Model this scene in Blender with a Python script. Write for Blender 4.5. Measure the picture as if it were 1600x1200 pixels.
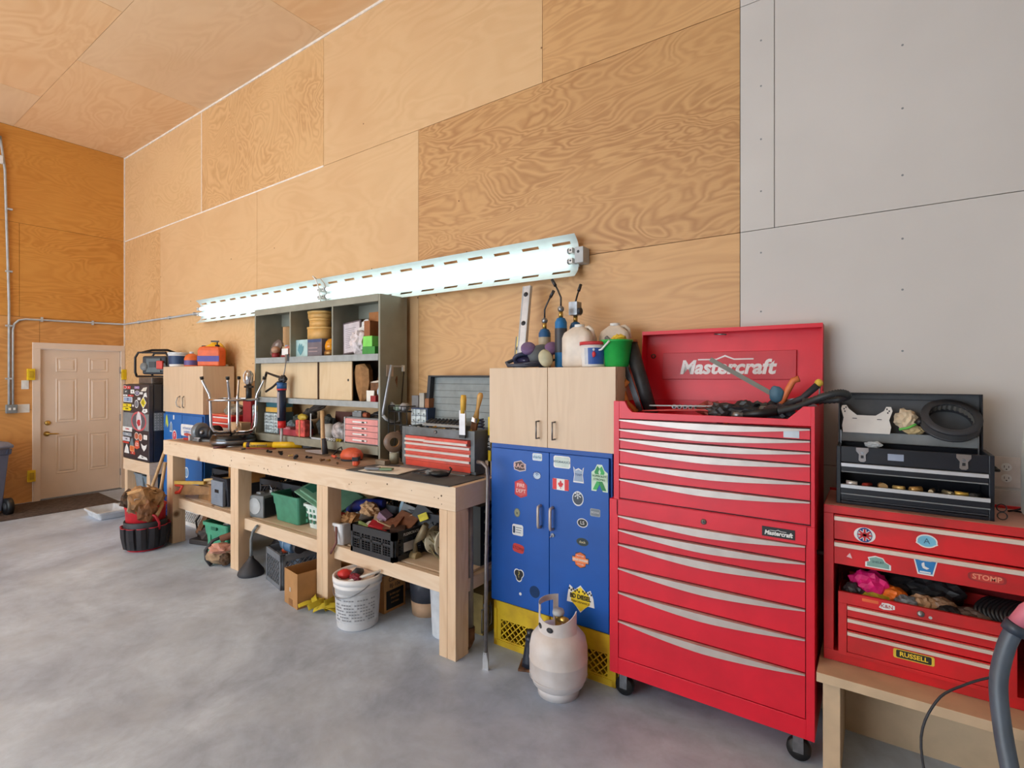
import bpy, bmesh, math, random
from math import pi, sin, cos, radians
from mathutils import Matrix, Vector, Euler, noise
for o in list(bpy.data.objects): bpy.data.objects.remove(o)
S = bpy.context.scene
COL = S.collection
random.seed(4)

# ------------------------------------------------------------- camera
cd = bpy.data.cameras.new('camera'); cam = bpy.data.objects.new('camera', cd); COL.objects.link(cam)
cam.location = (0, -3.012, 1.6627)
cam.rotation_euler = (pi/2, 0, radians(35.05))
cd.sensor_fit = 'HORIZONTAL'; cd.sensor_width = 36; cd.lens = 811.1*36/1600
cd.shift_y = -12.3/1600; cd.clip_start = .05; cd.clip_end = 100
S.camera = cam
# ------------------------------------------------------------- world, lights, exposure
S.view_settings.view_transform = 'Standard'; S.view_settings.look = 'None'
S.view_settings.gamma = 1; S.view_settings.use_curve_mapping = False
S.view_settings.exposure = 0.26
w = bpy.data.worlds.new('world'); S.world = w; w.use_nodes = True
bg = w.node_tree.nodes['Background']; bg.inputs[0].default_value = (.84, .93, 1, 1); bg.inputs[1].default_value = 1.3

def area(name, loc, size, size_y, power, rot, color=(1, 1, 1)):
    l = bpy.data.lights.new(name, 'AREA'); l.shape = 'RECTANGLE'; l.size = size; l.size_y = size_y
    l.energy = power; l.color = color
    o = bpy.data.objects.new(name, l); o.location = loc; o.rotation_euler = rot; COL.objects.link(o); return o
area('overhead_fill', (-5.5, -4.6, 4.6), 5, 1.0, 30, (radians(12), 0, 0), (.96, .98, 1))  # unseen area lamp, added below the ceiling for top light
area('open_garage_door_daylight', (-5.2, -8.9, 1.9), 7.4, 3.5, 300, (radians(90), 0, radians(0)), (.80, .91, 1))
sl = bpy.data.lights.new('sun', 'SUN'); sl.energy = 20; sl.angle = radians(.6); sl.color = (1, .96, .9)
so = bpy.data.objects.new('sun', sl); COL.objects.link(so); so.rotation_euler = (radians(38), 0, radians(8))   # comes in through the open garage door behind the camera

# ------------------------------------------------------------- materials
def lin(v):
    v /= 255.0
    return v/12.92 if v <= .04045 else ((v+.055)/1.055)**2.4
def rgb(c): return (lin(c[0]), lin(c[1]), lin(c[2]), 1)
def bsdf(m): return m.node_tree.nodes['Principled BSDF']
_cache = {}
def M(c, r=.5, metal=0, var=.06, sc=14, bump=0, dirt=None, emit=0, alpha=1, trans=0):
    """procedural paint / plastic / metal with a little mottling"""
    key = (tuple(c), r, metal, var, sc, bump, dirt, emit, alpha, trans)
    if key in _cache: return _cache[key]
    m = bpy.data.materials.new('mat'); m.use_nodes = True; nt = m.node_tree; N = nt.nodes; Lk = nt.links
    b = bsdf(m); b.inputs['Roughness'].default_value = r; b.inputs['Metallic'].default_value = metal
    tc = N.new('ShaderNodeTexCoord'); nz = N.new('ShaderNodeTexNoise')
    nz.inputs['Scale'].default_value = sc; nz.inputs['Detail'].default_value = 4
    Lk.new(tc.outputs['Object'], nz.inputs['Vector'])
    rp = N.new('ShaderNodeValToRGB'); base = Vector(rgb(c)[:3])
    d = Vector(rgb(dirt)[:3]) if dirt else base*(1-var*2.2)
    hi = base if dirt else base*(1+var)
    rp.color_ramp.elements[0].position = .33; rp.color_ramp.elements[1].position = .62
    rp.color_ramp.elements[0].color = (*d, 1); rp.color_ramp.elements[1].color = (*[min(1, x) for x in hi], 1)
    Lk.new(nz.outputs['Fac'], rp.inputs[0]); Lk.new(rp.outputs[0], b.inputs['Base Color'])
    if bump:
        bp = N.new('ShaderNodeBump'); bp.inputs['Strength'].default_value = bump; bp.inputs['Distance'].default_value = .01
        Lk.new(nz.outputs['Fac'], bp.inputs['Height']); Lk.new(bp.outputs[0], b.inputs['Normal'])
    if emit:
        b.inputs['Emission Color'].default_value = rgb(c); b.inputs['Emission Strength'].default_value = emit
    if alpha < 1: b.inputs['Alpha'].default_value = alpha
    if trans: b.inputs['Transmission Weight'].default_value = trans
    _cache[key] = m; return m

def grain(name, light, dark, off=(0, 0, 0), sc=(.55, .55, 2.2), rings=22, amount=1.0, rough=.55, tint=None, knots=False, fine=.25):
    """flat-sawn veneer: contour lines of a stretched noise field, plus fine streaks"""
    m = bpy.data.materials.new(name); m.use_nodes = True; nt = m.node_tree; N = nt.nodes; Lk = nt.links
    b = bsdf(m); b.inputs['Roughness'].default_value = rough
    tc = N.new('ShaderNodeTexCoord'); mp = N.new('ShaderNodeMapping')
    mp.inputs['Location'].default_value = off; mp.inputs['Scale'].default_value = sc
    Lk.new(tc.outputs['Object'], mp.inputs[0])
    n1 = N.new('ShaderNodeTexNoise'); n1.inputs['Scale'].default_value = 1.2; n1.inputs['Detail'].default_value = 3.2
    n1.inputs['Roughness'].default_value = .45; n1.inputs['Distortion'].default_value = .7
    Lk.new(mp.outputs[0], n1.inputs['Vector'])
    mu = N.new('ShaderNodeMath'); mu.operation = 'MULTIPLY'; mu.inputs[1].default_value = rings
    Lk.new(n1.outputs['Fac'], mu.inputs[0])
    fr = N.new('ShaderNodeMath'); fr.operation = 'PINGPONG'; fr.inputs[1].default_value = .5
    Lk.new(mu.outputs[0], fr.inputs[0])
    r1 = N.new('ShaderNodeValToRGB'); r1.color_ramp.elements[0].position = .06; r1.color_ramp.elements[1].position = .42
    r1.color_ramp.elements[0].color = (1, 1, 1, 1); r1.color_ramp.elements[1].color = (0, 0, 0, 1)
    Lk.new(fr.outputs[0], r1.inputs[0])
    # where the figure is strong or faint
    n2 = N.new('ShaderNodeTexNoise'); n2.inputs['Scale'].default_value = .9; n2.inputs['Detail'].default_value = 3
    Lk.new(mp.outputs[0], n2.inputs['Vector'])
    r2 = N.new('ShaderNodeMapRange'); r2.inputs[1].default_value = .35; r2.inputs[2].default_value = .65
    r2.inputs[3].default_value = .25*amount; r2.inputs[4].default_value = amount
    Lk.new(n2.outputs['Fac'], r2.inputs[0])
    mm = N.new('ShaderNodeMath'); mm.operation = 'MULTIPLY'; Lk.new(r1.outputs[0], mm.inputs[0]); Lk.new(r2.outputs[0], mm.inputs[1])
    # fine streaks
    mp2 = N.new('ShaderNodeMapping'); mp2.inputs['Scale'].default_value = (sc[0]*4, sc[1]*4, sc[2]*30) if sc[2] > sc[0] else (sc[0]*30, sc[1]*30, sc[2]*4)
    Lk.new(tc.outputs['Object'], mp2.inputs[0])
    n3 = N.new('ShaderNodeTexNoise'); n3.inputs['Scale'].default_value = 1.5; n3.inputs['Detail'].default_value = 3
    Lk.new(mp2.outputs[0], n3.inputs['Vector'])
    ms = N.new('ShaderNodeMath'); ms.operation = 'MULTIPLY'; ms.inputs[1].default_value = fine; Lk.new(n3.outputs['Fac'], ms.inputs[0])
    ad = N.new('ShaderNodeMath'); ad.use_clamp = True; Lk.new(mm.outputs[0], ad.inputs[0]); Lk.new(ms.outputs[0], ad.inputs[1])
    mx = N.new('ShaderNodeMixRGB'); mx.inputs[1].default_value = rgb(light); mx.inputs[2].default_value = rgb(dark)
    Lk.new(ad.outputs[0], mx.inputs[0])
    out = mx.outputs[0]
    # broad stains
    n4 = N.new('ShaderNodeTexNoise'); n4.inputs['Scale'].default_value = 1.1; n4.inputs['Detail'].default_value = 2
    Lk.new(tc.outputs['Object'], n4.inputs['Vector'])
    r4 = N.new('ShaderNodeMapRange'); r4.inputs[1].default_value = .45; r4.inputs[2].default_value = .75
    r4.inputs[3].default_value = 0; r4.inputs[4].default_value = .35
    Lk.new(n4.outputs['Fac'], r4.inputs[0])
    m4 = N.new('ShaderNodeMixRGB'); m4.inputs[2].default_value = rgb(tint or dark)
    Lk.new(r4.outputs[0], m4.inputs[0]); Lk.new(out, m4.inputs[1]); out = m4.outputs[0]
    if knots:
        v = N.new('ShaderNodeTexVoronoi'); v.inputs['Scale'].default_value = knots
        Lk.new(tc.outputs['Object'], v.inputs['Vector'])
        rk = N.new('ShaderNodeValToRGB'); rk.color_ramp.elements[0].position = .05; rk.color_ramp.elements[1].position = .13
        rk.color_ramp.elements[0].color = (1, 1, 1, 1); rk.color_ramp.elements[1].color = (0, 0, 0, 1)
        Lk.new(v.outputs['Distance'], rk.inputs[0])
        mk = N.new('ShaderNodeMixRGB'); mk.inputs[2].default_value = rgb((120, 84, 56))
        Lk.new(rk.outputs[0], mk.inputs[0]); Lk.new(out, mk.inputs[1]); out = mk.outputs[0]
    Lk.new(out, b.inputs['Base Color'])
    bp = N.new('ShaderNodeBump'); bp.inputs['Strength'].default_value = .12; bp.inputs['Distance'].default_value = .004
    Lk.new(n3.outputs['Fac'], bp.inputs['Height']); Lk.new(bp.outputs[0], b.inputs['Normal'])
    return m

def concrete():
    m = bpy.data.materials.new('concrete'); m.use_nodes = True; nt = m.node_tree; N = nt.nodes; Lk = nt.links
    b = bsdf(m); tc = N.new('ShaderNodeTexCoord')
    def nz(sc, det, ro=.6, dist=0):
        n = N.new('ShaderNodeTexNoise'); n.inputs['Scale'].default_value = sc; n.inputs['Detail'].default_value = det
        n.inputs['Roughness'].default_value = ro; n.inputs['Distortion'].default_value = dist
        Lk.new(tc.outputs['Object'], n.inputs['Vector']); return n
    a = nz(.9, 8, .62, .8); c = nz(7, 9, .7, .4)
    r = N.new('ShaderNodeValToRGB'); e = r.color_ramp.elements
    e[0].position = .34; e[0].color = rgb((158, 172, 194)); e[1].position = .66; e[1].color = rgb((212, 228, 248))
    Lk.new(a.outputs['Fac'], r.inputs[0])
    r2 = N.new('ShaderNodeValToRGB'); e = r2.color_ramp.elements
    e[0].position = .3; e[0].color = (.74, .75, .76, 1); e[1].position = .6; e[1].color = (1, 1, 1, 1)
    Lk.new(c.outputs['Fac'], r2.inputs[0])
    mx = N.new('ShaderNodeMixRGB'); mx.blend_type = 'MULTIPLY'; mx.inputs[0].default_value = .8
    Lk.new(r.outputs[0], mx.inputs[1]); Lk.new(r2.outputs[0], mx.inputs[2])
    # tan dust
    d = nz(1.7, 5, .6, .3); r3 = N.new('ShaderNodeMapRange'); r3.inputs[1].default_value = .5; r3.inputs[2].default_value = .72; r3.inputs[4].default_value = .5
    Lk.new(d.outputs['Fac'], r3.inputs[0])
    m3 = N.new('ShaderNodeMixRGB'); m3.inputs[2].default_value = rgb((184, 194, 206)); Lk.new(r3.outputs[0], m3.inputs[0]); Lk.new(mx.outputs[0], m3.inputs[1])
    Lk.new(m3.outputs[0], b.inputs['Base Color'])
    r5 = N.new('ShaderNodeMapRange'); r5.inputs[3].default_value = .32; r5.inputs[4].default_value = .62
    Lk.new(a.outputs['Fac'], r5.inputs[0]); Lk.new(r5.outputs[0], b.inputs['Roughness'])
    bp = N.new('ShaderNodeBump'); bp.inputs['Strength'].default_value = .12; bp.inputs['Distance'].default_value = .01
    Lk.new(c.outputs['Fac'], bp.inputs['Height']); Lk.new(bp.outputs[0], b.inputs['Normal'])
    return m

# palette
RED = M((222, 22, 48), .38, 0, .05, 5)
RED2 = M((220, 32, 38), .42, 0, .05, 5, dirt=(178, 40, 38))
DKRED = M((150, 22, 30), .5)
SILVER = M((196, 186, 180), .38, .35, .04)
CHROME = M((200, 200, 205), .16, 1, .03)
STEEL = M((140, 142, 146), .35, .9, .1, 30)
DKSTEEL = M((70, 70, 72), .4, .7, .12, 30)
RUST = M((120, 84, 60), .75, .3, .2, 30)
BLACK = M((22, 22, 25), .45)
GLOSSBLACK = M((10, 11, 16), .22)
RUBBER = M((30, 30, 32), .8)
CHAR = M((50, 52, 58), .6)
GREY = M((128, 132, 134), .6, 0, .08, 12)
LTGREY = M((185, 188, 190), .55)
HUTCH = M((146, 145, 130), .55, 0, .07, 4)
BLUE = M((0, 82, 172), .46, 0, .05, 3)
DKBLUE = M((20, 48, 110), .5)
LBLUE = M((92, 140, 190), .5)
WHITE = M((232, 232, 230), .5, 0, .03)
PAPER = M((236, 232, 222), .9, 0, .03)
CREAM = M((226, 214, 186), .55, 0, .05)
YEL = M((232, 196, 24), .5, 0, .07)
YCRATE = M((226, 190, 30), .55, 0, .06, 9, dirt=(200, 160, 24))
ORANGE = M((232, 104, 30), .45)
ORED = M((214, 70, 40), .5)
GREEN = M((30, 172, 74), .42)
LGREEN = M((120, 210, 70), .5)
DGREEN = M((52, 122, 96), .55, 0, .08)
SAGE = M((120, 168, 138), .55)
PURPLE = M((104, 74, 120), .6)
PINK = M((226, 120, 130), .45)
BROWN = M((120, 80, 50), .8, 0, .2, 20)
LEATHER = M((150, 108, 66), .7, 0, .2, 16, bump=.5)
DLEATHER = M((84, 62, 44), .8, 0, .25, 18, bump=.5)
CARD = M((178, 132, 84), .85, 0, .05, 9)
CARDIN = M((150, 112, 72), .9, 0, .05)
KRAFT = M((160, 116, 72), .85, 0, .12, 18, bump=.5)
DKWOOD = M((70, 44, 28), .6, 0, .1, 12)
BRASS = M((200, 166, 90), .28, .9)
MAPLE = grain('maple laminate', (222, 196, 166), (204, 174, 142), (3, 1, 2), (5, 5, .5), 8, .35, .42, fine=.35)
PINE = grain('pine lumber', (232, 210, 184), (212, 178, 142), (7, 2, 4), (.9, 3, 5), 9, .45, .6, knots=3.2, fine=.35)
PINEV = grain('pine post', (230, 202, 170), (208, 170, 132), (1, 5, 4), (5, 5, .8), 9, .45, .6, knots=3.0, fine=.35)
BENCHTOP = grain('worn bench top', (186, 160, 138), (138, 112, 92), (0, 2, 4), (.8, 4, 4), 10, .5, .6, tint=(150, 124, 108), fine=.5)
HANDLE = M((206, 168, 122), .55, 0, .08, 20)
TARTAN = M((170, 124, 80), .9, 0, .1, 30)

# ------------------------------------------------------------- mesh builder
class MB:
    def __init__(s, T=None): s.bm = bmesh.new(); s.mats = []; s.T = T or Matrix()
    def mi(s, m):
        if m not in s.mats: s.mats.append(m)
        return s.mats.index(m)
    def v(s, p): return s.bm.verts.new(s.T @ Vector(p))
    def face(s, vs, m, smooth=False):
        try: f = s.bm.faces.new(vs)
        except ValueError: return
        f.material_index = s.mi(m); f.smooth = smooth; return f
    def box(s, x0, x1, y0, y1, z0, z1, m, R=None):
        if R is None: R = Matrix()
        c = [(x0, y0, z0), (x1, y0, z0), (x1, y1, z0), (x0, y1, z0), (x0, y0, z1), (x1, y0, z1), (x1, y1, z1), (x0, y1, z1)]
        V = [s.v(R @ Vector(p)) for p in c]
        for f in ((0, 3, 2, 1), (4, 5, 6, 7), (0, 1, 5, 4), (1, 2, 6, 5), (2, 3, 7, 6), (3, 0, 4, 7)): s.face([V[i] for i in f], m)
        return s
    def cb(s, c, d, m, rot=(0, 0, 0)):
        R = Matrix.Translation(c) @ Euler(rot).to_matrix().to_4x4()
        return s.box(-d[0]/2, d[0]/2, -d[1]/2, d[1]/2, -d[2]/2, d[2]/2, m, R)
    def loft(s, rings, m, caps=True, smooth=False, closed=False):
        VR = [[s.v(p) for p in r] for r in rings]; n = len(rings[0])
        rng = range(len(VR)) if closed else range(len(VR)-1)
        for i in rng:
            a = VR[i]; b = VR[(i+1) % len(VR)]
            for j in range(n): s.face([a[j], a[(j+1) % n], b[(j+1) % n], b[j]], m, smooth)
        if caps and not closed: s.face(VR[0][::-1], m); s.face(VR[-1], m)
        return s
    def tube(s, pts, r, m, n=10, caps=True, smooth=True, closed=False):
        pts = [Vector(p) for p in pts]; rings = []; prev = None; L = len(pts)
        for i, p in enumerate(pts):
            if closed: d = (pts[(i+1) % L]-pts[i-1])
            elif i == 0: d = pts[1]-p
            elif i == L-1: d = p-pts[i-1]
            else: d = (pts[i+1]-p).normalized()+(p-pts[i-1]).normalized()
            d = d.normalized() if d.length > 1e-9 else Vector((0, 0, 1))
            if prev is None:
                u = d.orthogonal().normalized()
            else:
                u = prev-d*prev.dot(d); u = u.normalized() if u.length > 1e-6 else d.orthogonal().normalized()
            prev = u; w_ = d.cross(u); rr = r[i] if isinstance(r, (list, tuple)) else r
            rings.append([p+u*rr*cos(2*pi*k/n)+w_*rr*sin(2*pi*k/n) for k in range(n)])
        return s.loft(rings, m, caps, smooth, closed)
    def cyl(s, p0, p1, r, m, r2=None, n=20):
        return s.tube([p0, p1], [r, r if r2 is None else r2], m, n)
    def lathe(s, prof, m, c=(0, 0, 0), n=28, R=None, caps=True, sx=1, sy=1):
        R = R or Matrix(); rings = []
        for (r, z) in prof:
            rings.append([Vector(c)+(R @ Vector((sx*r*cos(2*pi*k/n), sy*r*sin(2*pi*k/n), z))) for k in range(n)])
        return s.loft(rings, m, caps, True)
    def prism(s, poly, y0, y1, m, R=None, c=(0, 0, 0)):
        """poly in XZ, extruded along y"""
        R = R or Matrix(); c = Vector(c)
        a = [s.v(c+(R @ Vector((x, y0, z)))) for x, z in poly]; b = [s.v(c+(R @ Vector((x, y1, z)))) for x, z in poly]
        s.face(a, m); s.face(b[::-1], m); n = len(poly)
        for i in range(n): s.face([a[i], b[i], b[(i+1) % n], a[(i+1) % n]], m)
        return s
    def blob(s, c, rad, m, amp=.15, f=2.5, seed=0, sub=3, rot=(0, 0, 0)):
        t = bmesh.new(); bmesh.ops.create_icosphere(t, subdivisions=sub, radius=1); R = Euler(rot).to_matrix()
        mp = {}
        for v in t.verts:
            q = v.co.copy(); k = 1+amp*noise.noise(q*f+Vector((seed*7.1, seed*3.3, seed)))+amp*.5*noise.noise(q*f*2.3+Vector((seed, 5, 2)))
            q = Vector((q.x*rad[0], q.y*rad[1], q.z*rad[2]))*k
            mp[v] = s.v(Vector(c)+R @ q)
        for f_ in t.faces: s.face([mp[v] for v in f_.verts], m, amp < .3)
        t.free(); return s
    def sheet(s, c, sx, sy, m, amp=.02, f=8, seed=0, rot=(0, 0, 0), n=10, th=.002, arch=0):
        """a crumpled or curled sheet with thickness"""
        R = Euler(rot).to_matrix(); G = [[], []]
        for k in (0, 1):
            for i in range(n+1):
                row = []
                for j in range(n+1):
                    x = (i/n-.5)*sx; y = (j/n-.5)*sy
                    z = amp*noise.noise(Vector((x*f+seed*3.7, y*f, seed)))+arch*(1-(2*i/n-1)**2)-k*th
                    row.append(s.v(Vector(c)+R @ Vector((x, y, z))))
                G[k].append(row)
        for k in (0, 1):
            for i in range(n):
                for j in range(n):
                    q = [G[k][i][j], G[k][i+1][j], G[k][i+1][j+1], G[k][i][j+1]]
                    s.face(q if k == 0 else q[::-1], m, True)
        for i in range(n):
            for a, b in (((i, 0), (i+1, 0)), ((i+1, n), (i, n)), ((0, i+1), (0, i)), ((n, i), (n, i+1))):
                s.face([G[0][b[0]][b[1]], G[0][a[0]][a[1]], G[1][a[0]][a[1]], G[1][b[0]][b[1]]], m)
        return s
    def text(s, txt, size, c, m, y=0, bold=.0, shear=0, sx=1, rot=0, th=.0006, R=None, align='CENTER'):
        """raised lettering on a face looking towards -y; c=(x,z)"""
        cu = bpy.data.curves.new('t', 'FONT'); cu.body = txt; cu.size = size; cu.align_x = align; cu.align_y = 'CENTER'
        cu.offset = bold; cu.shear = shear; cu.extrude = th; cu.resolution_u = 3
        o = bpy.data.objects.new('t', cu); COL.objects.link(o)
        me = bpy.data.meshes.new_from_object(o.evaluated_get(bpy.context.evaluated_depsgraph_get()))
        RR = R or (Matrix.Translation((c[0], y, c[1])) @ Matrix.Rotation(rot, 4, 'Y') @ Matrix.Rotation(pi/2, 4, 'X') @ Matrix.Diagonal((sx, 1, 1, 1)))
        V = [s.v(RR @ v.co) for v in me.vertices]
        for p in me.polygons: s.face([V[i] for i in p.vertices], m)
        bpy.data.objects.remove(o); bpy.data.curves.remove(cu); bpy.data.meshes.remove(me); return s
    def build(s, name, bev=0):
        me = bpy.data.meshes.new(name); bmesh.ops.recalc_face_normals(s.bm, faces=s.bm.faces[:]); s.bm.to_mesh(me); s.bm.free()
        for m in s.mats: me.materials.append(m)
        o = bpy.data.objects.new(name, me); COL.objects.link(o)
        if bev:
            b = o.modifiers.new('bevel', 'BEVEL'); b.width = bev; b.segments = 2; b.limit_method = 'ANGLE'; b.angle_limit = radians(50)
        return o

def props(o, label, cat, group=None, kind=None):
    o['label'] = label; o['category'] = cat
    if group: o['group'] = group
    if kind: o['kind'] = kind
    return o
def T(name, label, cat, loc=(0, 0, 0), rz=0, group=None, rot=None):
    o = bpy.data.objects.new(name, None); o.empty_display_size = .05; COL.objects.link(o)
    o.location = loc; o.rotation_euler = rot or (0, 0, rz); return props(o, label, cat, group)
def P(root, name, mb, label=None, bev=0, loc=None, rot=None):
    o = mb.build(name, bev); o.parent = root
    if loc: o.location = loc
    if rot: o.rotation_euler = rot
    if label: o['label'] = label
    return o
def ONE(name, mb, label, cat, loc=(0, 0, 0), rz=0, group=None, bev=0, rot=None):
    o = mb.build(name, bev); o.location = loc; o.rotation_euler = rot or (0, 0, rz); return props(o, label, cat, group)
def ST(name, mb, bev=0, parent=None):
    o = mb.build(name, bev)
    if parent: o.parent = parent
    else: o['kind'] = 'structure'
    return o
def dup(root, loc, rz=None, label=None):
    def cp(o, par):
        c = o.copy(); COL.objects.link(c)
        if par: c.parent = par
        for ch in [x for x in kids.get(o, [])]: cp(ch, c)
        return c
    kids = {}
    for o in list(COL.objects):
        if o.parent: kids.setdefault(o.parent, []).append(o)
    r = cp(root, None); r.location = loc
    if rz is not None: r.rotation_euler = (0, 0, rz)
    if label: r['label'] = label
    return r

# ------------------------------------------------------------- the setting
XL = -9.146; ZC = 4.9
fl = MB(); fl.box(XL-.2, 5, -9, .2, -.1, 0, concrete()); ST('floor', fl)

PLY = [
 grain('plywood pinkish', (224, 186, 138), (208, 166, 114), (0, 0, 0), (1.3, 1, 2.6), 14, .55, .5, tint=(212, 166, 122)),
 grain('plywood tan', (222, 184, 138), (206, 164, 116), (4, 0, 3), (.8, 1, 2.2), 10, .4, .5, tint=(204, 158, 112)),
 grain('plywood bold figure', (208, 162, 108), (166, 116, 68), (9, 0, 1), (1.0, 1, 3.4), 20, .8, .5, tint=(190, 142, 96)),
 grain('plywood medium', (216, 170, 116), (188, 140, 90), (14, 0, 7), (.9, 1, 3.0), 15, .65, .5),
 grain('plywood swirly', (222, 180, 128), (194, 146, 96), (21, 0, 2), (1.6, 1, 1.6), 20, .7, .5),
]
PAINT = M((204, 200, 196), .6, 0, .025, 1.2)
SEAMW = M((236, 226, 214), .7)
DARKGAP = M((60, 40, 26), .9)
wb = MB(); wb.box(XL-.2, 5, .012, .2, 0, ZC, DARKGAP)
g = .0018
def panel(x0, x1, z0, z1, m): wb.box(x0+g, x1-g, 0, .013, z0+g, z1-g, m)
E0 = -.604
# rows of 8x4 sheets
for z0, z1, xs, ms in ((0, 1.22, [XL, -7.92, -5.48, -3.04, E0], (4, 0, 1, 3)), (1.22, 2.44, [XL, -7.92, -5.48, -3.04, E0], (4, 0, 1, 3)),
                       (2.44, 3.66, [XL, -7.92, -5.48, -3.04, E0], (4, 1, 1, 2)), (3.66, ZC, [XL, -6.74, -4.30, -1.86, E0], (0, 4, 1, 3))):
    for i, m in enumerate(ms): panel(xs[i], xs[i+1], z0, z1, PLY[m])
for z0, z1, xs in ((0, 1.22, [E0, 1.83, 5]), (1.22, 2.44, [E0, 1.83, 5]), (2.44, 3.66, [E0, -.436, 2.0, 5]), (3.66, ZC, [E0, .6, 3.0, 5])):
    for i in range(len(xs)-1):
        panel(xs[i], xs[i+1], z0, z1, PAINT)
wbo = ST('wall_back', wb)
# screws in the painted sheets and the pale caulk along the upper seams
sc = MB()
for x in (-.5, .1, .72, 1.33):
    for k in range(14): zq = .9+k*.285+random.uniform(-.04, .04); sc.cyl((x, -.001, zq), (x, .004, zq), .005, GREY, n=8)
for k in range(24):
    x = random.uniform(-8.5, -.8); z = random.choice([1.3, 1.8, 2.3, 2.6, 3.0, 3.5, 3.9]); sc.cyl((x, -.0015, z), (x, .004, z), .006, BROWN, n=8)
P(wbo, 'screw_head', sc); wbo.children[0]['kind'] = 'stuff'
tr = MB(); tr.box(XL, -4.3, -.003, .002, 3.652, 3.668, SEAMW); tr.box(-6.748, -6.734, -.003, .002, 3.66, ZC, SEAMW); ST('trim_1', tr)
tr = MB(); tr.box(XL, 5, -.008, .002, ZC-.022, ZC, SEAMW); ST('trim_2', tr)
tr = MB(); tr.box(XL-.002, XL+.012, -.012, .002, 0, ZC, SEAMW); ST('trim_3', tr)

WPLY = [grain('plywood left wall', (216, 152, 70), (188, 120, 44), (0, 3, 5), (1, .8, 2.4), 18, .6, .45, tint=(190, 116, 40)),
        grain('plywood left wall lower', (220, 160, 92), (184, 122, 60), (0, 8, 1), (1, .9, 2.2), 16, .6, .45)]
wl = MB()
DY0, DY1 = -.96, -.046   # door opening
DZ = 2.035
for (y0, y1, z0, z1, m) in ((-3.6, -1.16, 2.44, 3.66, 0), (-1.16, 0, 2.44, 3.66, 0), (-2.2, 0, 3.66, ZC, 0), (-4.6, -2.2, 3.66, ZC, 0),
                            (-3.6, DY0-.0, 0, 1.22, 1), (-3.6, DY0, 1.22, 2.44, 1), (DY0, 0, DZ, 2.44, 1), (DY1, 0, 0, DZ, 1),
                            (-9, -3.6, 0, 3.66, 1), (-9, -4.6, 3.66, ZC, 1)):
    wl.box(XL-.013, XL, y0+g, y1-g, z0+g, z1-g, WPLY[m])
wl.box(XL-.2, XL-.012, -9, DY0, 0, ZC, DARKGAP); wl.box(XL-.2, XL-.012, DY1, .2, 0, ZC, DARKGAP); wl.box(XL-.2, XL-.012, DY0, DY1, DZ, ZC, DARKGAP)
ST('wall_left', wl)
CPLY = [grain('ceiling plywood', (240, 202, 156), (222, 172, 120), (3, 5, 0), (.6, 2, 1), 12, .5, .6), grain('ceiling plywood pale', (236, 204, 164), (216, 176, 132), (8, 1, 0), (.6, 2, 1), 12, .4, .6)]
ce = MB(); ce.box(XL-.2, 5, -9, .2, ZC+.012, ZC+.1, DARKGAP)
for j in range(8):
    y1 = -1.22*j; off = (0, -1.22)[j % 2]
    for i in range(7):
        x0 = XL+off+2.44*i; x1 = min(5, x0+2.44); x0 = max(x0, XL)
        if x1 > x0+.02: ce.box(x0+g, x1-g, max(-9, y1-1.22)+g, y1-g, ZC, ZC+.013, CPLY[(i+j) % 2])
ST('ceiling', ce)
wr = MB(); wr.box(4.2, 4.4, -9, 0, 0, ZC, PAINT); ST('unseen_wall_right', wr)  # unseen wall, added to darken the right side
wf = MB(); wf.box(-1.2, 4.2, -9.2, -9, 0, ZC, PAINT); wf.box(XL-.2, -1.2, -9.2, -9, 3.7, ZC, PAINT); ST('unseen_wall_front', wf)  # unseen wall behind the camera, added to hold back sky light

# door: casing, slab, pressed panels, lever, deadbolt, hinges
DOORW = M((226, 206, 188), .42, 0, .02, 3)
d = T('door_1', '', 'x', (XL, 0, 0)); del d['label'], d['category']; d['kind'] = 'structure'
f = MB(); cw = .075
f.box(-.19, .022, DY0-cw, DY0+.006, 0, DZ-.006, DOORW); f.box(-.19, .022, DY1-.006, -.002, 0, DZ-.006, DOORW); f.box(-.19, .022, DY0-cw, -.002, DZ-.006, DZ+cw, DOORW)
f.box(-.19, .03, DY0, DY1, 0, .012, STEEL)
P(d, 'door_frame', f, bev=.003)
s_ = MB(); s_.box(-.06, -.012, DY0+.01, DY1-.01, .016, DZ-.01, DOORW)
W_ = DY1-DY0
def dpan(y0, y1, z0, z1):
    # raised field inside a sunken moulding
    for k, (a, h) in enumerate(((0, .004), (.022, -.001), (.036, .006))): pass
    s_.loft([[(-.013, y0, z0), (-.013, y1, z0), (-.013, y1, z1), (-.013, y0, z1)], [(-.006, y0+.008, z0+.008), (-.006, y1-.008, z0+.008), (-.006, y1-.008, z1-.008), (-.006, y0+.008, z1-.008)],
             [(-.0115, y0+.022, z0+.022), (-.0115, y1-.022, z0+.022), (-.0115, y1-.022, z1-.022), (-.0115, y0+.022, z1-.022)],
             [(-.0115, y0+.03, z0+.03), (-.0115, y1-.03, z0+.03), (-.0115, y1-.03, z1-.03), (-.0115, y0+.03, z1-.03)],
             [(-.005, y0+.045, z0+.045), (-.005, y1-.045, z0+.045), (-.005, y1-.045, z1-.045), (-.005, y0+.045, z1-.045)]], DOORW)
for y0, y1 in ((DY0+.17, DY0+.40), (DY0+.53, DY0+.76)):
    dpan(y0, y1, .33, .86); dpan(y0, y1, 1.03, 1.63); dpan(y0, y1, 1.72, 1.92)
slab = P(d, 'door_slab', s_)
h = MB(); h.lathe([(.0, 0), (.034, 0), (.034, .008), (.012, .014), (.011, .05), (0, .05)], BRASS, (-.012, DY0+.075, .885), R=Matrix.Rotation(pi/2, 4, 'Y'))
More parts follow.
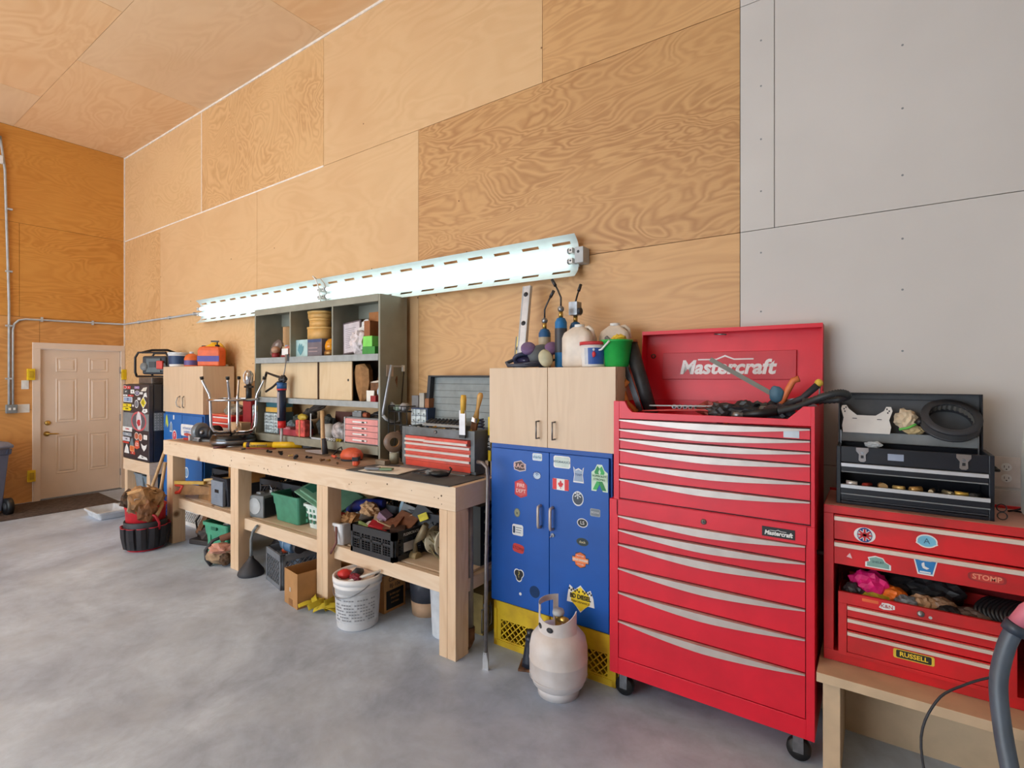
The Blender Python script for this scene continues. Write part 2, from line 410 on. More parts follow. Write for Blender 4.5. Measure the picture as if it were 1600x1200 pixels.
h.tube([(.038, DY0+.075, .885), (.045, DY0+.1, .885), (.045, DY0+.16, .882), (.04, DY0+.19, .88)], [.011, .01, .009, .006], BRASS); P(slab, 'door_handle', h)
h = MB(); h.lathe([(.0, 0), (.033, 0), (.031, .012), (.018, .02), (0, .022)], BRASS, (-.012, DY0+.085, 1.03), R=Matrix.Rotation(pi/2, 4, 'Y')); P(slab, 'deadbolt', h)
for z in (.25, 1.05, 1.75):
    h = MB(); h.cyl((-.002, DY1-.008, z-.05), (-.002, DY1-.008, z+.05), .007, STEEL, n=10); P(d, 'hinge', h)
# ============================================================ generic builders
def sticker(parent, x, z, y, w, h, cols, kind='rect', txt=None, tcol=None, label=None, tsz=None, extra=None, n=24, rot=0, bold=.0):
    """a flat decal glued to a face that looks towards -y; cols = (backing, inner)"""
    b = MB(Matrix.Translation((x, 0, z)) @ Matrix.Rotation(rot, 4, 'Y')); t = .0009
    def poly(w, h, k):
        if k == 'rect': r = min(w, h)*.12; return [(-w/2+r, -h/2), (w/2-r, -h/2), (w/2, -h/2+r), (w/2, h/2-r), (w/2-r, h/2), (-w/2+r, h/2), (-w/2, h/2-r), (-w/2, -h/2+r)]
        if k == 'ell': return [(w/2*cos(a), h/2*sin(a)) for a in [2*pi*i/n for i in range(n)]]
        if k == 'pill': return [(w/2*(abs(cos(a))**.5)*(1 if cos(a) > 0 else -1), h/2*(abs(sin(a))**.6)*(1 if sin(a) > 0 else -1)) for a in [2*pi*i/n for i in range(n)]]
        if k == 'dia': return [(0, -h/2), (w/2, 0), (0, h/2), (-w/2, 0)]
        if k == 'key': return [(-w*.32, -h/2), (w*.32, -h/2), (w*.46, h*.28), (w*.5, h*.5), (w*.2, h*.42), (-w*.2, h*.42), (-w*.5, h*.5), (-w*.46, h*.28)]
        if k == 'gear':
            return [((w/2)*(1 if i % 4 < 2 else .88)*cos(2*pi*i/48), (h/2)*(1 if i % 4 < 2 else .88)*sin(2*pi*i/48)) for i in range(48)]
        return [(px*w, pz*h) for px, pz in k]
    b.prism(poly(w, h, kind), y-t, y, cols[0])
    if len(cols) > 1: b.prism(poly(w*.86, h*.82, kind), y-t*1.6, y-t*.5, cols[1])
    if txt:
        lines = txt.split('|'); k = len(lines); sz = tsz or h*.55/k
        for i, l in enumerate(lines):
            b.text(l, sz, (0, (k-1-2*i)*sz*.55), tcol or WHITE, y-t*2, bold=bold)
    if extra: extra(b, y-t*2)
    return P(parent, 'sticker', b, label)

def wirebox(mb, w, d, h, m, style='grid', th=.012, base=True):
    """open-topped moulded crate: lattice walls between solid rims, origin at base centre"""
    def wall(x0, x1, y, axis):
        L = x1-x0
        def bx(a0, a1, z0, z1, t=th):
            if axis == 'x': mb.box(a0, a1, y-t/2, y+t/2, z0, z1, m)
            else: mb.box(y-t/2, y+t/2, a0, a1, z0, z1, m)
        bx(x0, x1, h-.05, h, th*1.3); bx(x0, x1, 0, .035, th*1.3); bx(x0, x0+.022, 0, h, th*1.3); bx(x1-.022, x1, 0, h, th*1.3)
        if style == 'grid':
            nx = max(4, int(L/.028)); bx(x0, x1, h*.52, h*.52+.014)
            for i in range(1, nx): bx(x0+L*i/nx-.0025, x0+L*i/nx+.0025, .03, h-.05, th*.5)
            for k in range(1, 7): bx(x0, x1, .03+(h-.08)*k/7-.002, .03+(h-.08)*k/7+.002, th*.5)
            for k in (1, 2, 3): bx(x0+L*k/4-.008, x0+L*k/4+.008, .03, h-.05)
        elif style == 'slots':
            bx(x0, x1, h*.6, h-.05, th*.7); bx(x0, x1, .03, h*.16, th*.7)
            z0, z1 = h*.16, h*.6; dg(x0+.03, x1-.03, z0, z1, y, axis); bx(x0, x0+.05, z0, z1, th*.7); bx(x1-.05, x1, z0, z1, th*.7)
        elif style == 'diamond':
            dg(x0+.02, x1-.02, .035, h-.05, y, axis)
            bx(x0, x1, h*.80, h-.04, th*.5)
            for k in range(1, 4): bx(x0+L*k/4-.003, x0+L*k/4+.003, h*.78, h, th)
    def dg(x0, x1, z0, z1, y, axis):
        H = z1-z0; st = .042; k = int((x1-x0+H)/st)+1
        for i in range(k):
            for sgn in (1, -1):
                a = x0-H+i*st
                pts = [(a, z0), (a+H, z1)]
                # clip to the window
                ca = max(x0, a); cb = min(x1, a+H)
                if cb-ca < .01: continue
                za, zb = z0+(ca-a), z0+(cb-a)
                if sgn < 0: za, zb = z1-(za-z0), z1-(zb-z0)
                p = [(ca, y, za), (cb, y, zb)] if axis == 'x' else [(y, ca, za), (y, cb, zb)]
                mb.tube(p, .0045, m, 4, smooth=False)
    wall(-w/2, w/2, -d/2, 'x'); wall(-w/2, w/2, d/2, 'x'); e_ = th*.66; wall(-d/2+e_, d/2-e_, -w/2, 'y'); wall(-d/2+e_, d/2-e_, w/2, 'y')
    if base: mb.box(-w/2, w/2, -d/2, d/2, 0, .008, m)
    return mb

def tub(mb, w, d, h, m, taper=.86, th=.004, rim=.02, c=(0, 0, 0)):
    """open tapered bin with a rolled rim, origin at base centre"""
    def ring(k, z, o=0):
        a = w/2*k+o; b = d/2*k+o; r = min(a, b)*.18; P_ = []
        for sx, sy, a0 in ((1, 1, 0), (-1, 1, pi/2), (-1, -1, pi), (1, -1, 3*pi/2)):
            for q in range(4):
                an = a0+q*pi/6; P_.append((c[0]+sx*(a-r)+r*cos(an), c[1]+sy*(b-r)+r*sin(an), c[2]+z))
        return P_
    mb.loft([ring(taper, 0, -.01), ring(taper, .004), ring(taper+(1-taper)*.55, h*.6), ring(taper+(1-taper)*.6, h*.61, .004), ring(1, h-rim), ring(1, h-rim, .012), ring(1, h, .012), ring(1, h, -.004), ring(1, h-.012, -.006), ring(taper, .01, -th)], m)
    return mb

def jug(mb, w, d, h, m, cap):
    """rectangular handled jug"""
    mb.loft([[(sx*w/2*k, sy*d/2*k, z) for sx, sy in ((1, 1), (.6, 1.1), (-.6, 1.1), (-1, 1), (-1, -1), (-.6, -1.1), (.6, -1.1), (1, -1))] for z, k in ((0, .9), (.01, 1), (h*.68, 1), (h*.8, .88), (h*.93, .42), (h*.95, .3))], m, True, True)
    mb.cyl((0, 0, h*.94), (0, 0, h), w*.17, cap)
    mb.tube([(w*.14, 0, h*.9), (w*.34, 0, h*.93), (w*.47, 0, h*.85), (w*.5, 0, h*.66)], w*.07, m)
    return mb

# ============================================================ fluorescent strip
LX0, LX1 = -6.66, -1.56
REFL = M((200, 212, 210), .35, 0, .02)
LAMP = M((240, 255, 252), .4, emit=1.7, var=0)
lz = 2.43; ly = -.035
for (x0, x1, lab) in ((LX0, -4.21, 'far white two-tube strip light above the shelf unit'), (-4.20, LX1, 'near white two-tube strip light with the free end bracket')):
    t = T('fluorescent_light', lab, 'light', ((x0+x1)/2, 0, lz), group='strip lights above the bench')
    L2 = (x1-x0)/2
    b = MB(); b.box(-L2+.01, L2-.01, -.035, -.0005, -.06, .06, WHITE); P(t, 'housing', b, bev=.004)
    # reflector: angled wings with a row of slots
    b = MB(); N_ = 11; seg = 2*L2/N_
    for sgn in (1, -1):
        def wing(xa, xb, u0, u1):
            q = lambda x, u: (x, -.036-.09*u*u*.75, sgn*(.035+.1*u))
            b.loft([[q(x, u0), q(x, u1), (x, q(x, u1)[1]+.002, q(x, u1)[2]), (x, q(x, u0)[1]+.002, q(x, u0)[2])] for x in (xa, xb)], REFL)
        wing(-L2, L2, 0, .50); wing(-L2, L2, .66, .85); wing(-L2, L2, .85, 1.0)
        for i in range(N_):
            xa = -L2+i*seg; wing(xa, xa+seg*.22, .50, .66); wing(xa+seg*.78, xa+seg, .50, .66)
    b.box(-L2, L2, -.038, -.034, -.035, .035, REFL); P(t, 'reflector', b)
    for zz in (.033, -.033):
        b = MB(); b.cyl((-L2+.06, -.075, zz), (L2-.06, -.075, zz), .019, LAMP, n=12)
        o = P(t, 'fluorescent_tube', b, 'glowing white tube')
        for e in (-1, 1):
            k = MB(); k.cyl((e*(L2-.06), -.075, zz), (e*(L2-.045), -.075, zz), .019, STEEL, n=12); k.box(e*(L2-.03)-.012, e*(L2-.03)+.012, -.10, -.036, zz-.016, zz+.016, WHITE)
            k.cyl((e*(L2-.03), -.102, zz), (e*(L2-.03), -.098, zz), .006, CHAR, n=8); P(t, 'lamp_holder', k)
    if x1 == LX1:
        k = MB(); k.box(L2-.005, L2+.055, -.09, -.002, -.05, .05, LTGREY); k.cyl((L2+.02, -.0915, .02), (L2+.02, -.085, .02), .01, CHAR); P(t, 'end_bracket', k, bev=.003)
ONE('power_cable', MB().tube([(-4.32, -.05, 2.57), (-4.28, -.13, 2.59), (-4.22, -.14, 2.55), (-4.2, -.12, 2.47), (-4.17, -.13, 2.38), (-4.2, -.09, 2.3)], .006, WHITE), 'white cable looped over the joint between the two strip lights', 'cable')

# ============================================================ left wall fittings
b = MB(); b.tube([(XL+.02, -1.262, 1.29), (XL+.02, -1.262, 2.6), (XL+.02, -1.30, 4.3), (XL+.02, -1.345, 4.72)], .013, LTGREY)
for z in (1.62, 2.3, 3.0, 3.8): b.box(XL, XL+.034, -1.295, -1.23, z, z+.02, LTGREY)
ONE('conduit', b, 'tall straight grey metal conduit running up the wall left of the door', 'conduit')
b = MB(); b.tube([(XL+.018, -1.225, 1.29), (XL+.018, -1.225, 2.26), (XL+.018, -1.21, 2.34), (XL+.018, -1.17, 2.39), (XL+.018, -1.1, 2.41), (XL+.018, -.5, 2.42), (XL+.018, -.03, 2.43), (XL+.04, -.02, 2.43), (LX0-.02, -.02, 2.43)], .012, LTGREY)
for y in (-.95, -.4): b.box(XL, XL+.032, y, y+.02, 2.39, 2.45, LTGREY)
for x in (-8.6, -7.6, -6.9): b.box(x, x+.02, -.033, 0, 2.41, 2.45, LTGREY)
ONE('conduit', b, 'grey conduit bending over the door and along to the strip light', 'conduit')
t = T('switch_box', 'grey metal junction box at the foot of the conduits', 'electrical box', (XL, -1.24, 1.24))
P(t, 'box_body', MB().box(0, .05, -.055, .055, -.055, .055, GREY), bev=.006)
for y in (-.022, .022): P(t, 'toggle', MB().box(.05, .058, y-.011, y+.011, -.014, .016, WHITE))
ONE('cover_plate', MB().box(0, .006, -.06, .06, -.055, .055, WHITE), 'blank white cover plate beside the grey junction box', 'plate', (XL, -1.12, 1.24), bev=.002)
t = T('light_switch', 'small white light switch above the blank cover plate', 'switch', (XL, -1.105, 1.55))
P(t, 'plate', MB().box(0, .006, -.037, .037, -.058, .058, WHITE), bev=.002); P(t, 'rocker', MB().box(.006, .011, -.016, .016, -.03, .03, WHITE))
for loc, lab in (((XL, -1.055, 1.61), 'yellow bracket at the top left of the door frame'), ((XL, -1.05, .27), 'yellow bracket at the bottom left of the door frame')):
    b = MB(); b.box(0, .05, -.035, .04, 0, .15, YEL); b.box(.05, .055, -.02, .025, .03, .12, M((196, 160, 30), .5)); ONE('bracket', b, lab, 'bracket', loc, group='yellow brackets around the door', bev=.004)
b = MB(); b.box(.0, .055, -.0, .05, 0, .15, YEL); b.box(.0, .04, -.004, 0, .03, .12, M((196, 160, 30), .5)); ONE('bracket', b, 'yellow bracket at the top right of the door frame by the corner', 'bracket', (XL+.024, -.052, 1.61), group='yellow brackets around the door', bev=.004)
ONE('junction_box', MB().box(0, .07, -.09, .01, -.05, .05, LTGREY), 'pale electrical box high on the left wall under the ceiling', 'electrical box', (XL, -1.37, 4.72), bev=.005)
ONE('junction_box', MB().box(0, .05, -.05, .01, -.05, .05, WHITE), 'small white box high on the left wall below the pale one', 'electrical box', (XL, -1.33, 4.42), bev=.005)

# door mat
b = MB(); b.box(-.46, .46, -.62, .62, 0, .008, M((62, 50, 46), .95, 0, .3, 22, bump=.6, dirt=(92, 78, 70))); ONE('door_mat', b, 'dark brown rug on the floor in front of the white door', 'mat', (-8.62, -.98, 0), rz=-.03)

# wheelie bin
t = T('wheelie_bin', 'grey-blue wheeled bin with a hinged lid left of the door', 'bin', (-8.75, -1.68, 0), rz=radians(8))
BING = M((92, 94, 112), .5, 0, .04)
b = MB()
b.loft([[(x*k-.0, y*k, z) for x, y in ((.26, -.28), (.26, .28), (-.26, .28), (-.26, -.28))] for z, k in ((.04, .78), (.06, .8), (.72, .98), (.725, 1.04), (.79, 1.06))], BING); P(t, 'body', b, bev=.015)
b = MB(); b.loft([[(x*k-.01, y*k, z) for x, y in ((.31, -.30), (.31, .30), (-.30, .30), (-.30, -.30))] for z, k in ((.80, 1.0), (.83, 1.02), (.87, .9), (.885, .7))], M((120, 122, 138), .5)); P(t, 'lid', b, bev=.01)
b = MB(); b.tube([(.30, -.24, .74), (.34, -.24, .80), (.34, .24, .80), (.30, .24, .74)], .014, BING); P(t, 'handle', b)
for y in (-.26, .26):
    b = MB(); b.lathe([(0, -.03), (.06, -.03), (.1, -.028), (.1, .028), (.06, .03), (0, .03)], BLACK, (.26, y, .1), R=Matrix.Rotation(pi/2, 4, 'X')); w_ = P(t, 'wheel', b)
    P(w_, 'hub', MB().lathe([(0, -.034), (.045, -.034), (.045, .034), (0, .034)], CHAR, (.26, y, .1), R=Matrix.Rotation(pi/2, 4, 'X')))

# ============================================================ sticker-covered fridge on its stand
t = T('wooden_stand', 'low pine stand under the sticker-covered fridge', 'stand', (-7.68, -.5, 0))
P(t, 'top_frame', MB().box(0, .78, 0, .5, .51, .65, PINE), bev=.003)
for x in (.02, .68):
    for y in (.01, .41): P(t, 'leg', MB().box(x, x+.085, y, y+.085, 0, .51, PINEV), bev=.003)
P(t, 'lower_shelf', MB().box(.02, .76, .02, .48, .24, .26, PINE))
t = T('mini_fridge', 'black fridge covered in stickers on the low pine stand', 'fridge', (-7.68, -.5, .652))
P(t, 'body', MB().box(0, .77, .05, .48, 0, .915, M((34, 36, 44), .35)), bev=.006)
fd = P(t, 'door', MB().box(0, .77, 0, .046, .005, .91, M((54, 50, 56), .35)), bev=.008)
b = MB(); b.box(.771, .774, .05, .48, .37, .58, GREY)
for i in range(7):
    for j in range(14): b.cb((.775, .065+j*.03, .385+i*.03), (.003, .018, .006), LTGREY, (radians(45 if (i+j) % 2 else -45), 0, 0))
P(t, 'side_panel', b, 'grey tread plate band')
P(t, 'side_badge', MB().box(.771, .773, .2, .32, .82, .87, LTGREY))
P(t, 'door_band', MB().box(0, .77, -.002, 0, .37, .565, GREY), 'grey band')
C = lambda *a: M(a, .5)
def fs(u, v, w, h, cols, kind='rect', txt=None, tc=None, lab=None, **k):   # u,v in the fridge door's own grid
    return sticker(fd, (u-70)/220*.77, .915-(v-108)/672*.915, -.002, w/220*.77, h/672*.915, cols, kind, txt, tc, lab, **k)
fs(88, 138, 30, 34, (WHITE, C(190, 40, 40)), 'ell', '1', WHITE); fs(122, 140, 34, 26, (C(216, 76, 76),), 'rect', 'RIG', WHITE); fs(193, 138, 40, 22, (C(170, 140, 190),), 'rect', 'ATV', WHITE)
fs(252, 150, 52, 36, (C(220, 214, 200),), [(-.5, -.5), (.3, -.5), (.5, .5), (-.1, .3)]); fs(155, 175, 32, 34, (WHITE,), 'rect', 'JB', C(60, 60, 70)); fs(195, 188, 40, 44, (WHITE, C(110, 106, 140)), 'ell', 'M', WHITE)
fs(98, 178, 44, 30, (C(84, 90, 92),), 'rect', 'DIRT', WHITE); fs(92, 212, 38, 14, (WHITE,), 'rect', 'LUND', C(40, 40, 60)); fs(140, 212, 46, 14, (C(210, 60, 60),), 'rect', 'MOTOR', WHITE)
fs(115, 248, 78, 46, (WHITE, C(150, 170, 200)), 'rect', 'POWER|SPORTS', C(30, 50, 100)); fs(230, 186, 24, 20, (WHITE,), 'rect', 'T', C(50, 60, 90)); fs(262, 200, 30, 44, (WHITE,), [(-.5, -.5), (.1, -.3), (.5, -.5), (.3, .5), (-.3, .3)])
fs(246, 268, 52, 106, (WHITE, C(226, 206, 40)), 'dia', 'AL', C(90, 90, 30), 'yellow diamond sticker'); fs(190, 283, 32, 70, (WHITE, C(120, 120, 130)), 'ell'); fs(211, 236, 24, 22, (WHITE,), 'rect', 'B', C(60, 60, 60))
fs(108, 300, 74, 26, (C(228, 200, 40),), 'rect', 'YAMA', C(40, 40, 40)); fs(108, 332, 80, 32, (C(228, 206, 30),), [(-.5, -.5), (.35, -.5), (.5, .1), (.2, .5), (-.5, .4)], 'RACING', C(30, 30, 30), 'yellow sticker')
fs(258, 340, 46, 42, (WHITE,), [(-.5, -.2), (0, -.5), (.5, -.1), (.4, .5), (-.3, .4)], 'FLY', C(40, 40, 50)); fs(160, 300, 14, 20, (WHITE,), 'ell')
def head(b, y):
    b.prism([(-.06, -.03), (-.02, -.1), (.06, -.1), (.09, .0), (.05, .1), (-.01, .12), (-.06, .06)], y-.001, y, M((214, 210, 214), .5)); b.prism([(-.05, -.02), (.0, -.06), (.06, -.04), (.05, .02), (-.02, .02)], y-.002, y, C(190, 46, 58))
fs(208, 434, 126, 172, (C(200, 84, 92), C(92, 90, 98)), 'ell', None, None, 'big round red-rimmed sticker', extra=head, n=40)
fs(110, 515, 84, 40, (WHITE,), 'rect', 'TOWING', C(190, 40, 50)); fs(108, 562, 80, 30, (C(150, 160, 170),), 'rect', 'SNOW', WHITE); fs(190, 565, 34, 66, (C(230, 224, 216), C(190, 100, 70)), 'ell'); fs(222, 570, 34, 66, (C(224, 214, 206), C(200, 110, 80)), 'ell')
fs(263, 565, 30, 40, (WHITE,), 'rect', 'A|B', C(70, 70, 80)); fs(100, 606, 64, 36, (C(206, 206, 214),), 'rect', 'CAMP', C(60, 70, 90)); fs(150, 620, 36, 70, (C(110, 126, 134),), [(-.5, -.5), (.5, -.5), (.2, .5), (-.2, .3)])
fs(96, 636, 56, 14, (C(208, 60, 50),)); fs(194, 640, 44, 80, (C(214, 92, 66),), [(-.5, -.4), (0, -.5), (.5, -.3), (.3, .5), (-.3, .4)], 'GO', WHITE); fs(105, 690, 44, 84, (WHITE,), [(-.5, -.5), (.5, -.5), (.3, .1), (0, .5), (-.3, .1)])
fs(152, 682, 40, 50, (C(228, 190, 150), C(214, 110, 60)), 'rect'); fs(252, 655, 48, 64, (WHITE,), [(0, -.5), (.35, -.1), (.5, .5), (.15, .25), (-.15, .25), (-.5, .5), (-.35, -.1)], None, None, 'white fox head sticker')
fs(158, 720, 40, 26, (C(190, 60, 50),), 'rect', 'RED', WHITE); fs(240, 740, 84, 34, (WHITE,), [(-.5, -.5), (.5, -.5), (.4, .1), (.0, .3), (-.2, .5)], 'PEAK', C(60, 60, 70))
# amplifier case and radio on top
ONE('metal_case', MB().box(-.19, .19, -.15, .15, 0, .075, STEEL), 'flat silver metal case between the fridge and the radio', 'case', (-7.24, -.27, 1.57), bev=.006)
t = T('jobsite_radio', 'grey and black jobsite radio with a roll cage on the silver case', 'radio', (-7.22, -.27, 1.648), rz=radians(32))
P(t, 'body', MB().box(-.15, .15, -.1, .1, .035, .26, CHAR), bev=.02)
P(t, 'front_panel', MB().box(-.09, .09, -.112, -.1, .06, .23, M((84, 94, 98), .5)), bev=.004)
for x in (-.115, .115): P(t, 'speaker_grille', MB().lathe([(0, 0), (.045, 0), (.05, .012), (0, .012)], GREY, (x, -.1, .13), R=Matrix.Rotation(pi/2, 4, 'X')))
P(t, 'display', MB().box(-.05, .03, -.118, -.112, .12, .19, BLACK)); P(t, 'battery', MB().box(.05, .13, -.13, -.1, .1, .2, C(206, 60, 40)), 'red battery cover', bev=.008)
for y in (-.13, .13):
    b = MB(); b.tube([(-.19, y, .012), (-.21, y, .06), (-.21, y, .24), (-.17, y, .30), (.17, y, .30), (.21, y, .24), (.21, y, .06), (.19, y, .012), (-.19, y, .012)], .013, BLACK); P(t, 'roll_bar', b)
P(t, 'carry_handle', MB().tube([(-.12, -.13, .30), (-.1, 0, .335), (.1, 0, .335), (.12, .13, .30)], .014, BLACK))

# things below the stand
t = MB(); tub(t, .22, .3, .2, M((132, 144, 156), .5)); ONE('storage_tub', t, 'pale grey tub on the stand shelf, nearer the door', 'tub', (-7.5, -.26, .26))
t = MB(); tub(t, .34, .34, .2, M((110, 132, 150), .5)); ONE('storage_tub', t, 'blue-grey tub on the stand shelf, on the right', 'tub', (-7.12, -.26, .26))
t = MB(); tub(t, .46, .3, .09, M((206, 210, 216), .5)); ONE('tray', t, 'shallow white plastic tray on the floor below the fridge', 'tray', (-7.5, -.72, 0))
for p0, p1, lab in (((-6.16, -.80, .34), (-5.98, -.66, 1.0), 'wooden tool handle leaning on the bench end, taller'), ((-6.03, -.74, .3), (-5.955, -.70, .78), 'wooden tool handle behind the leather tool belt, shorter')):
    b = MB(); b.tube([p0, p1], .016, HANDLE); b.cyl((p0[0], p0[1], 0), p0, .013, STEEL, .017); b.box(p0[0]-.09, p0[0]+.09, p0[1]-.01, p0[1]+.01, 0, .03, STEEL)
    ONE('garden_tool', b, lab, 'tool', group='tools leaning at the end of the bench')

# bucket organiser
t = T('bucket_organizer', 'red bucket in a black pocketed tool organiser on the floor', 'bucket', (-5.80, -.93, 0))
P(t, 'bucket', MB().lathe([(.13, 0), (.15, .005), (.165, .40), (.172, .405), (.172, .42), (.16, .42), (.155, .39), (.14, .02), (0, .02)], C(206, 36, 48)), 'red bucket')
P(t, 'organizer_skirt', MB().lathe([(.14, .012), (.165, .02), (.178, .27), (.173, .28), (.16, .27)], CHAR, caps=False))
for k in range(12):
    a = 2*pi*k/12; b = MB(Matrix.Rotation(a, 4, 'Z'))
    b.loft([[(.168, -.04, z), (.168+o, -.036, z), (.175+o*1.25, 0, z), (.168+o, .036, z), (.168, .04, z)] for z, o in ((.03, .008), (.12, .022), (.22, .026), (.225, .024))], M((40, 38, 44), .8)); p_ = P(t, 'pocket', b)
    q = MB(Matrix.Rotation(a, 4, 'Z')); q.tube([(.175, -.038, .225), (.196, -.03, .228), (.204, 0, .228), (.196, .03, .228), (.175, .038, .225)], .004, C(196, 40, 60), 6); P(p_, 'trim', q)
for sx in (-1, 1): P(t, 'handle_strap', MB().tube([(sx*.165, -.03, .36), (sx*.22, 0, .34), (sx*.23, .03, .27), (sx*.17, .05, .2)], .011, C(180, 30, 44)))
# leather tool belt heaped on it
t = T('tool_belt', 'brown leather tool belt heaped on top of the red bucket', 'tool belt', (-5.77, -.95, .40), rz=radians(65)); t.scale = (.84, .84, .9)
P(t, 'pouch', MB().blob((.01, -.05, .07), (.17, .13, .16), LEATHER, .35, 2, 3), 'large tan pouch')
P(t, 'pouch', MB().blob((.03, -.14, -.01), (.10, .07, .12), M((120, 76, 42), .7, 0, .2, 14, bump=.5), .3, 2, 8), 'dark brown pouch')
P(t, 'pouch', MB().blob((-.13, .0, .1), (.09, .1, .1), DLEATHER, .4, 2.6, 5)); P(t, 'belt', MB().tube([(-.17, -.04, .16), (-.05, -.1, .2), (.08, -.1, .2), (.16, -.05, .15), (.17, -.08, .02), (.12, -.17, -.08)], .022, M((196, 150, 100), .7, 0, .15, 20)))
P(t, 'flap', MB().sheet((-.1, -.1, .06), .12, .2, M((186, 164, 140), .75), .03, 9, 4, (1.0, .4, .5))); P(t, 'flap', MB().sheet((.1, -.02, .19), .2, .15, M((166, 130, 88), .75), .05, 9, 7, (.3, .2, 1.2)))
P(t, 'buckle', MB().tube([(-.08, -.145, .12), (-.03, -.15, .12), (-.03, -.155, .08), (-.08, -.15, .08)], .004, STEEL, closed=True))

# ============================================================ far blue locker with its wood cabinet
def locker(root, W, D, H, bm, z0=0):
    P(root, 'body', MB().box(0, W, .02, D, 0, H, bm), bev=.002)
    out = []
    for i in (0, 1):
        x0 = .012+i*(W/2-.008); out.append(P(root, 'door', MB().box(x0+.001, x0+W/2-.018, 0, .018, .012, H-.02, bm), bev=.003))
    return out
def woodcab(root, W, D, H, hx):
    P(root, 'carcass', MB().box(0, W, .02, D, 0, H, MAPLE), bev=.001)
    ds = []
    for i in (0, 1): ds.append(P(root, 'door', MB().box(i*W/2+.0015, (i+1)*W/2-.0015, 0, .0185, .001, H-.001, MAPLE), bev=.0015))
    return ds
t = T('metal_locker', 'blue metal locker at the far end of the bench under the small wood cabinet', 'cabinet', (-6.89, -.36, .26))
dd = locker(t, .975, .33, .985, M((40, 104, 176), .42, 0, .05, 3))
b = MB(); wirebox(b, .46, .3, .255, DKBLUE, 'slots'); ONE('milk_crate', b, 'dark blue crate under the left half of the far locker', 'crate', (-6.64, -.2, 0))
b = MB(); wirebox(b, .46, .3, .255, WHITE, 'slots'); ONE('milk_crate', b, 'white crate under the right half of the far locker', 'crate', (-6.15, -.2, 0))
sticker(dd[0], .10, .88, 0, .08, .16, (C(190, 196, 70),), [(-.5, -.5), (-.1, -.1), (.1, -.5), (.5, -.3), (.2, .3), (0, .5), (-.3, .3)], None, None, 'yellow ribbon sticker')
sticker(dd[0], .21, .82, 0, .07, .12, (WHITE, C(120, 140, 160)), [(-.5, -.5), (.5, -.5), (.4, .2), (0, .5), (-.4, .2)]); sticker(dd[0], .30, .72, 0, .11, .13, (WHITE, C(200, 60, 80)), 'ell', 'F', WHITE); sticker(dd[0], .28, .93, 0, .03, .05, (WHITE,))
sticker(dd[1], .62, .80, 0, .31, .13, (WHITE,), 'rect', 'HYDRAULICS|& SERVICE', C(40, 90, 170), 'white lettered sticker'); sticker(dd[0], .2, .60, 0, .06, .09, (C(214, 120, 40),), 'dia')
sticker(dd[1], .60, .33, 0, .10, .12, (WHITE, C(120, 160, 200)), 'ell')
P(dd[1], 'handle', MB().tube([(.52, 0, .5), (.52, -.03, .51), (.52, -.03, .63), (.52, 0, .64)], .006, SILVER))
t = T('wall_cabinet', 'small maple two-door cabinet on the far blue locker with bow handles', 'cabinet', (-6.89, -.36, 1.247))
dd = woodcab(t, .985, .33, .525, 0)
for i, x in ((0, .445), (1, .54)):
    s1 = -1 if i == 0 else 1
    P(dd[i], 'bow_handle', MB().tube([(x, .0, .19), (x+s1*.012, -.022, .175), (x+s1*.035, -.03, .12), (x+s1*.02, -.025, .075), (x-s1*.012, .0, .06)], .0055, M((150, 146, 140), .3, .8)))
# containers on it
t = T('plastic_tub', 'white tub with a dark blue label at the left on the far cabinet', 'tub', (-6.83, -.22, 1.773))
P(t, 'tub_body', MB().lathe([(0, 0), (.09, 0), (.095, .01), (.105, .15), (0, .15)], WHITE)); P(t, 'lid', MB().lathe([(0, .15), (.112, .15), (.112, .172), (0, .175)], M((222, 226, 230), .5)))
P(t, 'label_band', MB().lathe([(.0965, .03), (.1045, .13)], C(40, 66, 106), caps=False))
t = T('spray_bottle', 'orange cleaner bottle with a purple label in front of the clear bottle', 'bottle', (-6.42, -.25, 1.773))
P(t, 'bottle_body', MB().lathe([(0, 0), (.07, 0), (.075, .01), (.075, .09), (.06, .125), (.03, .145), (0, .15)], C(226, 110, 50))); P(t, 'label_band', MB().lathe([(.0755, .015), (.0755, .07)], C(92, 80, 140), caps=False)); P(t, 'neck', MB().lathe([(.022, .145), (.02, .17), (0, .17)], M((200, 206, 210), .4)))
t = T('clear_bottle', 'tall clear plastic bottle behind the orange cleaner', 'bottle', (-6.42, -.12, 1.773))
CLEAR = M((206, 212, 214), .25, 0, .03, 14, 0, None, 0, 1, .35)
P(t, 'bottle_body', MB().lathe([(0, 0), (.06, 0), (.062, .01), (.062, .15), (.03, .2), (.02, .22), (0, .22)], CLEAR)); P(t, 'cap', MB().cyl((0, 0, .22), (0, 0, .245), .022, CHAR))
t = T('squeeze_bottle', 'second clear bottle with a dark cap beside the yellow jug', 'bottle', (-6.28, -.14, 1.773))
P(t, 'bottle_body', MB().lathe([(0, 0), (.055, 0), (.055, .16), (.03, .2), (.02, .22), (0, .22)], CLEAR)); P(t, 'cap', MB().cyl((0, 0, .22), (0, 0, .24), .02, CHAR))
t = T('yellow_jug', 'yellow plastic jug behind the orange hand cleaner', 'jug', (-6.12, -.14, 1.773), rz=.5)
P(t, 'jug_body', jug(MB(), .2, .12, .27, C(236, 184, 40), C(236, 184, 40)))
t = T('hand_cleaner', 'orange pump jug with a purple label on the far cabinet', 'jug', (-5.99, -.23, 1.773), rz=.62)
P(t, 'jug_body', MB().loft([[(x*k, y*k, z) for x, y in ((.12, -.07), (.12, .07), (-.12, .07), (-.12, -.07))] for z, k in ((0, .96), (.012, 1), (.17, 1), (.2, .9), (.215, .6))], C(232, 100, 40)), bev=.012)
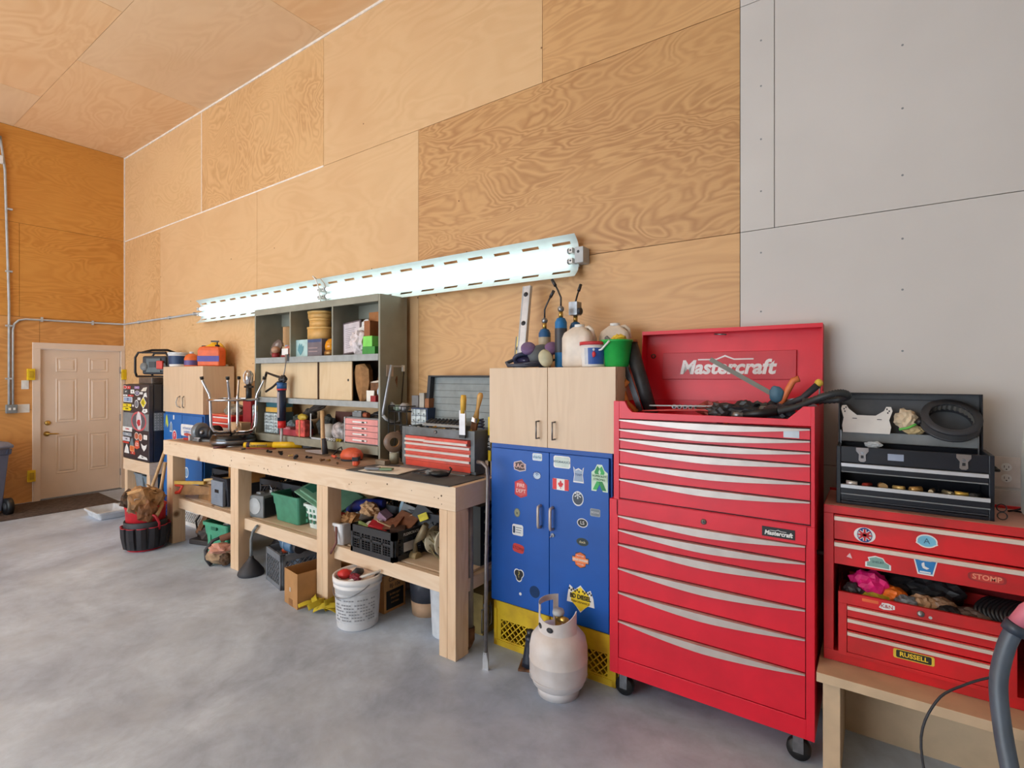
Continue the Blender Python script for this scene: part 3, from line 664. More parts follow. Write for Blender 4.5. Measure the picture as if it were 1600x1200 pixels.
P(t, 'label_band', MB().box(-.118, .118, -.0735, -.07, .05, .11, C(70, 60, 150))); P(t, 'pump', MB().cyl((.06, 0, .21), (.06, 0, .235), .022, BLACK).cyl((.06, 0, .23), (.06, 0, .27), .006, BLACK).box(-.005, .075, -.01, .01, .265, .28, BLACK))
ONE('plastic_disc', MB().lathe([(0, 0), (.03, 0), (.028, .02), (0, .022)], WHITE), 'small white cap on the right edge of the far cabinet', 'disc', (-5.98, -.09, 1.773))
# ============================================================ workbench
t = T('workbench', 'long pine workbench with doubled posts and a lower shelf', 'workbench', (-5.92, -.732, 0))
L = 3.92
P(t, 'tabletop', MB().box(.038, L-.038, .038, .70, .985, 1.013, BENCHTOP))
ap = P(t, 'apron', MB().box(0, L, 0, .038, .873, 1.015, PINE), bev=.002)
P(t, 'apron', MB().box(L-.038, L, .0385, .70, .873, 1.015, PINE), bev=.002); P(t, 'apron', MB().box(0, .038, .0385, .70, .873, 1.015, PINE), bev=.002)
for x in (.08, 1.34, 2.58, 3.79):
    wd = .13
    P(t, 'leg', MB().box(x, x+wd*.5-.001, .001, .118, 0, .8725, PINEV).box(x+wd*.5, x+wd, .001, .118, 0, .8725, PINEV), bev=.003)
    P(t, 'leg', MB().box(x, x+.09, .60, .69, 0, .984, PINEV), bev=.003)
P(t, 'lower_shelf', MB().box(.05, L-.08, .12, .68, .425, .44, PINE)); P(t, 'shelf_beam', MB().box(.04, L-.03, .055, .093, .345, .441, PINE), bev=.002)
P(t, 'shelf_beam', MB().box(L-.076, L-.038, .093, .6, .345, .424, PINE), bev=.002)
b = MB()
for k in range(30):
    x = random.uniform(.1, L-.1); z = random.uniform(.89, 1.0); b.cyl((x, -.0012, z), (x, .002, z), random.choice([.004, .003, .003, .006]), M((110, 84, 62), .8), n=8)
p_ = P(ap, 'nail_head', b); p_['kind'] = 'stuff'
TZ = 1.0135
b = MB(); b.box(-2.99, -2.04, -.745, -.41, TZ+.002, TZ+.0065, M((88, 90, 92), .8, 0, .1, 10)); ONE('rubber_mat', b, 'thin grey rubber mat at the near end of the bench top', 'mat')

# ============================================================ grey shelf unit (hutch)
t = T('shelf_unit', 'grey painted shelf unit standing on the bench with sliding plywood doors', 'shelf', (-4.94, -.32, TZ))
W = 1.81; z0 = TZ
def zz(z): return z-z0
DD = .28
P(t, 'side_panel', MB().box(0, .02, 0, DD, 0, zz(2.30), HUTCH)); P(t, 'side_panel', MB().box(W-.02, W, 0, DD, 0, zz(2.30), HUTCH))
P(t, 'top_board', MB().box(.02, W-.02, 0, DD, zz(2.28), zz(2.30), HUTCH)); P(t, 'top_rail', MB().box(.0201, W-.0201, -.002, .018, zz(2.245), zz(2.302), HUTCH))
P(t, 'shelf', MB().box(.02, W-.02, .001, DD, zz(1.80), zz(1.835), HUTCH)); P(t, 'shelf_edge', MB().box(.021, W-.021, -.003, .016, zz(1.785), zz(1.837), M((160, 166, 166), .5)))
P(t, 'shelf', MB().box(.02, W-.02, .001, DD, zz(1.435), zz(1.458), HUTCH)); P(t, 'shelf_edge', MB().box(.021, W-.021, -.003, .016, zz(1.415), zz(1.462), M((160, 166, 166), .5)))
P(t, 'shelf', MB().box(.02, W-.02, .001, DD, zz(1.095), zz(1.115), HUTCH)); P(t, 'shelf_edge', MB().box(.021, W-.021, -.003, .016, zz(1.05), zz(1.117), M((142, 140, 124), .6)))
for x in (.596, 1.213): P(t, 'divider', MB().box(x-.009, x+.009, .002, DD, zz(1.8351), zz(2.279), HUTCH))
P(t, 'back_rail', MB().box(.02, W-.02, DD-.015, DD, zz(2.16), zz(2.279), HUTCH)); P(t, 'shade_panel', MB().box(.02, W-.02, DD-.012, DD, zz(1.459), zz(1.799), DKWOOD))  # dark brown back panels carry the unit's interior shade in their colour
P(t, 'shade_panel', MB().box(.6, 1.21, DD-.012, DD, zz(1.836), zz(2.158), DKWOOD))
PLYP = grain('door plywood', (222, 198, 162), (206, 176, 134), (2, 9, 0), (3, 3, .8), 8, .4, .55)
q = P(t, 'sliding_door', MB().box(.03, .985, .045, .056, zz(1.463), zz(1.784), PLYP), 'pale plywood sliding door'); P(q, 'finger_hole', MB().cyl((.07, .0445, zz(1.63)), (.07, .046, zz(1.63)), .012, BLACK, n=12))
q = P(t, 'sliding_door', MB().box(1.0, 1.43, .03, .041, zz(1.463), zz(1.784), PLYP), 'pale plywood sliding door'); P(q, 'finger_hole', MB().cyl((1.385, .0295, zz(1.63)), (1.385, .031, zz(1.63)), .011, BLACK, n=12))
P(t, 'door_stop', MB().box(.978, .992, .02, .03, zz(1.463), zz(1.784), DKWOOD)); P(t, 'outlet', MB().box(W, W+.006, .06, .13, zz(1.66), zz(1.75), M((196, 176, 156), .6)), 'beige outlet plate', bev=.002)
HS = 1.8365  # top of upper shelf
def on(z): return z
# bay 1
ONE('glass_dish', MB().lathe([(.0, -.02), (.075, -.02), (.095, .015), (.088, .02), (.07, -.008), (0, -.008)], M((130, 110, 100), .3, .3), R=Matrix.Rotation(radians(72), 4, 'X') @ Matrix.Rotation(.3, 4, 'Z'), n=9), 'faceted dark dish leaning at the left of the shelf unit', 'dish', (-4.78, -.18, HS+.094))
t = T('knob_tool', 'round-headed knob tool with a red collar beside the dish', 'tool', (-4.69, -.25, HS)); P(t, 'collar', MB().cyl((0, 0, 0), (0, 0, .045), .035, C(150, 40, 46))); P(t, 'knob', MB().blob((0, 0, .075), (.04, .04, .036), C(196, 150, 120), .05))
t = T('packet', 'pink and white packet at the divider of the first bay', 'packet', (-4.45, -.24, HS)); P(t, 'packet_body', MB().blob((0, 0, .055), (.09, .06, .055), C(220, 140, 120), .25, 2, 4)); P(t, 'packet_label', MB().cb((.0, -.062, .05), (.1, .006, .06), WHITE))
ONE('card', MB().cb((0, 0, .06), (.05, .004, .12), C(170, 190, 220), (.2, .1, .5)), 'light blue card standing behind the round knob', 'card', (-4.57, -.2, HS))
for k, (m, w, h, rz) in enumerate(((DKRED, .30, .025, .1), (DKWOOD, .28, .03, -.05), (BROWN, .26, .03, .2), (M((186, 160, 120), .8), .24, .02, .5))):
    ONE('magazine', MB().box(-w/2, w/2, -.09, .09, 0, h, m), ['dark red booklet at the bottom of the pile in the first bay', 'dark booklet second in the pile in the first bay', 'brown booklet third in the pile in the first bay', 'tan booklet on top of the pile in the first bay'][k], 'booklet', (-4.50, -.125, HS+(.0, .025, .055, .085)[k]+.11*0), rz, 'pile of booklets in the first bay')
# bay 2
WOODB = M((214, 166, 96), .5, 0, .06, 20)
t = T('boxed_light', 'pale teal carton with a leaf drawing in the middle bay', 'box', (-4.21, -.19, HS), rz=.0)
P(t, 'carton', MB().box(-.13, .05, -.075, .075, 0, .155, C(178, 208, 206)).box(.0505, .26, -.075, .075, 0, .155, C(112, 104, 112)), bev=.002)
P(t, 'picture', MB().prism([(-.06, .06), (-.03, .025), (-.02, .015), (0, .03), (.025, .06), (.03, .1), (.01, .09), (0, .12), (-.02, .1), (-.03, .125), (-.05, .1)], -.077, -.0751, C(96, 150, 160), c=(-.035, 0, 0)))
P(t, 'label_band', MB().box(.06, .25, -.077, -.0751, .125, .15, C(60, 80, 120)).box(.07, .2, -.077, -.0751, .04, .05, C(160, 140, 140)).box(.07, .2, -.077, -.0751, .07, .08, C(160, 140, 140)))
for k, (r, z, hh, lab) in enumerate(((.135, .157, .11, 'largest oval bentwood box, at the bottom of the stack'), (.115, .268, .075, 'middle bentwood box of the stack'), (.13, .344, .065, 'bentwood box lid on top of the stack'))):
    t = T('bentwood_box', lab, 'box', (-4.11, -.17, HS+z), group='bentwood boxes in the middle bay')
    P(t, 'box_side', MB().lathe([(0, 0), (r, 0), (r, hh-.018), (0, hh-.018)], WOODB, sy=.68)); P(t, 'rim', MB().lathe([(0, hh-.018), (r+.004, hh-.018), (r+.004, hh-.002), (0, hh)], M((228, 182, 110), .5), sy=.7))
t = T('amber_beacon', 'amber ribbed lamp on a bronze base in the middle bay', 'lamp', (-3.84, -.24, HS))
P(t, 'base', MB().lathe([(0, 0), (.062, 0), (.066, .03), (.056, .05), (0, .05)], M((150, 110, 60), .35, .6))); P(t, 'lens', MB().lathe([(0, .05), (.055, .05), (.058, .085), (.05, .12), (.03, .145), (0, .15)], M((226, 146, 20), .15, 0, .1, 40)))
ONE('foam_bag', MB().loft([[(x*w, y*.05, z) for x, y in ((1, -.6), (1, .6), (0, 1), (-1, .6), (-1, -.6), (0, -1))] for z, w in ((0, .03), (.12, .05), (.25, .065), (.33, .06), (.36, .04))], M((222, 218, 208), .7, 0, .05), True, True), 'white foam bag leaning on the second divider', 'bag', (-3.785, -.16, HS+.02), rot=(0, -.14, 0))
# bay 3
t = T('picture_frame', 'framed printed notice leaning in the right bay', 'frame', (-3.66, -.26, HS+.004), rot=(radians(-6), radians(-7), radians(8)))
P(t, 'frame_body', MB().box(0, .2, 0, .012, 0, .27, M((96, 80, 84), .5))); b = MB(); b.box(.012, .188, -.002, 0, .012, .258, M((206, 196, 200), .5))
for k in range(11): b.box(.03, .13+.04*((k*7) % 3)/2, -.003, -.002, .05+k*.016, .055+k*.016, C(150, 140, 146))
P(t, 'notice', b)
ONE('carton', MB().box(-.17, .17, -.04, .04, 0, .2, M((176, 112, 60), .7)), 'brown carton standing at the back of the right bay', 'box', (-3.32, -.09, HS+.16)); ONE('carton', MB().box(-.17, .17, -.05, .05, 0, .155, M((150, 96, 54), .7)), 'lower brown carton under the other in the right bay', 'box', (-3.32, -.10, HS))
ONE('clear_bag', MB().blob((0, 0, .1), (.085, .06, .1), M((224, 214, 216), .35, 0, .1, 20), .3, 3, 5), 'clear bag of white pieces in front of the framed notice', 'bag', (-3.455, -.26, HS), rot=(0, 0, 0)); ONE('plastic_bag', MB().blob((0, 0, .19), (.085, .05, .1), M((236, 232, 228), .5), .35, 2.4, 9).blob((-.1, 0, .07), (.09, .04, .06), M((236, 232, 228), .5), .3, 3, 2, rot=(0, .7, 0)), 'white plastic bag piled behind the clear bag', 'bag', (-3.47, -.17, HS))
ONE('brown_binder', MB().box(-.035, .035, -.08, .08, 0, .27, M((150, 92, 54), .7)), 'brown binder upright behind the green box', 'binder', (-3.345, -.19, HS))
t = T('green_box', 'bright green box on a darker green one in the right bay', 'box', (-3.285, -.25, HS)); P(t, 'lower_box', MB().box(-.075, .075, -.055, .055, 0, .06, C(50, 140, 56)), 'darker green base'); P(t, 'upper_box', MB().box(-.075, .035, -.05, .05, .06, .145, C(130, 220, 96)), bev=.004)
t = T('spray_can', 'slim lettered spray can with a silver top in the right bay', 'spray can', (-3.20, -.2, HS)); P(t, 'can_body', MB().lathe([(0, 0), (.03, 0), (.03, .25), (.02, .27), (0, .27)], C(70, 60, 58)).text('WILD', .07, (.0, .13), WHITE, -.031, rot=-pi/2)); P(t, 'cap', MB().lathe([(0, .27), (.022, .27), (.018, .32), (0, .325)], M((200, 204, 214), .3, .5)))
# middle right compartment
MS = 1.4585
ONE('paper_bag', MB().loft([[(x*w*.1, y*.05, z) for x, y in ((1, -.5), (.4, -1), (-.5, -.8), (-1, -.2), (-.8, .8), (.6, 1))] for z, w in ((0, .3), (.06, .7), (.15, 1), (.25, 1.05), (.3, .6))], KRAFT, True, False), 'crumpled brown paper bag in the compartment right of the doors', 'bag', (-3.43, -.22, MS), rot=(0, -.12, 0))
ONE('paper_bag', MB().blob((0, 0, .13), (.10, .05, .13), M((120, 76, 44), .85, 0, .15, 20), .5, 2.5, 3), 'darker brown paper wad at the back right of the compartment', 'bag', (-3.24, -.15, MS))
ONE('card', MB().box(-.04, .04, -.003, .003, 0, .09, PAPER), 'small white card standing in front of the paper bag', 'card', (-3.285, -.285, MS), rz=.1); ONE('small_box', MB().box(-.03, .03, -.02, .02, 0, .05, DKRED), 'small dark red box beside the white card', 'box', (-3.225, -.29, MS))
ONE('bag', MB().blob((0, 0, .09), (.045, .05, .085), M((190, 210, 226), .5), .2, 2, 3), 'pale blue bag pressed to the right side panel', 'bag', (-3.19, -.23, MS)); ONE('wood_scrap', MB().cb((0, 0, .16), (.14, .03, .015), C(206, 190, 170), (0, -.15, .2)).box(-.05, .05, -.03, .03, 0, .15, BROWN), 'wood block with a pale stick across its top', 'scrap', (-3.3, -.2, MS))
# bottom level
BS = 1.1175
def cabinet_of_clear_drawers(root, W, D, H, nx, nz, frame, hw):
    P(root, 'case', MB().box(0, W, .006, D, 0, H, frame))
    for i in range(nx):
        for k in range(nz):
            x0 = .006+i*(W-.012)/nx; z_ = .006+k*(H-.012)/nz; w_ = (W-.012)/nx-.004; h_ = (H-.012)/nz-.004
            P(root, 'drawer', MB().box(x0, x0+w_, -.002, .012, z_, z_+h_, hw).box(x0+w_*.35, x0+w_*.65, -.012, -.002, z_+h_*.15, z_+h_*.35, hw))
CLR = M((186, 200, 204), .25, 0, .22, 30)
t = T('parts_organizer', 'clear-drawer parts organiser at the left of the bottom shelf', 'organizer', (-4.86, -.27, BS)); cabinet_of_clear_drawers(t, .25, .15, .20, 3, 6, C(60, 84, 90), CLR)
ONE('yellow_box', MB().box(0, .22, -.07, .07, 0, .045, C(222, 176, 80)), 'yellow box lying on the clear-drawer organiser', 'box', (-4.85, -.19, BS+.201)); ONE('teal_case', MB().box(0, .23, -.07, .07, 0, .045, C(50, 110, 124)), 'teal case on top of the yellow box', 'case', (-4.86, -.18, BS+.247))
t = T('parts_box', 'low pink-red divided box on the bottom shelf', 'box', (-4.58, -.28, BS)); P(t, 'box_body', MB().box(0, .32, 0, .14, 0, .055, C(170, 60, 72))); P(t, 'lid', MB().box(-.003, .18, -.003, .143, .055, .075, C(190, 120, 126)))
for k, (x, y, z, r, c, lab) in enumerate(((-4.50, -.18, .12, (.075, .05, .045), (104, 116, 120), 'grey cloth bundle on the low pink box'), (-4.38, -.2, .17, (.08, .05, .05), (94, 108, 104), 'greenish cloth bundle above the grey one'), (-4.30, -.14, .225, (.06, .06, .05), (84, 76, 70), 'dark bundle at the top of the cloth pile'), (-4.42, -.12, .09, (.12, .05, .08), (70, 72, 80), 'dark cloth at the back of the pile'))):
    ONE('rag', MB().blob((0, 0, 0), r, M(c, .85, 0, .15, 20, bump=.4), .4, 2.2, k+2), lab, 'rag', (x, y, BS+z-.03), group='rags on the bottom shelf')
t = T('strap_bundle', 'red ratchet strap bundle with a yellow top on the bottom shelf', 'strap', (-4.24, -.26, BS))
P(t, 'bundle', MB().box(-.07, .07, -.03, .03, 0, .15, M((206, 84, 76), .8, 0, .25, 24)), 'red webbing', bev=.01); P(t, 'buckle', MB().blob((.0, 0, .175), (.065, .03, .03), C(196, 168, 60), .2)); P(t, 'tie', MB().box(-.004, .006, -.036, -.03, 0, .15, C(220, 180, 120)))
b = MB(); b.box(-.007, .007, -.0015, .0015, 0, .22, LTGREY).box(-.007, .15, -.0015, .0015, 0, .014, LTGREY); ONE('framing_square', b, 'small grey steel square standing at the shelf edge', 'square', (-4.035, -.315, BS), bev=.001)
ONE('black_pouch', MB().blob((0, 0, .09), (.11, .07, .1), M((54, 58, 56), .8, 0, .2, 14), .3, 2, 6), 'dark pouch behind the steel square', 'pouch', (-4.0, -.17, BS)); ONE('wooden_board', MB().cb((0, 0, .13), (.3, .012, .2), M((86, 42, 32), .6), (-.15, 0, 0)), 'dark reddish board leaning behind the dark pouch', 'board', (-3.84, -.10, BS))
ONE('dark_flap', MB().blob((0, 0, 0), (.11, .05, .03), M((72, 62, 56), .8), .3, 2.5, 12, rot=(0, -.35, .2)), 'dark flap resting across the top of the bundles', 'flap', (-4.16, -.16, BS+.26))
ONE('spray_tub', MB().lathe([(0, 0), (.045, 0), (.045, .13), (0, .135)], M((176, 170, 160), .5)), 'pale grey canister left of the clear bag on the bottom shelf', 'canister', (-3.87, -.24, BS)); ONE('clear_bag', MB().blob((0, 0, .075), (.09, .05, .08), M((196, 190, 192), .3, 0, .3, 26), .25, 3, 3), 'clear bag of hardware beside the pale canister', 'bag', (-3.73, -.24, BS)); ONE('dark_sock', MB().blob((0, 0, 0), (.1, .06, .06), M((50, 40, 38), .8), .4, 2, 5), 'dark rag slumped over the clear bag of hardware', 'rag', (-3.66, -.16, BS+.15))
for k in range(7):
    ONE('pipe_fitting', MB().cyl((0, 0, 0), (0, -.02, 0), .011, WHITE if k < 5 else C(216, 190, 40), n=12).cyl((0, -.02, 0), (0, -.021, 0), .006, BLACK, n=8), 'small white round fitting in the row along the shelf edge' if k < 5 else 'small yellow round fitting at the end of the row', 'fitting', (-3.865+k*.036, -.287, BS+.012), group='white fittings in a row on the shelf edge' if k < 5 else 'yellow fittings at the end of the row')
t = T('drawer_chest', 'small grey chest with four pink drawers at the right of the bottom shelf', 'tool chest', (-3.59, -.305, BS))
P(t, 'case', MB().box(0, .43, .012, .2, 0, .21, GREY).box(0, .012, 0, .012, 0, .21, LTGREY).box(.418, .43, 0, .012, 0, .21, LTGREY))
for k in range(4):
    z_ = .008+k*.049; q = P(t, 'drawer', MB().box(.015, .415, -.001, .012, z_, z_+.045, C(226, 150, 146)), 'pink drawer', bev=.002)
    P(q, 'handle', MB().box(.12, .29, -.009, -.001, z_+.016, z_+.028, WHITE).box(.235, .265, -.0105, -.009, z_+.015, z_+.027, DKSTEEL))
ONE('parts_tray', MB().box(0, .11, 0, .07, 0, .04, GREY).box(.01, .05, .01, .06, .04, .048, LTGREY).box(.06, .1, .01, .06, .04, .048, LTGREY), 'grey divided tray on the pink-drawer chest', 'tray', (-3.54, -.26, BS+.211)); ONE('orange_roll', MB().cyl((0, 0, .02), (.05, 0, .02), .02, C(170, 90, 60)), 'small orange-brown roll on the pink-drawer chest', 'roll', (-3.4, -.25, BS+.211)); ONE('black_cable', MB().tube([(.0, 0, .012), (.08, -.02, .03), (.16, 0, .02), (.1, .03, .05), (.02, .02, .03), (.12, -.01, .012), (.2, .01, .012)], .012, BLACK, 8), 'black cable heaped on the pink-drawer chest', 'cable', (-3.36, -.22, BS+.211))

# tools hanging on the shelf unit
t = T('grease_gun', 'blue grease gun with a black lever hanging from the shelf edge', 'grease gun', (-4.40, -.365, 1.16))
P(t, 'barrel', MB().cyl((0, 0, .1), (0, 0, .40), .036, C(26, 40, 66)), 'dark blue barrel'); P(t, 'barrel_cap', MB().cyl((0, 0, .39), (0, 0, .445), .042, C(40, 92, 150)).cyl((0, 0, .375), (0, 0, .392), .0415, C(190, 40, 50)))
P(t, 'label_band', MB().box(-.012, .02, -.0375, -.03, .13, .36, C(150, 144, 150))); P(t, 'tip', MB().cyl((0, 0, .035), (0, 0, .1), .034, C(214, 36, 40)).cyl((-.005, 0, -.12), (0, 0, .035), .012, LTGREY), 'red cap and grey spout')
P(t, 'lever', MB().tube([(.05, 0, .5), (.0, 0, .49), (-.06, -.01, .50), (-.2, -.03, .535), (-.215, -.03, .5)], .011, BLACK)); P(t, 'lever', MB().tube([(.03, 0, .46), (-.04, -.01, .45), (-.12, -.02, .40), (-.21, -.03, .36)], .01, BLACK)); P(t, 'rod', MB().tube([(0, 0, .44), (.03, .01, .55), (.035, .03, .70)], .005, STEEL)); P(t, 'coupler', MB().blob((.02, 0, .475), (.05, .03, .035), BLACK, .3, 4)); P(t, 'hanger', MB().box(.02, .05, .02, .04, .64, .70, STEEL))
t = T('air_tool', 'chrome and black air tool hanging at the left edge of the shelf unit', 'air tool', (-4.955, -.37, 1.42)); P(t, 'grip', MB().cyl((0, 0, 0), (.0, 0, .16), .026, BLACK)); P(t, 'head', MB().blob((0, 0, .225), (.045, .04, .075), CHROME, .15, 2)); P(t, 'bag', MB().blob((-.06, .01, .23), (.035, .03, .06), M((220, 214, 210), .5), .3)); P(t, 'inlet', MB().box(-.07, .07, -.01, .01, .13, .15, BLACK))
t = T('hacksaw', 'silver-framed hacksaw hanging from the outlet on the shelf unit side', 'hacksaw', (-3.105, -.2, 1.4))
b = MB(); b.tube([(0, -.03, .35), (0, -.035, .32), (-.01, -.10, .0), (-.01, -.105, -.04)], .011, M((176, 180, 188), .35, .5), 8); P(t, 'frame', b)
P(t, 'handle', MB().tube([(-.01, -.105, -.04), (0, -.08, -.07), (0, .02, -.11), (0, .06, -.09), (0, .05, .0), (0, -.03, .05)], .013, LTGREY, 8)); P(t, 'blade', MB().cb((0, .085, .13), (.003, .012, .40), DKSTEEL, (-.1, 0, 0))); P(t, 'tensioner', MB().box(-.008, .008, .085, .105, .30, .35, WHITE).box(-.006, .006, -.03, .1, .335, .347, LTGREY))

# ============================================================ on the bench, far end
t = T('drawer_chest', 'red and white small tool chest on the bench beside the far cabinet', 'tool chest', (-5.86, -.30, TZ)); P(t, 'case', MB().box(0, .42, .01, .25, 0, .23, C(196, 30, 40)))
for k, (z_, h_, m) in enumerate(((.02, .04, WHITE), (.07, .04, WHITE), (.12, .04, C(216, 60, 50)), (.17, .05, C(216, 90, 70)))): P(t, 'drawer', MB().box(.05, .40, 0, .01, z_, z_+h_, m).box(.06, .39, -.008, 0, z_+h_-.012, z_+h_, WHITE))
P(t, 'lid_tray', MB().box(.0, .42, .01, .25, .23, .245, C(220, 110, 80)))
ONE('canvas_bag', MB().blob((0, 0, .05), (.12, .09, .06), M((150, 138, 120), .9, 0, .15, 20, bump=.4), .4, 2, 4), 'grey-brown canvas bag on the red and white chest', 'bag', (-5.55, -.2, TZ+.245))
ONE('red_case', MB().box(-.08, .08, -.06, .06, 0, .40, M((150, 34, 40), .6)), 'tall dark red case behind the stool', 'case', (-5.33, -.13, TZ)); ONE('carton', MB().box(-.1, .1, -.05, .05, 0, .19, C(196, 158, 118)), 'small brown carton on the bench behind the stool', 'box', (-5.2, -.33, TZ), rz=.1); ONE('carton', MB().cb((0, 0, .09), (.2, .1, .18), C(206, 168, 126), (0, -.1, 0)), 'tan carton tipped on top of the dark red case', 'box', (-5.36, -.14, TZ+.41))
t = T('parts_organizer', 'tall clear-drawer parts organiser left of the shelf unit', 'organizer', (-5.17, -.22, TZ)); cabinet_of_clear_drawers(t, .20, .15, .36, 3, 9, C(110, 116, 124), CLR)
ONE('clear_bag', MB().blob((0, 0, .05), (.09, .07, .06), M((206, 214, 220), .4, 0, .2, 24), .35, 3, 2), 'clear bag of fittings on the tall organiser', 'bag', (-5.06, -.15, TZ+.36)); ONE('red_string', MB().tube([(0, 0, .35), (-.03, -.02, .25), (-.06, -.03, .12), (-.05, -.03, .03), (.02, -.05, .01)], .005, C(200, 70, 76), 6), 'thin red cord hanging down the tall organiser', 'cord', (-5.02, -.25, TZ))
t = T('bench_grinder', 'dark bench grinder with a domed guard left of the stool', 'grinder', (-5.50, -.50, TZ), rz=.3)
P(t, 'base', MB().box(-.12, .12, -.07, .07, 0, .02, GREY), bev=.004); P(t, 'motor', MB().cyl((-.11, 0, .085), (.1, 0, .085), .055, CHAR)); P(t, 'guard', MB().lathe([(0, -.03), (.085, -.03), (.09, -.02), (.09, .02), (.085, .03), (0, .03)], M((120, 128, 134), .4, .3), (-.09, 0, .09), R=Matrix.Rotation(pi/2, 4, 'Y'))); P(t, 'guard', MB().lathe([(0, -.025), (.075, -.025), (.078, .025), (0, .025)], BLACK, (.1, 0, .082), R=Matrix.Rotation(pi/2, 4, 'Y'))); P(t, 'knob', MB().blob((0, -.065, .09), (.022, .018, .022), STEEL, .05)); P(t, 'tool_rest', MB().box(-.04, .04, -.12, -.07, .035, .045, STEEL).box(-.02, 0, -.1, -.08, .0, .035, STEEL))
t = T('clamp', 'small red clamp on the bench left of the grinder', 'clamp', (-5.72, -.58, TZ)); P(t, 'jaw', MB().cb((0, 0, .012), (.12, .03, .02), C(190, 50, 50), (0, 0, .2))); P(t, 'jaw', MB().cb((-.01, .01, .045), (.14, .03, .02), C(196, 80, 76), (0, .15, .1))); P(t, 'pad', MB().box(.04, .07, -.02, .03, .0, .05, LTGREY))
# stool, upside down
t = T('stool', 'chrome-legged stool standing upside down on its black seat', 'stool', (-4.985, -.50, TZ), rz=radians(28))
SR = .19; P(t, 'seat', MB().lathe([(0, 0), (SR-.02, 0), (SR, .018), (SR+.005, .07), (SR-.01, .1), (SR-.03, .108), (0, .11)], GLOSSBLACK, n=40), 'glossy black seat'); P(t, 'seat_band', MB().lathe([(SR+.004, .02), (SR+.009, .024), (SR+.009, .05), (SR+.004, .056)], M((120, 122, 128), .2, .8), n=40, caps=False))
for k in range(4):
    a = k*pi/2+radians(25); c_, s_2 = cos(a), sin(a); q = lambda r, z: (r*c_, r*s_2, z)
    l_ = P(t, 'leg', MB().tube([q(.02, .122), q(.12, .122), q(.165, .135), q(.188, .175), q(.192, .24), q(.196, .44), q(.204, .48), q(.258, .60), q(.264, .625)], .0125, CHROME), 'chrome leg'); P(l_, 'foot_cap', MB().cyl(q(.263, .62), q(.268, .645), .016, BLACK))
P(t, 'foot_ring', MB().tube([(.208*cos(2*pi*i/40), .208*sin(2*pi*i/40), .43) for i in range(40)], .011, CHROME, closed=True), 'chrome ring')
# tools lying on the bench top
t = T('screwdriver', 'screwdriver with a dark red handle at the front edge under the stool', 'screwdriver', (-4.80, -.66, TZ+.012), rz=radians(62)); P(t, 'shaft', MB().cyl((0, 0, 0), (.13, 0, 0), .005, STEEL)); P(t, 'grip', MB().cyl((-.1, 0, 0), (0, 0, 0), .012, C(90, 40, 36), .010))
t = T('metal_rod', 'long thin red-brown rod beside the yellow tube on the bench', 'rod', (-4.47, -.52, TZ+.008), rz=radians(28)); P(t, 'shaft', MB().cyl((-.14, 0, 0), (.14, 0, 0), .007, C(150, 70, 50)))
t = T('caulk_tube', 'yellow lettered tube lying across the bench top', 'tube', (-4.44, -.42, TZ+.03), rz=radians(36))
P(t, 'tube_body', MB().cyl((-.26, 0, 0), (-.0, 0, 0), .024, C(222, 180, 30)).text('Guaranteed', .034, (-.13, 0.0), C(50, 30, 60), -.0255).cyl((-.235, 0, 0), (-.205, 0, 0), .0245, C(60, 30, 60))); P(t, 'sleeve', MB().cyl((.0, 0, 0), (.26, 0, 0), .028, C(232, 186, 24)), 'plain yellow sleeve'); P(t, 'tip', MB().cyl((.26, 0, 0), (.33, 0, 0), .016, CHAR).box(.28, .36, -.05, .05, -.02, -.005, DKSTEEL))
t = T('hammer', 'hammer with a tan handle propped upright against the shelf edge', 'hammer', (-3.71, -.42, TZ))
P(t, 'handle', MB().tube([(.015, .0, .03), (.0, 0, .13), (-.035, .02, .27), (-.055, .03, .36)], [.02, .018, .016, .017], HANDLE), 'tan wooden handle'); P(t, 'grip', MB().tube([(.03, 0, .012), (.018, 0, .1), (.012, 0, .14)], [.024, .021, .019], CHAR), 'black socket'); P(t, 'head', MB().loft([[(x, y*w, .012+z*h) for y, z in ((-1, 0), (1, 0), (1, 1), (-1, 1))] for x, w, h in ((.03, .018, .035), (-.05, .016, .03), (-.14, .012, .022), (-.24, .004, .012))], M((196, 192, 196), .3, .6)), 'pale steel head')
t = T('sander', 'orange palm sander on the bench in front of the pink-drawer chest', 'sander', (-3.33, -.43, TZ), rz=.2); P(t, 'shell', MB().lathe([(0, .012), (.085, .012), (.088, .04), (.07, .075), (.03, .092), (0, .094)], C(216, 92, 58), sx=1.1, sy=.8), 'orange shell'); P(t, 'pad', MB().lathe([(0, 0), (.08, 0), (.08, .012), (0, .012)], CHAR)); P(t, 'cord', MB().tube([(-.08, 0, .03), (-.12, .02, .09), (-.17, .04, .07), (-.2, .02, .02)], .005, BLACK, 6))
t = T('chisel', 'orange-handled chisel lying beside the hammer head', 'chisel', (-3.52, -.45, TZ+.012), rz=radians(-20)); P(t, 'grip', MB().cyl((-.05, 0, 0), (.05, 0, 0), .011, C(222, 96, 66))); P(t, 'blade', MB().box(.05, .12, -.008, .008, -.003, .003, STEEL))
t = T('tape_measure', 'orange and black tape measure standing on the grey mat', 'tape measure', (-3.06, -.60, TZ+.0075), rz=.7); P(t, 'shell', MB().box(-.021, .021, -.04, .04, 0, .09, C(226, 92, 56)), 'orange shell', bev=.012); P(t, 'grip_band', MB().box(-.0225, .0225, -.0415, .0415, .035, .065, CHAR), 'black band', bev=.004)
ONE('paper_sheet', MB().sheet((0, 0, .004), .34, .22, PAPER, .004, 6, 3, th=.0008), 'cream sheet of paper on the grey mat', 'paper', (-2.72, -.60, TZ+.0075), rz=.15)
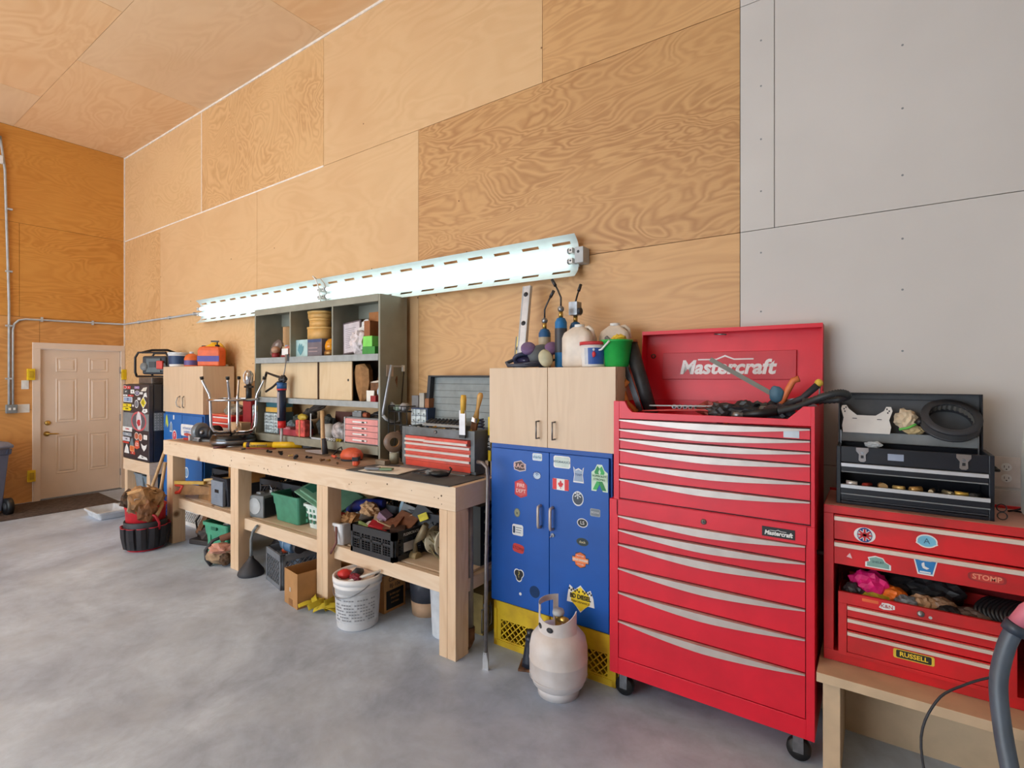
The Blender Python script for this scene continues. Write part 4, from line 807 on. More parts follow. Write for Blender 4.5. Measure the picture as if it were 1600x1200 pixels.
t = T('utility_knife', 'flat grey and green tool on the cream paper', 'knife', (-2.76, -.66, TZ+.0165), rz=.45); P(t, 'grip', MB().box(-.09, .02, -.018, .018, 0, .018, C(120, 124, 130)), bev=.006); P(t, 'sleeve', MB().box(.02, .11, -.02, .02, 0, .014, C(112, 140, 108)), 'green end', bev=.004)
b = MB(); b.tube([(0, 0, .01), (.06, .03, .02), (.13, .02, .012), (.1, -.05, .012), (.03, -.06, .02), (-.04, -.03, .012), (.02, .05, .03), (.1, .06, .012)], .004, CHAR, 6).blob((.08, .01, .02), (.035, .025, .015), GREY, .4, 4); ONE('cord', b, 'tangled grey cord with a plug on the mat', 'cord', (-2.44, -.58, TZ+.0075)); 
t = T('goggles', 'black curved plastic goggles lying on the mat', 'goggles', (-2.27, -.58, TZ+.0075), rz=.5); P(t, 'frame', MB().blob((0, 0, .022), (.065, .025, .02), BLACK, .2, 3)); P(t, 'arm', MB().tube([(.06, 0, .02), (.075, .02, .05), (.06, .04, .055)], .006, BLACK))
ONE('beige_block', MB().cb((0, 0, .02), (.10, .05, .036), C(150, 132, 112)), 'small tan block on the bench at the edge of the mat', 'block', (-2.94, -.46, TZ+.002)); 
for k, (x, y, c, s_3) in enumerate(((-4.22, -.60, (40, 36, 34), .02), (-4.12, -.56, (60, 44, 36), .016), (-3.98, -.62, (30, 30, 32), .022), (-3.86, -.6, (210, 180, 110), .014), (-3.74, -.64, (34, 32, 34), .026), (-3.66, -.6, (50, 40, 36), .02), (-3.45, -.62, (120, 90, 60), .018), (-3.4, -.58, (150, 116, 60), .016), (-4.55, -.62, (40, 36, 34), .014), (-3.25, -.62, (110, 90, 70), .014))):
    ONE('bolt', MB().cyl((0, 0, s_3*.5), (s_3*2, s_3*.6, s_3*.45), s_3*.4, M(c, .5, .4), n=8).cyl((-s_3*.3, 0, s_3*.6), (s_3*.2, 0, s_3*.6), s_3*.6, M(c, .5, .4), n=6), 'small loose metal bolt scattered on the middle of the bench top', 'bolt', (x, y, TZ+.002), rz=k*1.3, group='loose bolts and scraps on the bench top')

# ============================================================ rack, organiser, grey and red tool chest
b = MB()
for x in (0, .07, .14, .2): b.tube([(x, 0, 0), (x, 0, .42)], .004, BLACK, 6)
for z in (.08, .18, .28, .38, .42): b.tube([(0, 0, z), (.2, 0, z)], .004, BLACK, 6); b.tube([(0, 0, z), (0, .12, z)], .004, BLACK, 6); b.tube([(.2, 0, z), (.2, .12, z)], .004, BLACK, 6)
for x in (0, .2): b.tube([(x, .12, 0), (x, .12, .42)], .004, BLACK, 6)
t = T('wire_rack', 'black wire rack between the shelf unit and the grey tool chest', 'rack', (-3.09, -.27, TZ)); P(t, 'wire_frame', b); P(t, 'wire_shelf', MB().box(0, .2, 0, .12, .375, .38, BLACK)); P(t, 'wire_shelf', MB().box(0, .2, 0, .12, .175, .18, BLACK))
for k, (x, z, r, c, lab) in enumerate(((.04, .40, .035, (150, 168, 150), 'pale green roll on top of the wire rack'), (.11, .41, .04, (170, 168, 168), 'grey roll on top of the wire rack'), (.05, .205, .03, (110, 76, 56), 'brown roll on the middle of the wire rack'), (.13, .21, .035, (60, 48, 44), 'dark roll on the middle of the wire rack'))):
    ONE('roll', MB().blob((0, 0, 0), (r, r, r*.8), M(c, .7), .2, 3, k), lab, 'roll', (-3.09+x, -.21, TZ+z), group='rolls on the wire rack')
t = T('parts_organizer', 'blue organiser with small clear drawers behind the grey tool chest', 'organizer', (-2.90, -.22, TZ+.25)); cabinet_of_clear_drawers(t, .17, .16, .16, 3, 3, C(40, 60, 96), CLR)
ONE('dark_box', MB().box(-.1, .1, -.06, .06, 0, .25, CHAR), 'dark box under the blue organiser', 'box', (-2.80, -.14, TZ)); 
for k, (x, w, h, c, lab) in enumerate(((-2.93, .07, .09, (120, 118, 118), 'grey carton on top of the blue organiser'), (-2.85, .05, .11, (176, 170, 160), 'pale box on top of the blue organiser'), (-2.79, .04, .07, (150, 96, 60), 'brown box on top of the blue organiser'))):
    ONE('small_box', MB().box(0, w, -.04, .04, 0, h, M(c, .7)), lab, 'box', (x, -.14, TZ+.411))
t = T('tape_roll', 'roll of brown tape hanging at the left of the grey tool chest', 'tape', (-2.93, -.36, TZ+.16), rz=radians(55)); P(t, 'roll', MB().lathe([(.035, -.022), (.075, -.022), (.075, .022), (.035, .022)], M((130, 104, 86), .4, 0, .1, 20), R=Matrix.Rotation(pi/2, 4, 'X'), caps=False)); P(t, 'core', MB().lathe([(.034, -.022), (.034, .022)], CARD, R=Matrix.Rotation(pi/2, 4, 'X'), caps=False)); P(t, 'dispenser', MB().cb((0, 0, -.09), (.06, .04, .05), M((200, 200, 196), .5)))
ONE('canister', MB().lathe([(0, 0), (.035, 0), (.035, .075), (.03, .085), (0, .085)], M((176, 172, 150), .5)), 'small pale canister below the tape roll', 'canister', (-2.93, -.36, TZ)); 

GC = M((112, 118, 122), .55, .1, .15, 7, dirt=(84, 86, 86)); TRED = M((222, 84, 66), .5, 0, .08, 9)
t = T('tool_chest', 'grey tool chest with red drawers and an open lid on the bench', 'tool chest', (-2.79, -.41, TZ+.007))
W = .67; H = .285
P(t, 'case', MB().box(0, W, .012, .27, 0, .02, GC).box(0, .035, 0, .27, .02, H, GC).box(W-.035, W, 0, .27, .02, H, GC).box(.035, W-.035, .258, .27, .02, H, GC).box(.035, W-.035, 0, .012, .225, H, GC).box(.035, W-.035, .012, .26, .215, .222, CHAR), bev=.002)
P(t, 'front_tray', MB().box(.035, W-.035, -.055, .0, 0, .008, GREY))
for i, (xa, xb) in enumerate(((.036, .25), (.252, W-.036))):
    y0 = -.001 if i == 0 else -.03
    q = P(t, 'drawer', MB().box(xa, xb, y0, .2, .184, .222, TRED), 'red drawer'); P(q, 'handle', MB().box(xa, xb, y0-.012, y0, .190, .205, SILVER))
for z_ in (.140, .096, .052): q = P(t, 'drawer', MB().box(.036, W-.036, .0, .2, z_, z_+.042, TRED), 'red drawer'); P(q, 'handle', MB().box(.036, W-.036, -.013, 0, z_+.020, z_+.035, SILVER))
P(t, 'drawer', MB().box(.036, W-.036, .001, .2, .012, .05, C(214, 66, 44)), 'red drawer')
P(t, 'latch', MB().lathe([(0, 0), (.012, 0), (.01, .008), (0, .008)], STEEL, (.33, 0, .262), R=Matrix.Rotation(pi/2, 4, 'X')))
b = MB(); T0 = Matrix.Translation((0, .27, H)) @ Matrix.Rotation(radians(-6), 4, 'X'); b.T = T0
b.box(.0, W, .0, .008, .0, .36, M((134, 142, 142), .5)).box(0, .03, -.045, 0, 0, .36, CHAR).box(W-.03, W, -.045, 0, 0, .36, CHAR).box(0, W, -.045, 0, .35, .36, CHAR)
for k in range(6): b.box(.031, W-.031, -.003, 0, .05+k*.05, .053+k*.05, M((100, 106, 106), .5))
P(t, 'lid', b, bev=.001)
b = MB(); b.cb((.27, .15, .30), (.36, .08, .012), LTGREY, (.25, 0, 0))
for k in range(9): b.cyl((.12+k*.036, .13, .305), (.12+k*.036, .19, .325), .013, DKSTEEL, n=10)
ONE('socket_rack', b, 'rack of dark sockets in the open grey tool chest', 'socket set', (-2.79, -.41, TZ+.007))
for k in range(12):
    a = random.uniform(-.5, .5); x = .08+k*.045; ONE('wrench', MB().cb((0, 0, 0), (.09, .012, .012), random.choice([CHROME, STEEL, BRASS, LTGREY]), (0, random.uniform(-.3, .3), a)), 'loose silvery wrench lying in the top of the grey tool chest', 'wrench', (-2.79+x, -.36+random.uniform(-.01, .05), TZ+.272+random.uniform(0, .012)), group='loose wrenches in the grey tool chest')
t = T('putty_knife', 'putty knife with a yellow handle hooked upright on the grey chest front', 'putty knife', (-2.20, -.43, 1.25)); P(t, 'blade', MB().box(-.03, .02, -.004, .004, .03, .19, M((170, 172, 176), .3, .8))); P(t, 'handle', MB().tube([(0, 0, .17), (.003, 0, .26), (.004, 0, .29)], [.017, .02, .016], C(226, 178, 70)), 'yellow handle'); P(t, 'tip', MB().box(-.03, .02, -.006, .006, .01, .03, BLACK))
t = T('paint_brush', 'paint brush with a tan handle leaning right of the putty knife', 'brush', (-2.19, -.34, 1.29), rot=(0, radians(14), 0)); P(t, 'bristles', MB().box(-.022, .022, -.008, .008, 0, .07, BROWN)); P(t, 'ferrule', MB().box(-.024, .024, -.01, .01, .07, .1, CHROME)); P(t, 'handle', MB().tube([(0, 0, .1), (0, 0, .16), (0, 0, .25), (0, 0, .27)], [.02, .011, .02, .012], C(216, 170, 100)), 'tan handle')
t = T('spirit_level', 'yellow spirit level standing upright between the grey chest and cabinet', 'level', (-2.085, -.27, TZ)); P(t, 'rail', MB().box(-.010, .010, -.03, .03, 0, .38, YEL)); P(t, 'vial_panel', MB().box(-.0125, .0125, -.032, -.03, .16, .26, BLACK).text('3.0 m', .03, (0, .21), WHITE, -.0325, rot=-pi/2), 'black panel with white digits')
ONE('cable_coil', MB().tube([(.03*cos(a*.9), .03*sin(a*.9), .004+.003*a) for a in range(22)], .006, C(60, 70, 100), 6), 'dark blue coil on the right end of the grey tool chest', 'coil', (-2.165, -.30, 1.31))
t = T('wood_offcut', 'wood offcut at the right end behind the grey tool chest', 'offcut', (-2.1, -.2, TZ)); P(t, 'block', MB().box(-.03, .03, -.1, .1, 0, .09, PINE))
# ============================================================ on the lower shelf
SZ = .4405
for k, (x, z, lab) in enumerate(((-5.45, SZ, 'black milk crate against the wall at the far end of the bench shelf'), (-4.55, SZ, 'black milk crate against the wall behind the battery charger'), (-4.20, SZ, 'black milk crate against the wall behind the open green tub'), (-3.05, SZ, 'black milk crate against the wall behind the vegetable crate'), (-2.62, SZ, 'black milk crate against the wall at the near end of the shelf'))):
    if k == 0:
        mc = T('milk_crate', lab, 'crate', (x, -.24, z), group='black milk crates at the back of the shelf'); P(mc, 'crate_body', wirebox(MB(), .36, .3, .27, CHAR, 'diamond'))
    else: dup(mc, (x+.02, -.24, z), label=lab)
t = T('hand_saw', 'hand saw with a red handle lying over the far end of the lower shelf', 'saw', (-5.72, -.70, SZ+.10), rz=radians(20))
b = MB(); b.tube([(.0, 0, .03), (-.05, 0, .0), (-.04, 0, -.06), (0, 0, -.04), (.05, 0, -.03), (.09, 0, .03), (.0, 0, .04)], .018, C(214, 64, 44), 8); P(t, 'handle', b, 'red handle')
P(t, 'blade', MB().prism([(.05, -.06), (.5, -.03), (.52, .03), (.06, .06)], -.002, .002, M((150, 110, 70), .5, .3, .15, 12)), 'rusty blade'); P(t, 'level', MB().cb((.2, -.02, .075), (.36, .03, .03), M((196, 158, 70), .6), (0, -.04, 0)), 'yellow-brown spine')
ONE('wood_scrap', MB().cb((0, 0, .0), (.40, .07, .03), HANDLE, (0, -.12, .3)).cb((.05, -.02, .035), (.3, .05, .02), M((214, 180, 120), .6), (0, -.1, .4)), 'pale wood strips lying above the red-handled saw', 'scrap', (-5.28, -.50, SZ+.19)); ONE('wood_block', MB().box(-.2, .2, -.1, .1, 0, .16, M((150, 108, 66), .7, 0, .15, 10)), 'brown wood block behind the saw on the lower shelf', 'block', (-5.35, -.46, SZ))
t = T('storage_bin', 'black storage bin with a grey end on the lower shelf', 'bin', (-5.06, -.60, SZ)); b = MB(); tub(b, .27, .46, .27, M((36, 38, 48), .6), .9, c=(0, .23, 0)); P(t, 'bin_body', b); P(t, 'end_panel', MB().box(-.11, .11, -.02, .012, .01, .24, M((128, 138, 152), .5)), 'pale grey end', bev=.006); P(t, 'handle_hole', MB().box(-.03, .04, -.023, -.02, .13, .16, BLACK))
t = T('wooden_crate', 'slatted orange-brown wooden crate in the black storage bin', 'crate', (-5.01, -.36, SZ+.20)); CW = M((196, 134, 70), .6, 0, .1, 12)
for k in range(6): P(t, 'slat', MB().box(-.11+k*.037, -.11+k*.037+.03, -.12, -.108, 0, .17, CW))
P(t, 'side', MB().box(.105, .118, -.107, .12, 0, .17, CW)); P(t, 'top', MB().box(-.11, .12, -.12, .12, .171, .185, CW)); P(t, 'base', MB().box(-.11, .104, -.107, .12, .0, .02, CW))
t = T('battery_charger', 'grey battery charger with a wire handle on the lower shelf', 'charger', (-4.42, -.50, SZ), rz=radians(12)); P(t, 'case', MB().loft([[(x, y, z) for x, y in ((-.10*k, -.12*k), (.10*k, -.12*k), (.10*k, .12*k), (-.10*k, .12*k))] for z, k in ((0, .95), (.02, 1), (.17, 1), (.19, .92))], GREY), bev=.006); P(t, 'front_panel', MB().cyl((0, -.121, .1), (0, -.124, .1), .07, LTGREY)); P(t, 'handle', MB().tube([(-.06, 0, .19), (-.05, 0, .25), (.05, 0, .26), (.09, 0, .19)], .007, STEEL)); P(t, 'terminal', MB().box(-.05, .0, -.06, -.02, .19, .205, LTGREY)); P(t, 'terminal', MB().box(.02, .07, .02, .06, .19, .21, WHITE)); P(t, 'side_panel', MB().box(.1001, .104, -.11, .11, .01, .17, CHAR))
t = T('storage_tub', 'open dark green tub in the middle of the lower shelf', 'tub', (-4.02, -.42, SZ)); P(t, 'tub_body', tub(MB(), .38, .30, .235, M((70, 140, 112), .5, 0, .06), .84))
b = MB(); tub(b, .30, .26, .20, M((214, 226, 220), .5), .8)
for i in range(6):
    for k in range(3): b.box(-.13+i*.048, -.13+i*.048+.02, -.128, -.121, .05+k*.045, .075+k*.045, DGREEN)
ONE('laundry_basket', b, 'white slotted basket beside the open green tub', 'basket', (-3.62, -.42, SZ)); 
t = T('green_cover', 'sage green plastic lid tilted on the white basket', 'lid', (-3.58, -.43, SZ+.26), rot=(radians(20), radians(22), radians(8))); P(t, 'lid_plate', MB().box(-.24, .24, -.17, .17, 0, .012, SAGE).box(-.21, .21, -.14, .14, .012, .03, SAGE), bev=.008); P(t, 'recess', MB().box(-.2, -.1, -.1, .1, .03, .034, DGREEN))
ONE('strap', MB().tube([(0, 0, .28), (.02, 0, .2), (-.02, -.01, .14), (.03, 0, .07), (0, 0, .02)], .018, M((214, 206, 40), .7), 6), 'yellow strap hanging behind the sage green lid', 'strap', (-3.84, -.235, SZ))
t = T('plastic_bin', 'white plastic bin with a brown strap at the edge of the lower shelf', 'bin', (-3.25, -.54, SZ)); P(t, 'bin_body', tub(MB(), .25, .28, .165, M((226, 226, 228), .5), .85)); P(t, 'strap', MB().tube([(-.08, -.145, .15), (-.10, -.16, .06), (-.06, -.165, -.04), (.04, -.165, -.05), (.09, -.155, .03), (.07, -.14, .15)], .009, M((130, 84, 76), .7), 6), 'brown strap')
ONE('blue_bag', MB().tube([(-.12, 0, .0), (-.02, .0, .05), (.1, .02, .07), (.22, .05, .09)], [.03, .045, .045, .03], M((34, 50, 140), .5, 0, .15, 20)), 'blue rolled bag lying across the white bin', 'bag', (-3.2, -.46, SZ+.19)); ONE('red_wrapper', MB().blob((0, 0, 0), (.05, .05, .04), M((216, 44, 64), .35), .4, 3, 2), 'crumpled red wrapper in the left of the white bin', 'wrapper', (-3.27, -.60, SZ+.175)); ONE('paper_wad', MB().blob((0, 0, 0), (.07, .06, .05), KRAFT, .45, 3, 5), 'crumpled brown paper in the white bin', 'paper', (-3.15, -.58, SZ+.175)); ONE('paper_wad', MB().blob((0, 0, 0), (.07, .06, .05), M((196, 156, 116), .85, 0, .1, 16), .45, 3, 8), 'lighter brown paper on the blue bag beside the black crate', 'paper', (-3.04, -.50, SZ+.25))
# black vegetable crate
t = T('vegetable_crate', 'low black lattice crate full of odds and ends on the lower shelf', 'crate', (-2.80, -.505, SZ)); CB = M((38, 40, 44), .5, 0, .05)
P(t, 'crate_body', wirebox(MB(), .43, .34, .19, CB, 'grid')); P(t, 'lettering', MB().text('FLEXICRATE', .026, (0, 0), WHITE, R=Matrix.Translation((.2235, -.02, .163)) @ Matrix.Rotation(pi/2, 4, 'Z') @ Matrix.Rotation(pi/2, 4, 'X')), 'white raised lettering'); P(t, 'label_plate', MB().box(.2235, .226, -.09, .03, .05, .11, M((190, 190, 192), .6)), 'pale label')
J = [('wood_strip', 'pale wood strip sticking up at the back of the black crate', (.2, .03, .012), (206, 170, 130), (-2.72, -.44, .24), (0, -.4, .9)),
 ('brown_tile', 'brown flat tile leaning in the black crate', (.16, .14, .012), (140, 86, 60), (-2.77, -.54, .215), (.3, -.2, .3)),
 ('brown_tile', 'second brown tile behind the first in the black crate', (.16, .12, .012), (158, 104, 76), (-2.70, -.46, .235), (.5, .25, .2)),
 ('red_packet', 'red and white packet at the front of the black crate', (.13, .07, .03), (214, 50, 60), (-2.82, -.60, .20), (.3, .3, .5)),
 ('white_packet', 'white packet on the left of the red packet in the crate', (.12, .06, .02), (222, 216, 210), (-2.90, -.58, .205), (.2, -.2, .2)),
 ('green_tube', 'pale green tube along the front rim of the black crate', (.18, .025, .02), (170, 200, 130), (-2.93, -.62, .192), (0, .1, -.1)),
 ('tan_block', 'tan block at the left back of the black crate', (.09, .07, .08), (190, 150, 112), (-2.95, -.47, .21), (.2, .3, .7)),
 ('grey_plate', 'grey metal plate standing at the back of the black crate', (.22, .01, .14), (120, 124, 126), (-2.70, -.40, .24), (-.3, .2, .1)),
 ('purple_cup', 'mauve cup lying in the middle of the black crate', (.08, .07, .06), (150, 120, 140), (-2.87, -.50, .24), (.2, .6, .2)),
 ('wood_strip', 'thin wood strip crossing the red packet in the crate', (.14, .02, .01), (216, 180, 140), (-2.74, -.60, .225), (0, .5, .9)),
 ('yellow_sign', 'yellow card sticking up at the right of the black crate', (.07, .006, .05), (232, 212, 60), (-2.56, -.43, .27), (0, -.4, .4)),
 ('black_case', 'black flat case behind the yellow card', (.2, .02, .16), (44, 44, 46), (-2.59, -.39, .24), (-.2, .5, .1)),
 ('blue_plate', 'pale blue strip leaning at the back of the black crate', (.03, .01, .2), (150, 176, 190), (-2.84, -.38, .27), (0, .4, 0)),
 ('brown_scrap', 'dark brown scrap in the right corner of the crate', (.1, .08, .03), (84, 58, 44), (-2.67, -.56, .20), (.1, .1, .7))]
for nm, lab, d_, c_, l_, r_ in J: ONE(nm, MB().cb((0, 0, 0), d_, M(c_, .6, 0, .1, 20)), lab, nm.split('_')[-1], (l_[0], l_[1], SZ+l_[2]-.02), rot=r_, bev=.003)
t = T('cord_reel', 'pale spool with tangled cord behind the near post', 'reel', (-2.42, -.42, SZ+.11)); P(t, 'spool', MB().lathe([(0, -.05), (.09, -.05), (.09, -.04), (.04, -.035), (.04, .035), (.09, .04), (.09, .05), (0, .05)], M((196, 186, 160), .6), R=Matrix.Rotation(pi/2, 4, 'Y')))
P(t, 'cord', MB().tube([(.0+.1*cos(a)*(1+.2*sin(a*3.1)), -.04+.03*sin(a*1.7), -.02+.09*sin(a*.93)) for a in [i*.55 for i in range(40)]], .004, M((130, 116, 80), .7), 6)); ONE('lamp_arm', MB().tube([(0, 0, .02), (0, 0, .1), (.06, 0, .16), (.1, 0, .24)], [.02, .012, .03, .02], M((130, 116, 90), .5, .3)).cyl((-.03, 0, .01), (.03, 0, .01), .03, M((160, 140, 100), .5)), 'brown jointed lamp arm standing right of the black crate', 'tool', (-2.545, -.52, SZ))

# ============================================================ on the floor under the bench
t = T('power_sander', 'dark tool with an angled brown handle on the floor by the far post', 'tool', (-5.45, -.50, 0), rz=.3); P(t, 'base', MB().box(-.16, .16, -.1, .1, 0, .05, M((56, 48, 46), .6)), bev=.01); P(t, 'body', MB().blob((0, 0, .1), (.13, .08, .08), M((70, 60, 56), .6), .35, 2.5, 4)); P(t, 'handle', MB().cb((-.02, -.04, .22), (.05, .05, .28), BROWN, (0, .55, 0)), 'brown wood handle'); P(t, 'arch', MB().tube([(-.15, 0, .05), (-.18, 0, .2), (-.1, 0, .3), (.02, 0, .33)], .008, BLACK))
ONE('metal_bracket', MB().box(-.02, .0, -.03, .03, 0, .32, M((130, 176, 190), .5)).box(-.02, .1, -.03, .03, .30, .325, M((130, 176, 190), .5)), 'pale blue metal bracket standing by the far post', 'bracket', (-5.62, -.45, 0))
t = T('storage_tote', 'dark green plastic tote full of tools on the floor', 'tote', (-5.02, -.52, 0), rz=radians(6)); GT = M((72, 156, 124), .5, 0, .05); P(t, 'tote_body', tub(MB(), .36, .28, .30, GT, .8, rim=.03)); 
for s_4 in (-1, 1): P(t, 'rib', MB().box(s_4*.10-.02, s_4*.10+.02, -.135, -.11, .02, .25, GT))
P(t, 'grip', MB().box(-.04, .04, -.155, -.14, .24, .27, M((40, 110, 84), .5)))
ONE('trowel', MB().tube([(-.1, 0, .0), (-.05, 0, .05), (.05, 0, .06), (.12, 0, .02)], .012, STEEL), 'steel tool handle arching over the green tote', 'tool', (-5.0, -.52, .27)); ONE('hammer', MB().cyl((0, 0, 0), (.16, 0, .05), .016, LTGREY).cyl((.16, -.04, .05), (.16, .05, .05), .02, CHAR), 'pale-handled tool lying in the green tote', 'tool', (-4.99, -.58, .27)); ONE('pry_bar', MB().tube([(-.12, .05, 0), (0, 0, .06), (.1, -.03, .05)], .014, CHAR), 'black bar lying in the green tote', 'tool', (-5.05, -.48, .27))
t = T('tool_bag', 'worn tan and pink leather bag with a black hoop on the floor', 'bag', (-4.74, -.72, 0), rz=.9); t.scale = (.82, .82, .74)
P(t, 'bag_body', MB().blob((0, 0, .12), (.15, .11, .12), M((168, 140, 110), .8, 0, .2, 16, bump=.4), .3, 2, 7)); P(t, 'flap', MB().blob((.0, -.03, .2), (.13, .1, .06), M((206, 150, 132), .75, 0, .1, 16), .35, 2, 3), 'pinkish flap'); P(t, 'hoop', MB().tube([(-.10, -.04, .01), (-.15, -.02, .08), (-.16, .0, .18), (-.1, .02, .28), (0, .03, .32)], .02, CHAR), 'black hoop'); P(t, 'rolled_top', MB().cyl((-.02, 0, .30), (.18, .02, .36), .04, M((110, 70, 50), .8)), 'brown roll'); P(t, 'pocket', MB().blob((.05, -.09, .09), (.06, .05, .07), DLEATHER, .3, 2, 4))
t = T('funnel', 'black funnel upside down on the floor with a grey flexible neck', 'funnel', (-4.30, -.70, 0)); P(t, 'cone', MB().lathe([(0, .0), (.10, 0), (.105, .01), (.10, .03), (.06, .085), (.022, .13), (.018, .15), (0, .15)], CHAR)); P(t, 'neck', MB().tube([(0, 0, .15), (.0, 0, .22), (.0, 0, .29), (.03, 0, .36), (.08, 0, .41), (.10, 0, .42)], .012, GREY)); P(t, 'hook', MB().tube([(-.1, 0, .02), (-.125, 0, .02), (-.125, -.01, 0)], .005, LTGREY, 6))
t = T('milk_crate', 'grey milk crate on the floor holding blue-grey tools', 'crate', (-3.90, -.55, 0), rz=radians(-12)); P(t, 'crate_body', wirebox(MB(), .33, .33, .27, M((112, 118, 126), .5), 'diamond'))
t = T('heat_gun', 'blue-grey power tool lying on the grey milk crate', 'power tool', (-3.92, -.60, .31), rz=-.12); BG = M((84, 120, 156), .45); P(t, 'body', MB().cyl((-.02, 0, 0), (.16, 0, 0), .06, BG).cyl((.16, 0, 0), (.21, 0, 0), .045, CHAR)); P(t, 'nozzle', MB().cyl((-.16, 0, 0), (-.02, 0, 0), .018, M((130, 156, 180), .4), .04)); P(t, 'ring', MB().cyl((.03, 0, 0), (.045, 0, 0), .064, M((140, 166, 190), .4)))
for k, (x, y, c_, lab) in enumerate(((-.05, -.06, (226, 96, 60), 'orange plastic tool end in the grey crate'), (.08, -.02, (60, 60, 64), 'black grip in the grey crate'), (-.02, .08, (200, 190, 170), 'pale roll at the back of the grey crate'))): ONE('hand_tool', MB().cyl((0, 0, 0), (.06, .03, .03), .022, M(c_, .5)), lab, 'hand tool', (-3.90+x, -.56+y, .24))
ONE('wire_bundle', MB().tube([(.08*cos(i*.8), .02*sin(i*1.9), .12+.08*sin(i*.83)) for i in range(30)], .005, C(110, 104, 130), 6), 'tangle of grey cable hanging at the right of the grey crate', 'cable', (-3.58, -.56, .02)); 
ONE('black_bundle', MB().blob((0, 0, .14), (.17, .12, .14), M((44, 40, 42), .7, 0, .1, 10), .3, 2, 4).tube([(-.1, 0, .25), (0, 0, .33), (.1, 0, .3)], .02, BLACK), 'black bundle with a handle between the tan bag and the funnel', 'bundle', (-4.33, -.35, 0)); ONE('small_bucket', tub(MB(), .18, .18, .2, M((116, 130, 150), .5)), 'small blue-grey pail behind the funnel', 'pail', (-4.02, -.40, 0))
def openbox(w, d, h, flap=0):
    b = MB(); b.box(-w/2, w/2, -d/2, d/2, 0, .004, CARD)
    for a in ((-w/2, w/2, -d/2, -d/2+.004), (-w/2, w/2, d/2-.004, d/2), (-w/2, -w/2+.004, -d/2+.004, d/2-.004), (w/2-.004, w/2, -d/2+.004, d/2-.004)): b.box(*a, .004, h, CARD)
    return b
t = T('cardboard_box', 'open brown cardboard box on the floor in front of the grey crate', 'box', (-3.45, -.70, 0), rz=radians(-8)); P(t, 'box_body', openbox(.21, .31, .25)); P(t, 'tape', MB().box(-.03, .03, -.1565, -.1552, .0, .05, C(150, 104, 60)).box(-.02, .0, -.157, -.1552, .1, .13, C(190, 180, 170)).box(.0, .03, -.1565, -.1552, .02, .03, C(150, 104, 60)), 'darker tape')
t = T('cardboard_box', 'cardboard box pushed behind the third post', 'box', (-3.36, -.36, 0), rz=radians(4)); P(t, 'box_body', openbox(.34, .24, .30)); ONE('mitt', MB().blob((0, 0, 0), (.05, .04, .06), M((190, 160, 120), .8), .2, 2, 3), 'tan glove poking out of the box behind the third post', 'glove', (-3.28, -.40, .30))
b = MB()
for k, (p, r_) in enumerate((((0, 0, .012), (0, 0, .2)), ((.03, .02, .03), (.5, .1, 1.0)), ((-.02, .0, .05), (.7, .2, -.4)), ((.08, .0, .03), (.6, -.2, .6)), ((.10, 0, .012), (.1, 0, .4)), ((-.06, -.02, .02), (.3, .2, 1.2)), ((.03, -.03, .055), (.9, .1, 1.8)), ((.0, .04, .04), (1.1, .1, .2)), ((.06, .05, .06), (1.3, .2, 2.2)))): b.sheet(p, .17, .038, M((190, 168, 36), .75), .012, 14, k, r_, th=.003, arch=.03)
t_ = ONE('ratchet_strap', b, 'yellow webbing strap heaped at the foot of the third post', 'strap', (-3.25, -.78, .004))
# white pail with lid ring and contents
t = T('plastic_pail', 'white pail with a printed label, full of tools, under the bench front', 'bucket', (-2.865, -.74, 0)); WP = M((234, 232, 232), .4, 0, .02)
P(t, 'pail_body', MB().lathe([(0, 0), (.128, 0), (.134, .006), (.150, .27), (.158, .272), (.158, .285), (.152, .288), (.152, .30), (.163, .302), (.163, .335), (.155, .34), (.148, .335), (.143, .3), (.13, .02), (0, .02)], WP, n=40))
b = MB()
for k in range(20):
    a0 = radians(-118+k*7); a1 = radians(-118+(k+1)*7)
    b.loft([[(r0*cos(a), r0*sin(a), z) for a in (a0, a1)]+[((r0+.001)*cos(a), (r0+.001)*sin(a), z) for a in (a1, a0)] for z, r0 in ((.05, .1395), (.24, .1485))], C(204, 206, 210))
for z_ in (.07, .09, .11, .13, .15, .17, .2):
    for k in range(2, 18):
        if (k*7+int(z_*100)) % 5: 
            a0 = radians(-118+k*7+1); a1 = radians(-118+(k+1)*7-1); r0 = .1415+z_*.042
            b.loft([[(r0*cos(a), r0*sin(a), z) for a in (a0, a1)]+[((r0+.0008)*cos(a), (r0+.0008)*sin(a), z) for a in (a1, a0)] for z in (z_, z_+.008)], C(150, 152, 158))
P(t, 'label_band', b, 'grey printed label')
P(t, 'handle', MB().tube([(.16*cos(a), .16*sin(a), .32-.10*sin((a+pi))*(1 if a > -pi else 1)) for a in [radians(-180+i*12) for i in range(16)]], .003, STEEL, 6))
for nm, lab, mb in (('cream_disc', 'cream round lid tilted inside the white pail', MB().lathe([(0, 0), (.12, 0), (.125, .012), (.11, .014), (0, .008)], M((226, 206, 196), .5), (0, 0, .31), R=Matrix.Rotation(.2, 4, 'X'))), ('red_ball', 'red plastic cap in the left of the white pail', MB().blob((-.06, -.06, .335), (.05, .045, .03), C(210, 46, 44), .15, 2)), ('black_tool', 'dark tool in the middle of the white pail', MB().tube([(.0, -.04, .33), (.02, -.02, .36), (.01, .02, .34)], .022, CHAR)), ('maroon_pliers', 'maroon grips at the right of the white pail', MB().blob((.05, -.06, .335), (.05, .03, .022), C(130, 30, 50), .4, 3)), ('white_stick', 'white plastic stick leaning out of the pail on the right', MB().cyl((.04, -.11, .32), (.17, .05, .37), .009, WHITE))):
    ONE(nm, mb, lab, nm.split('_')[1], (-2.865, -.74, 0))
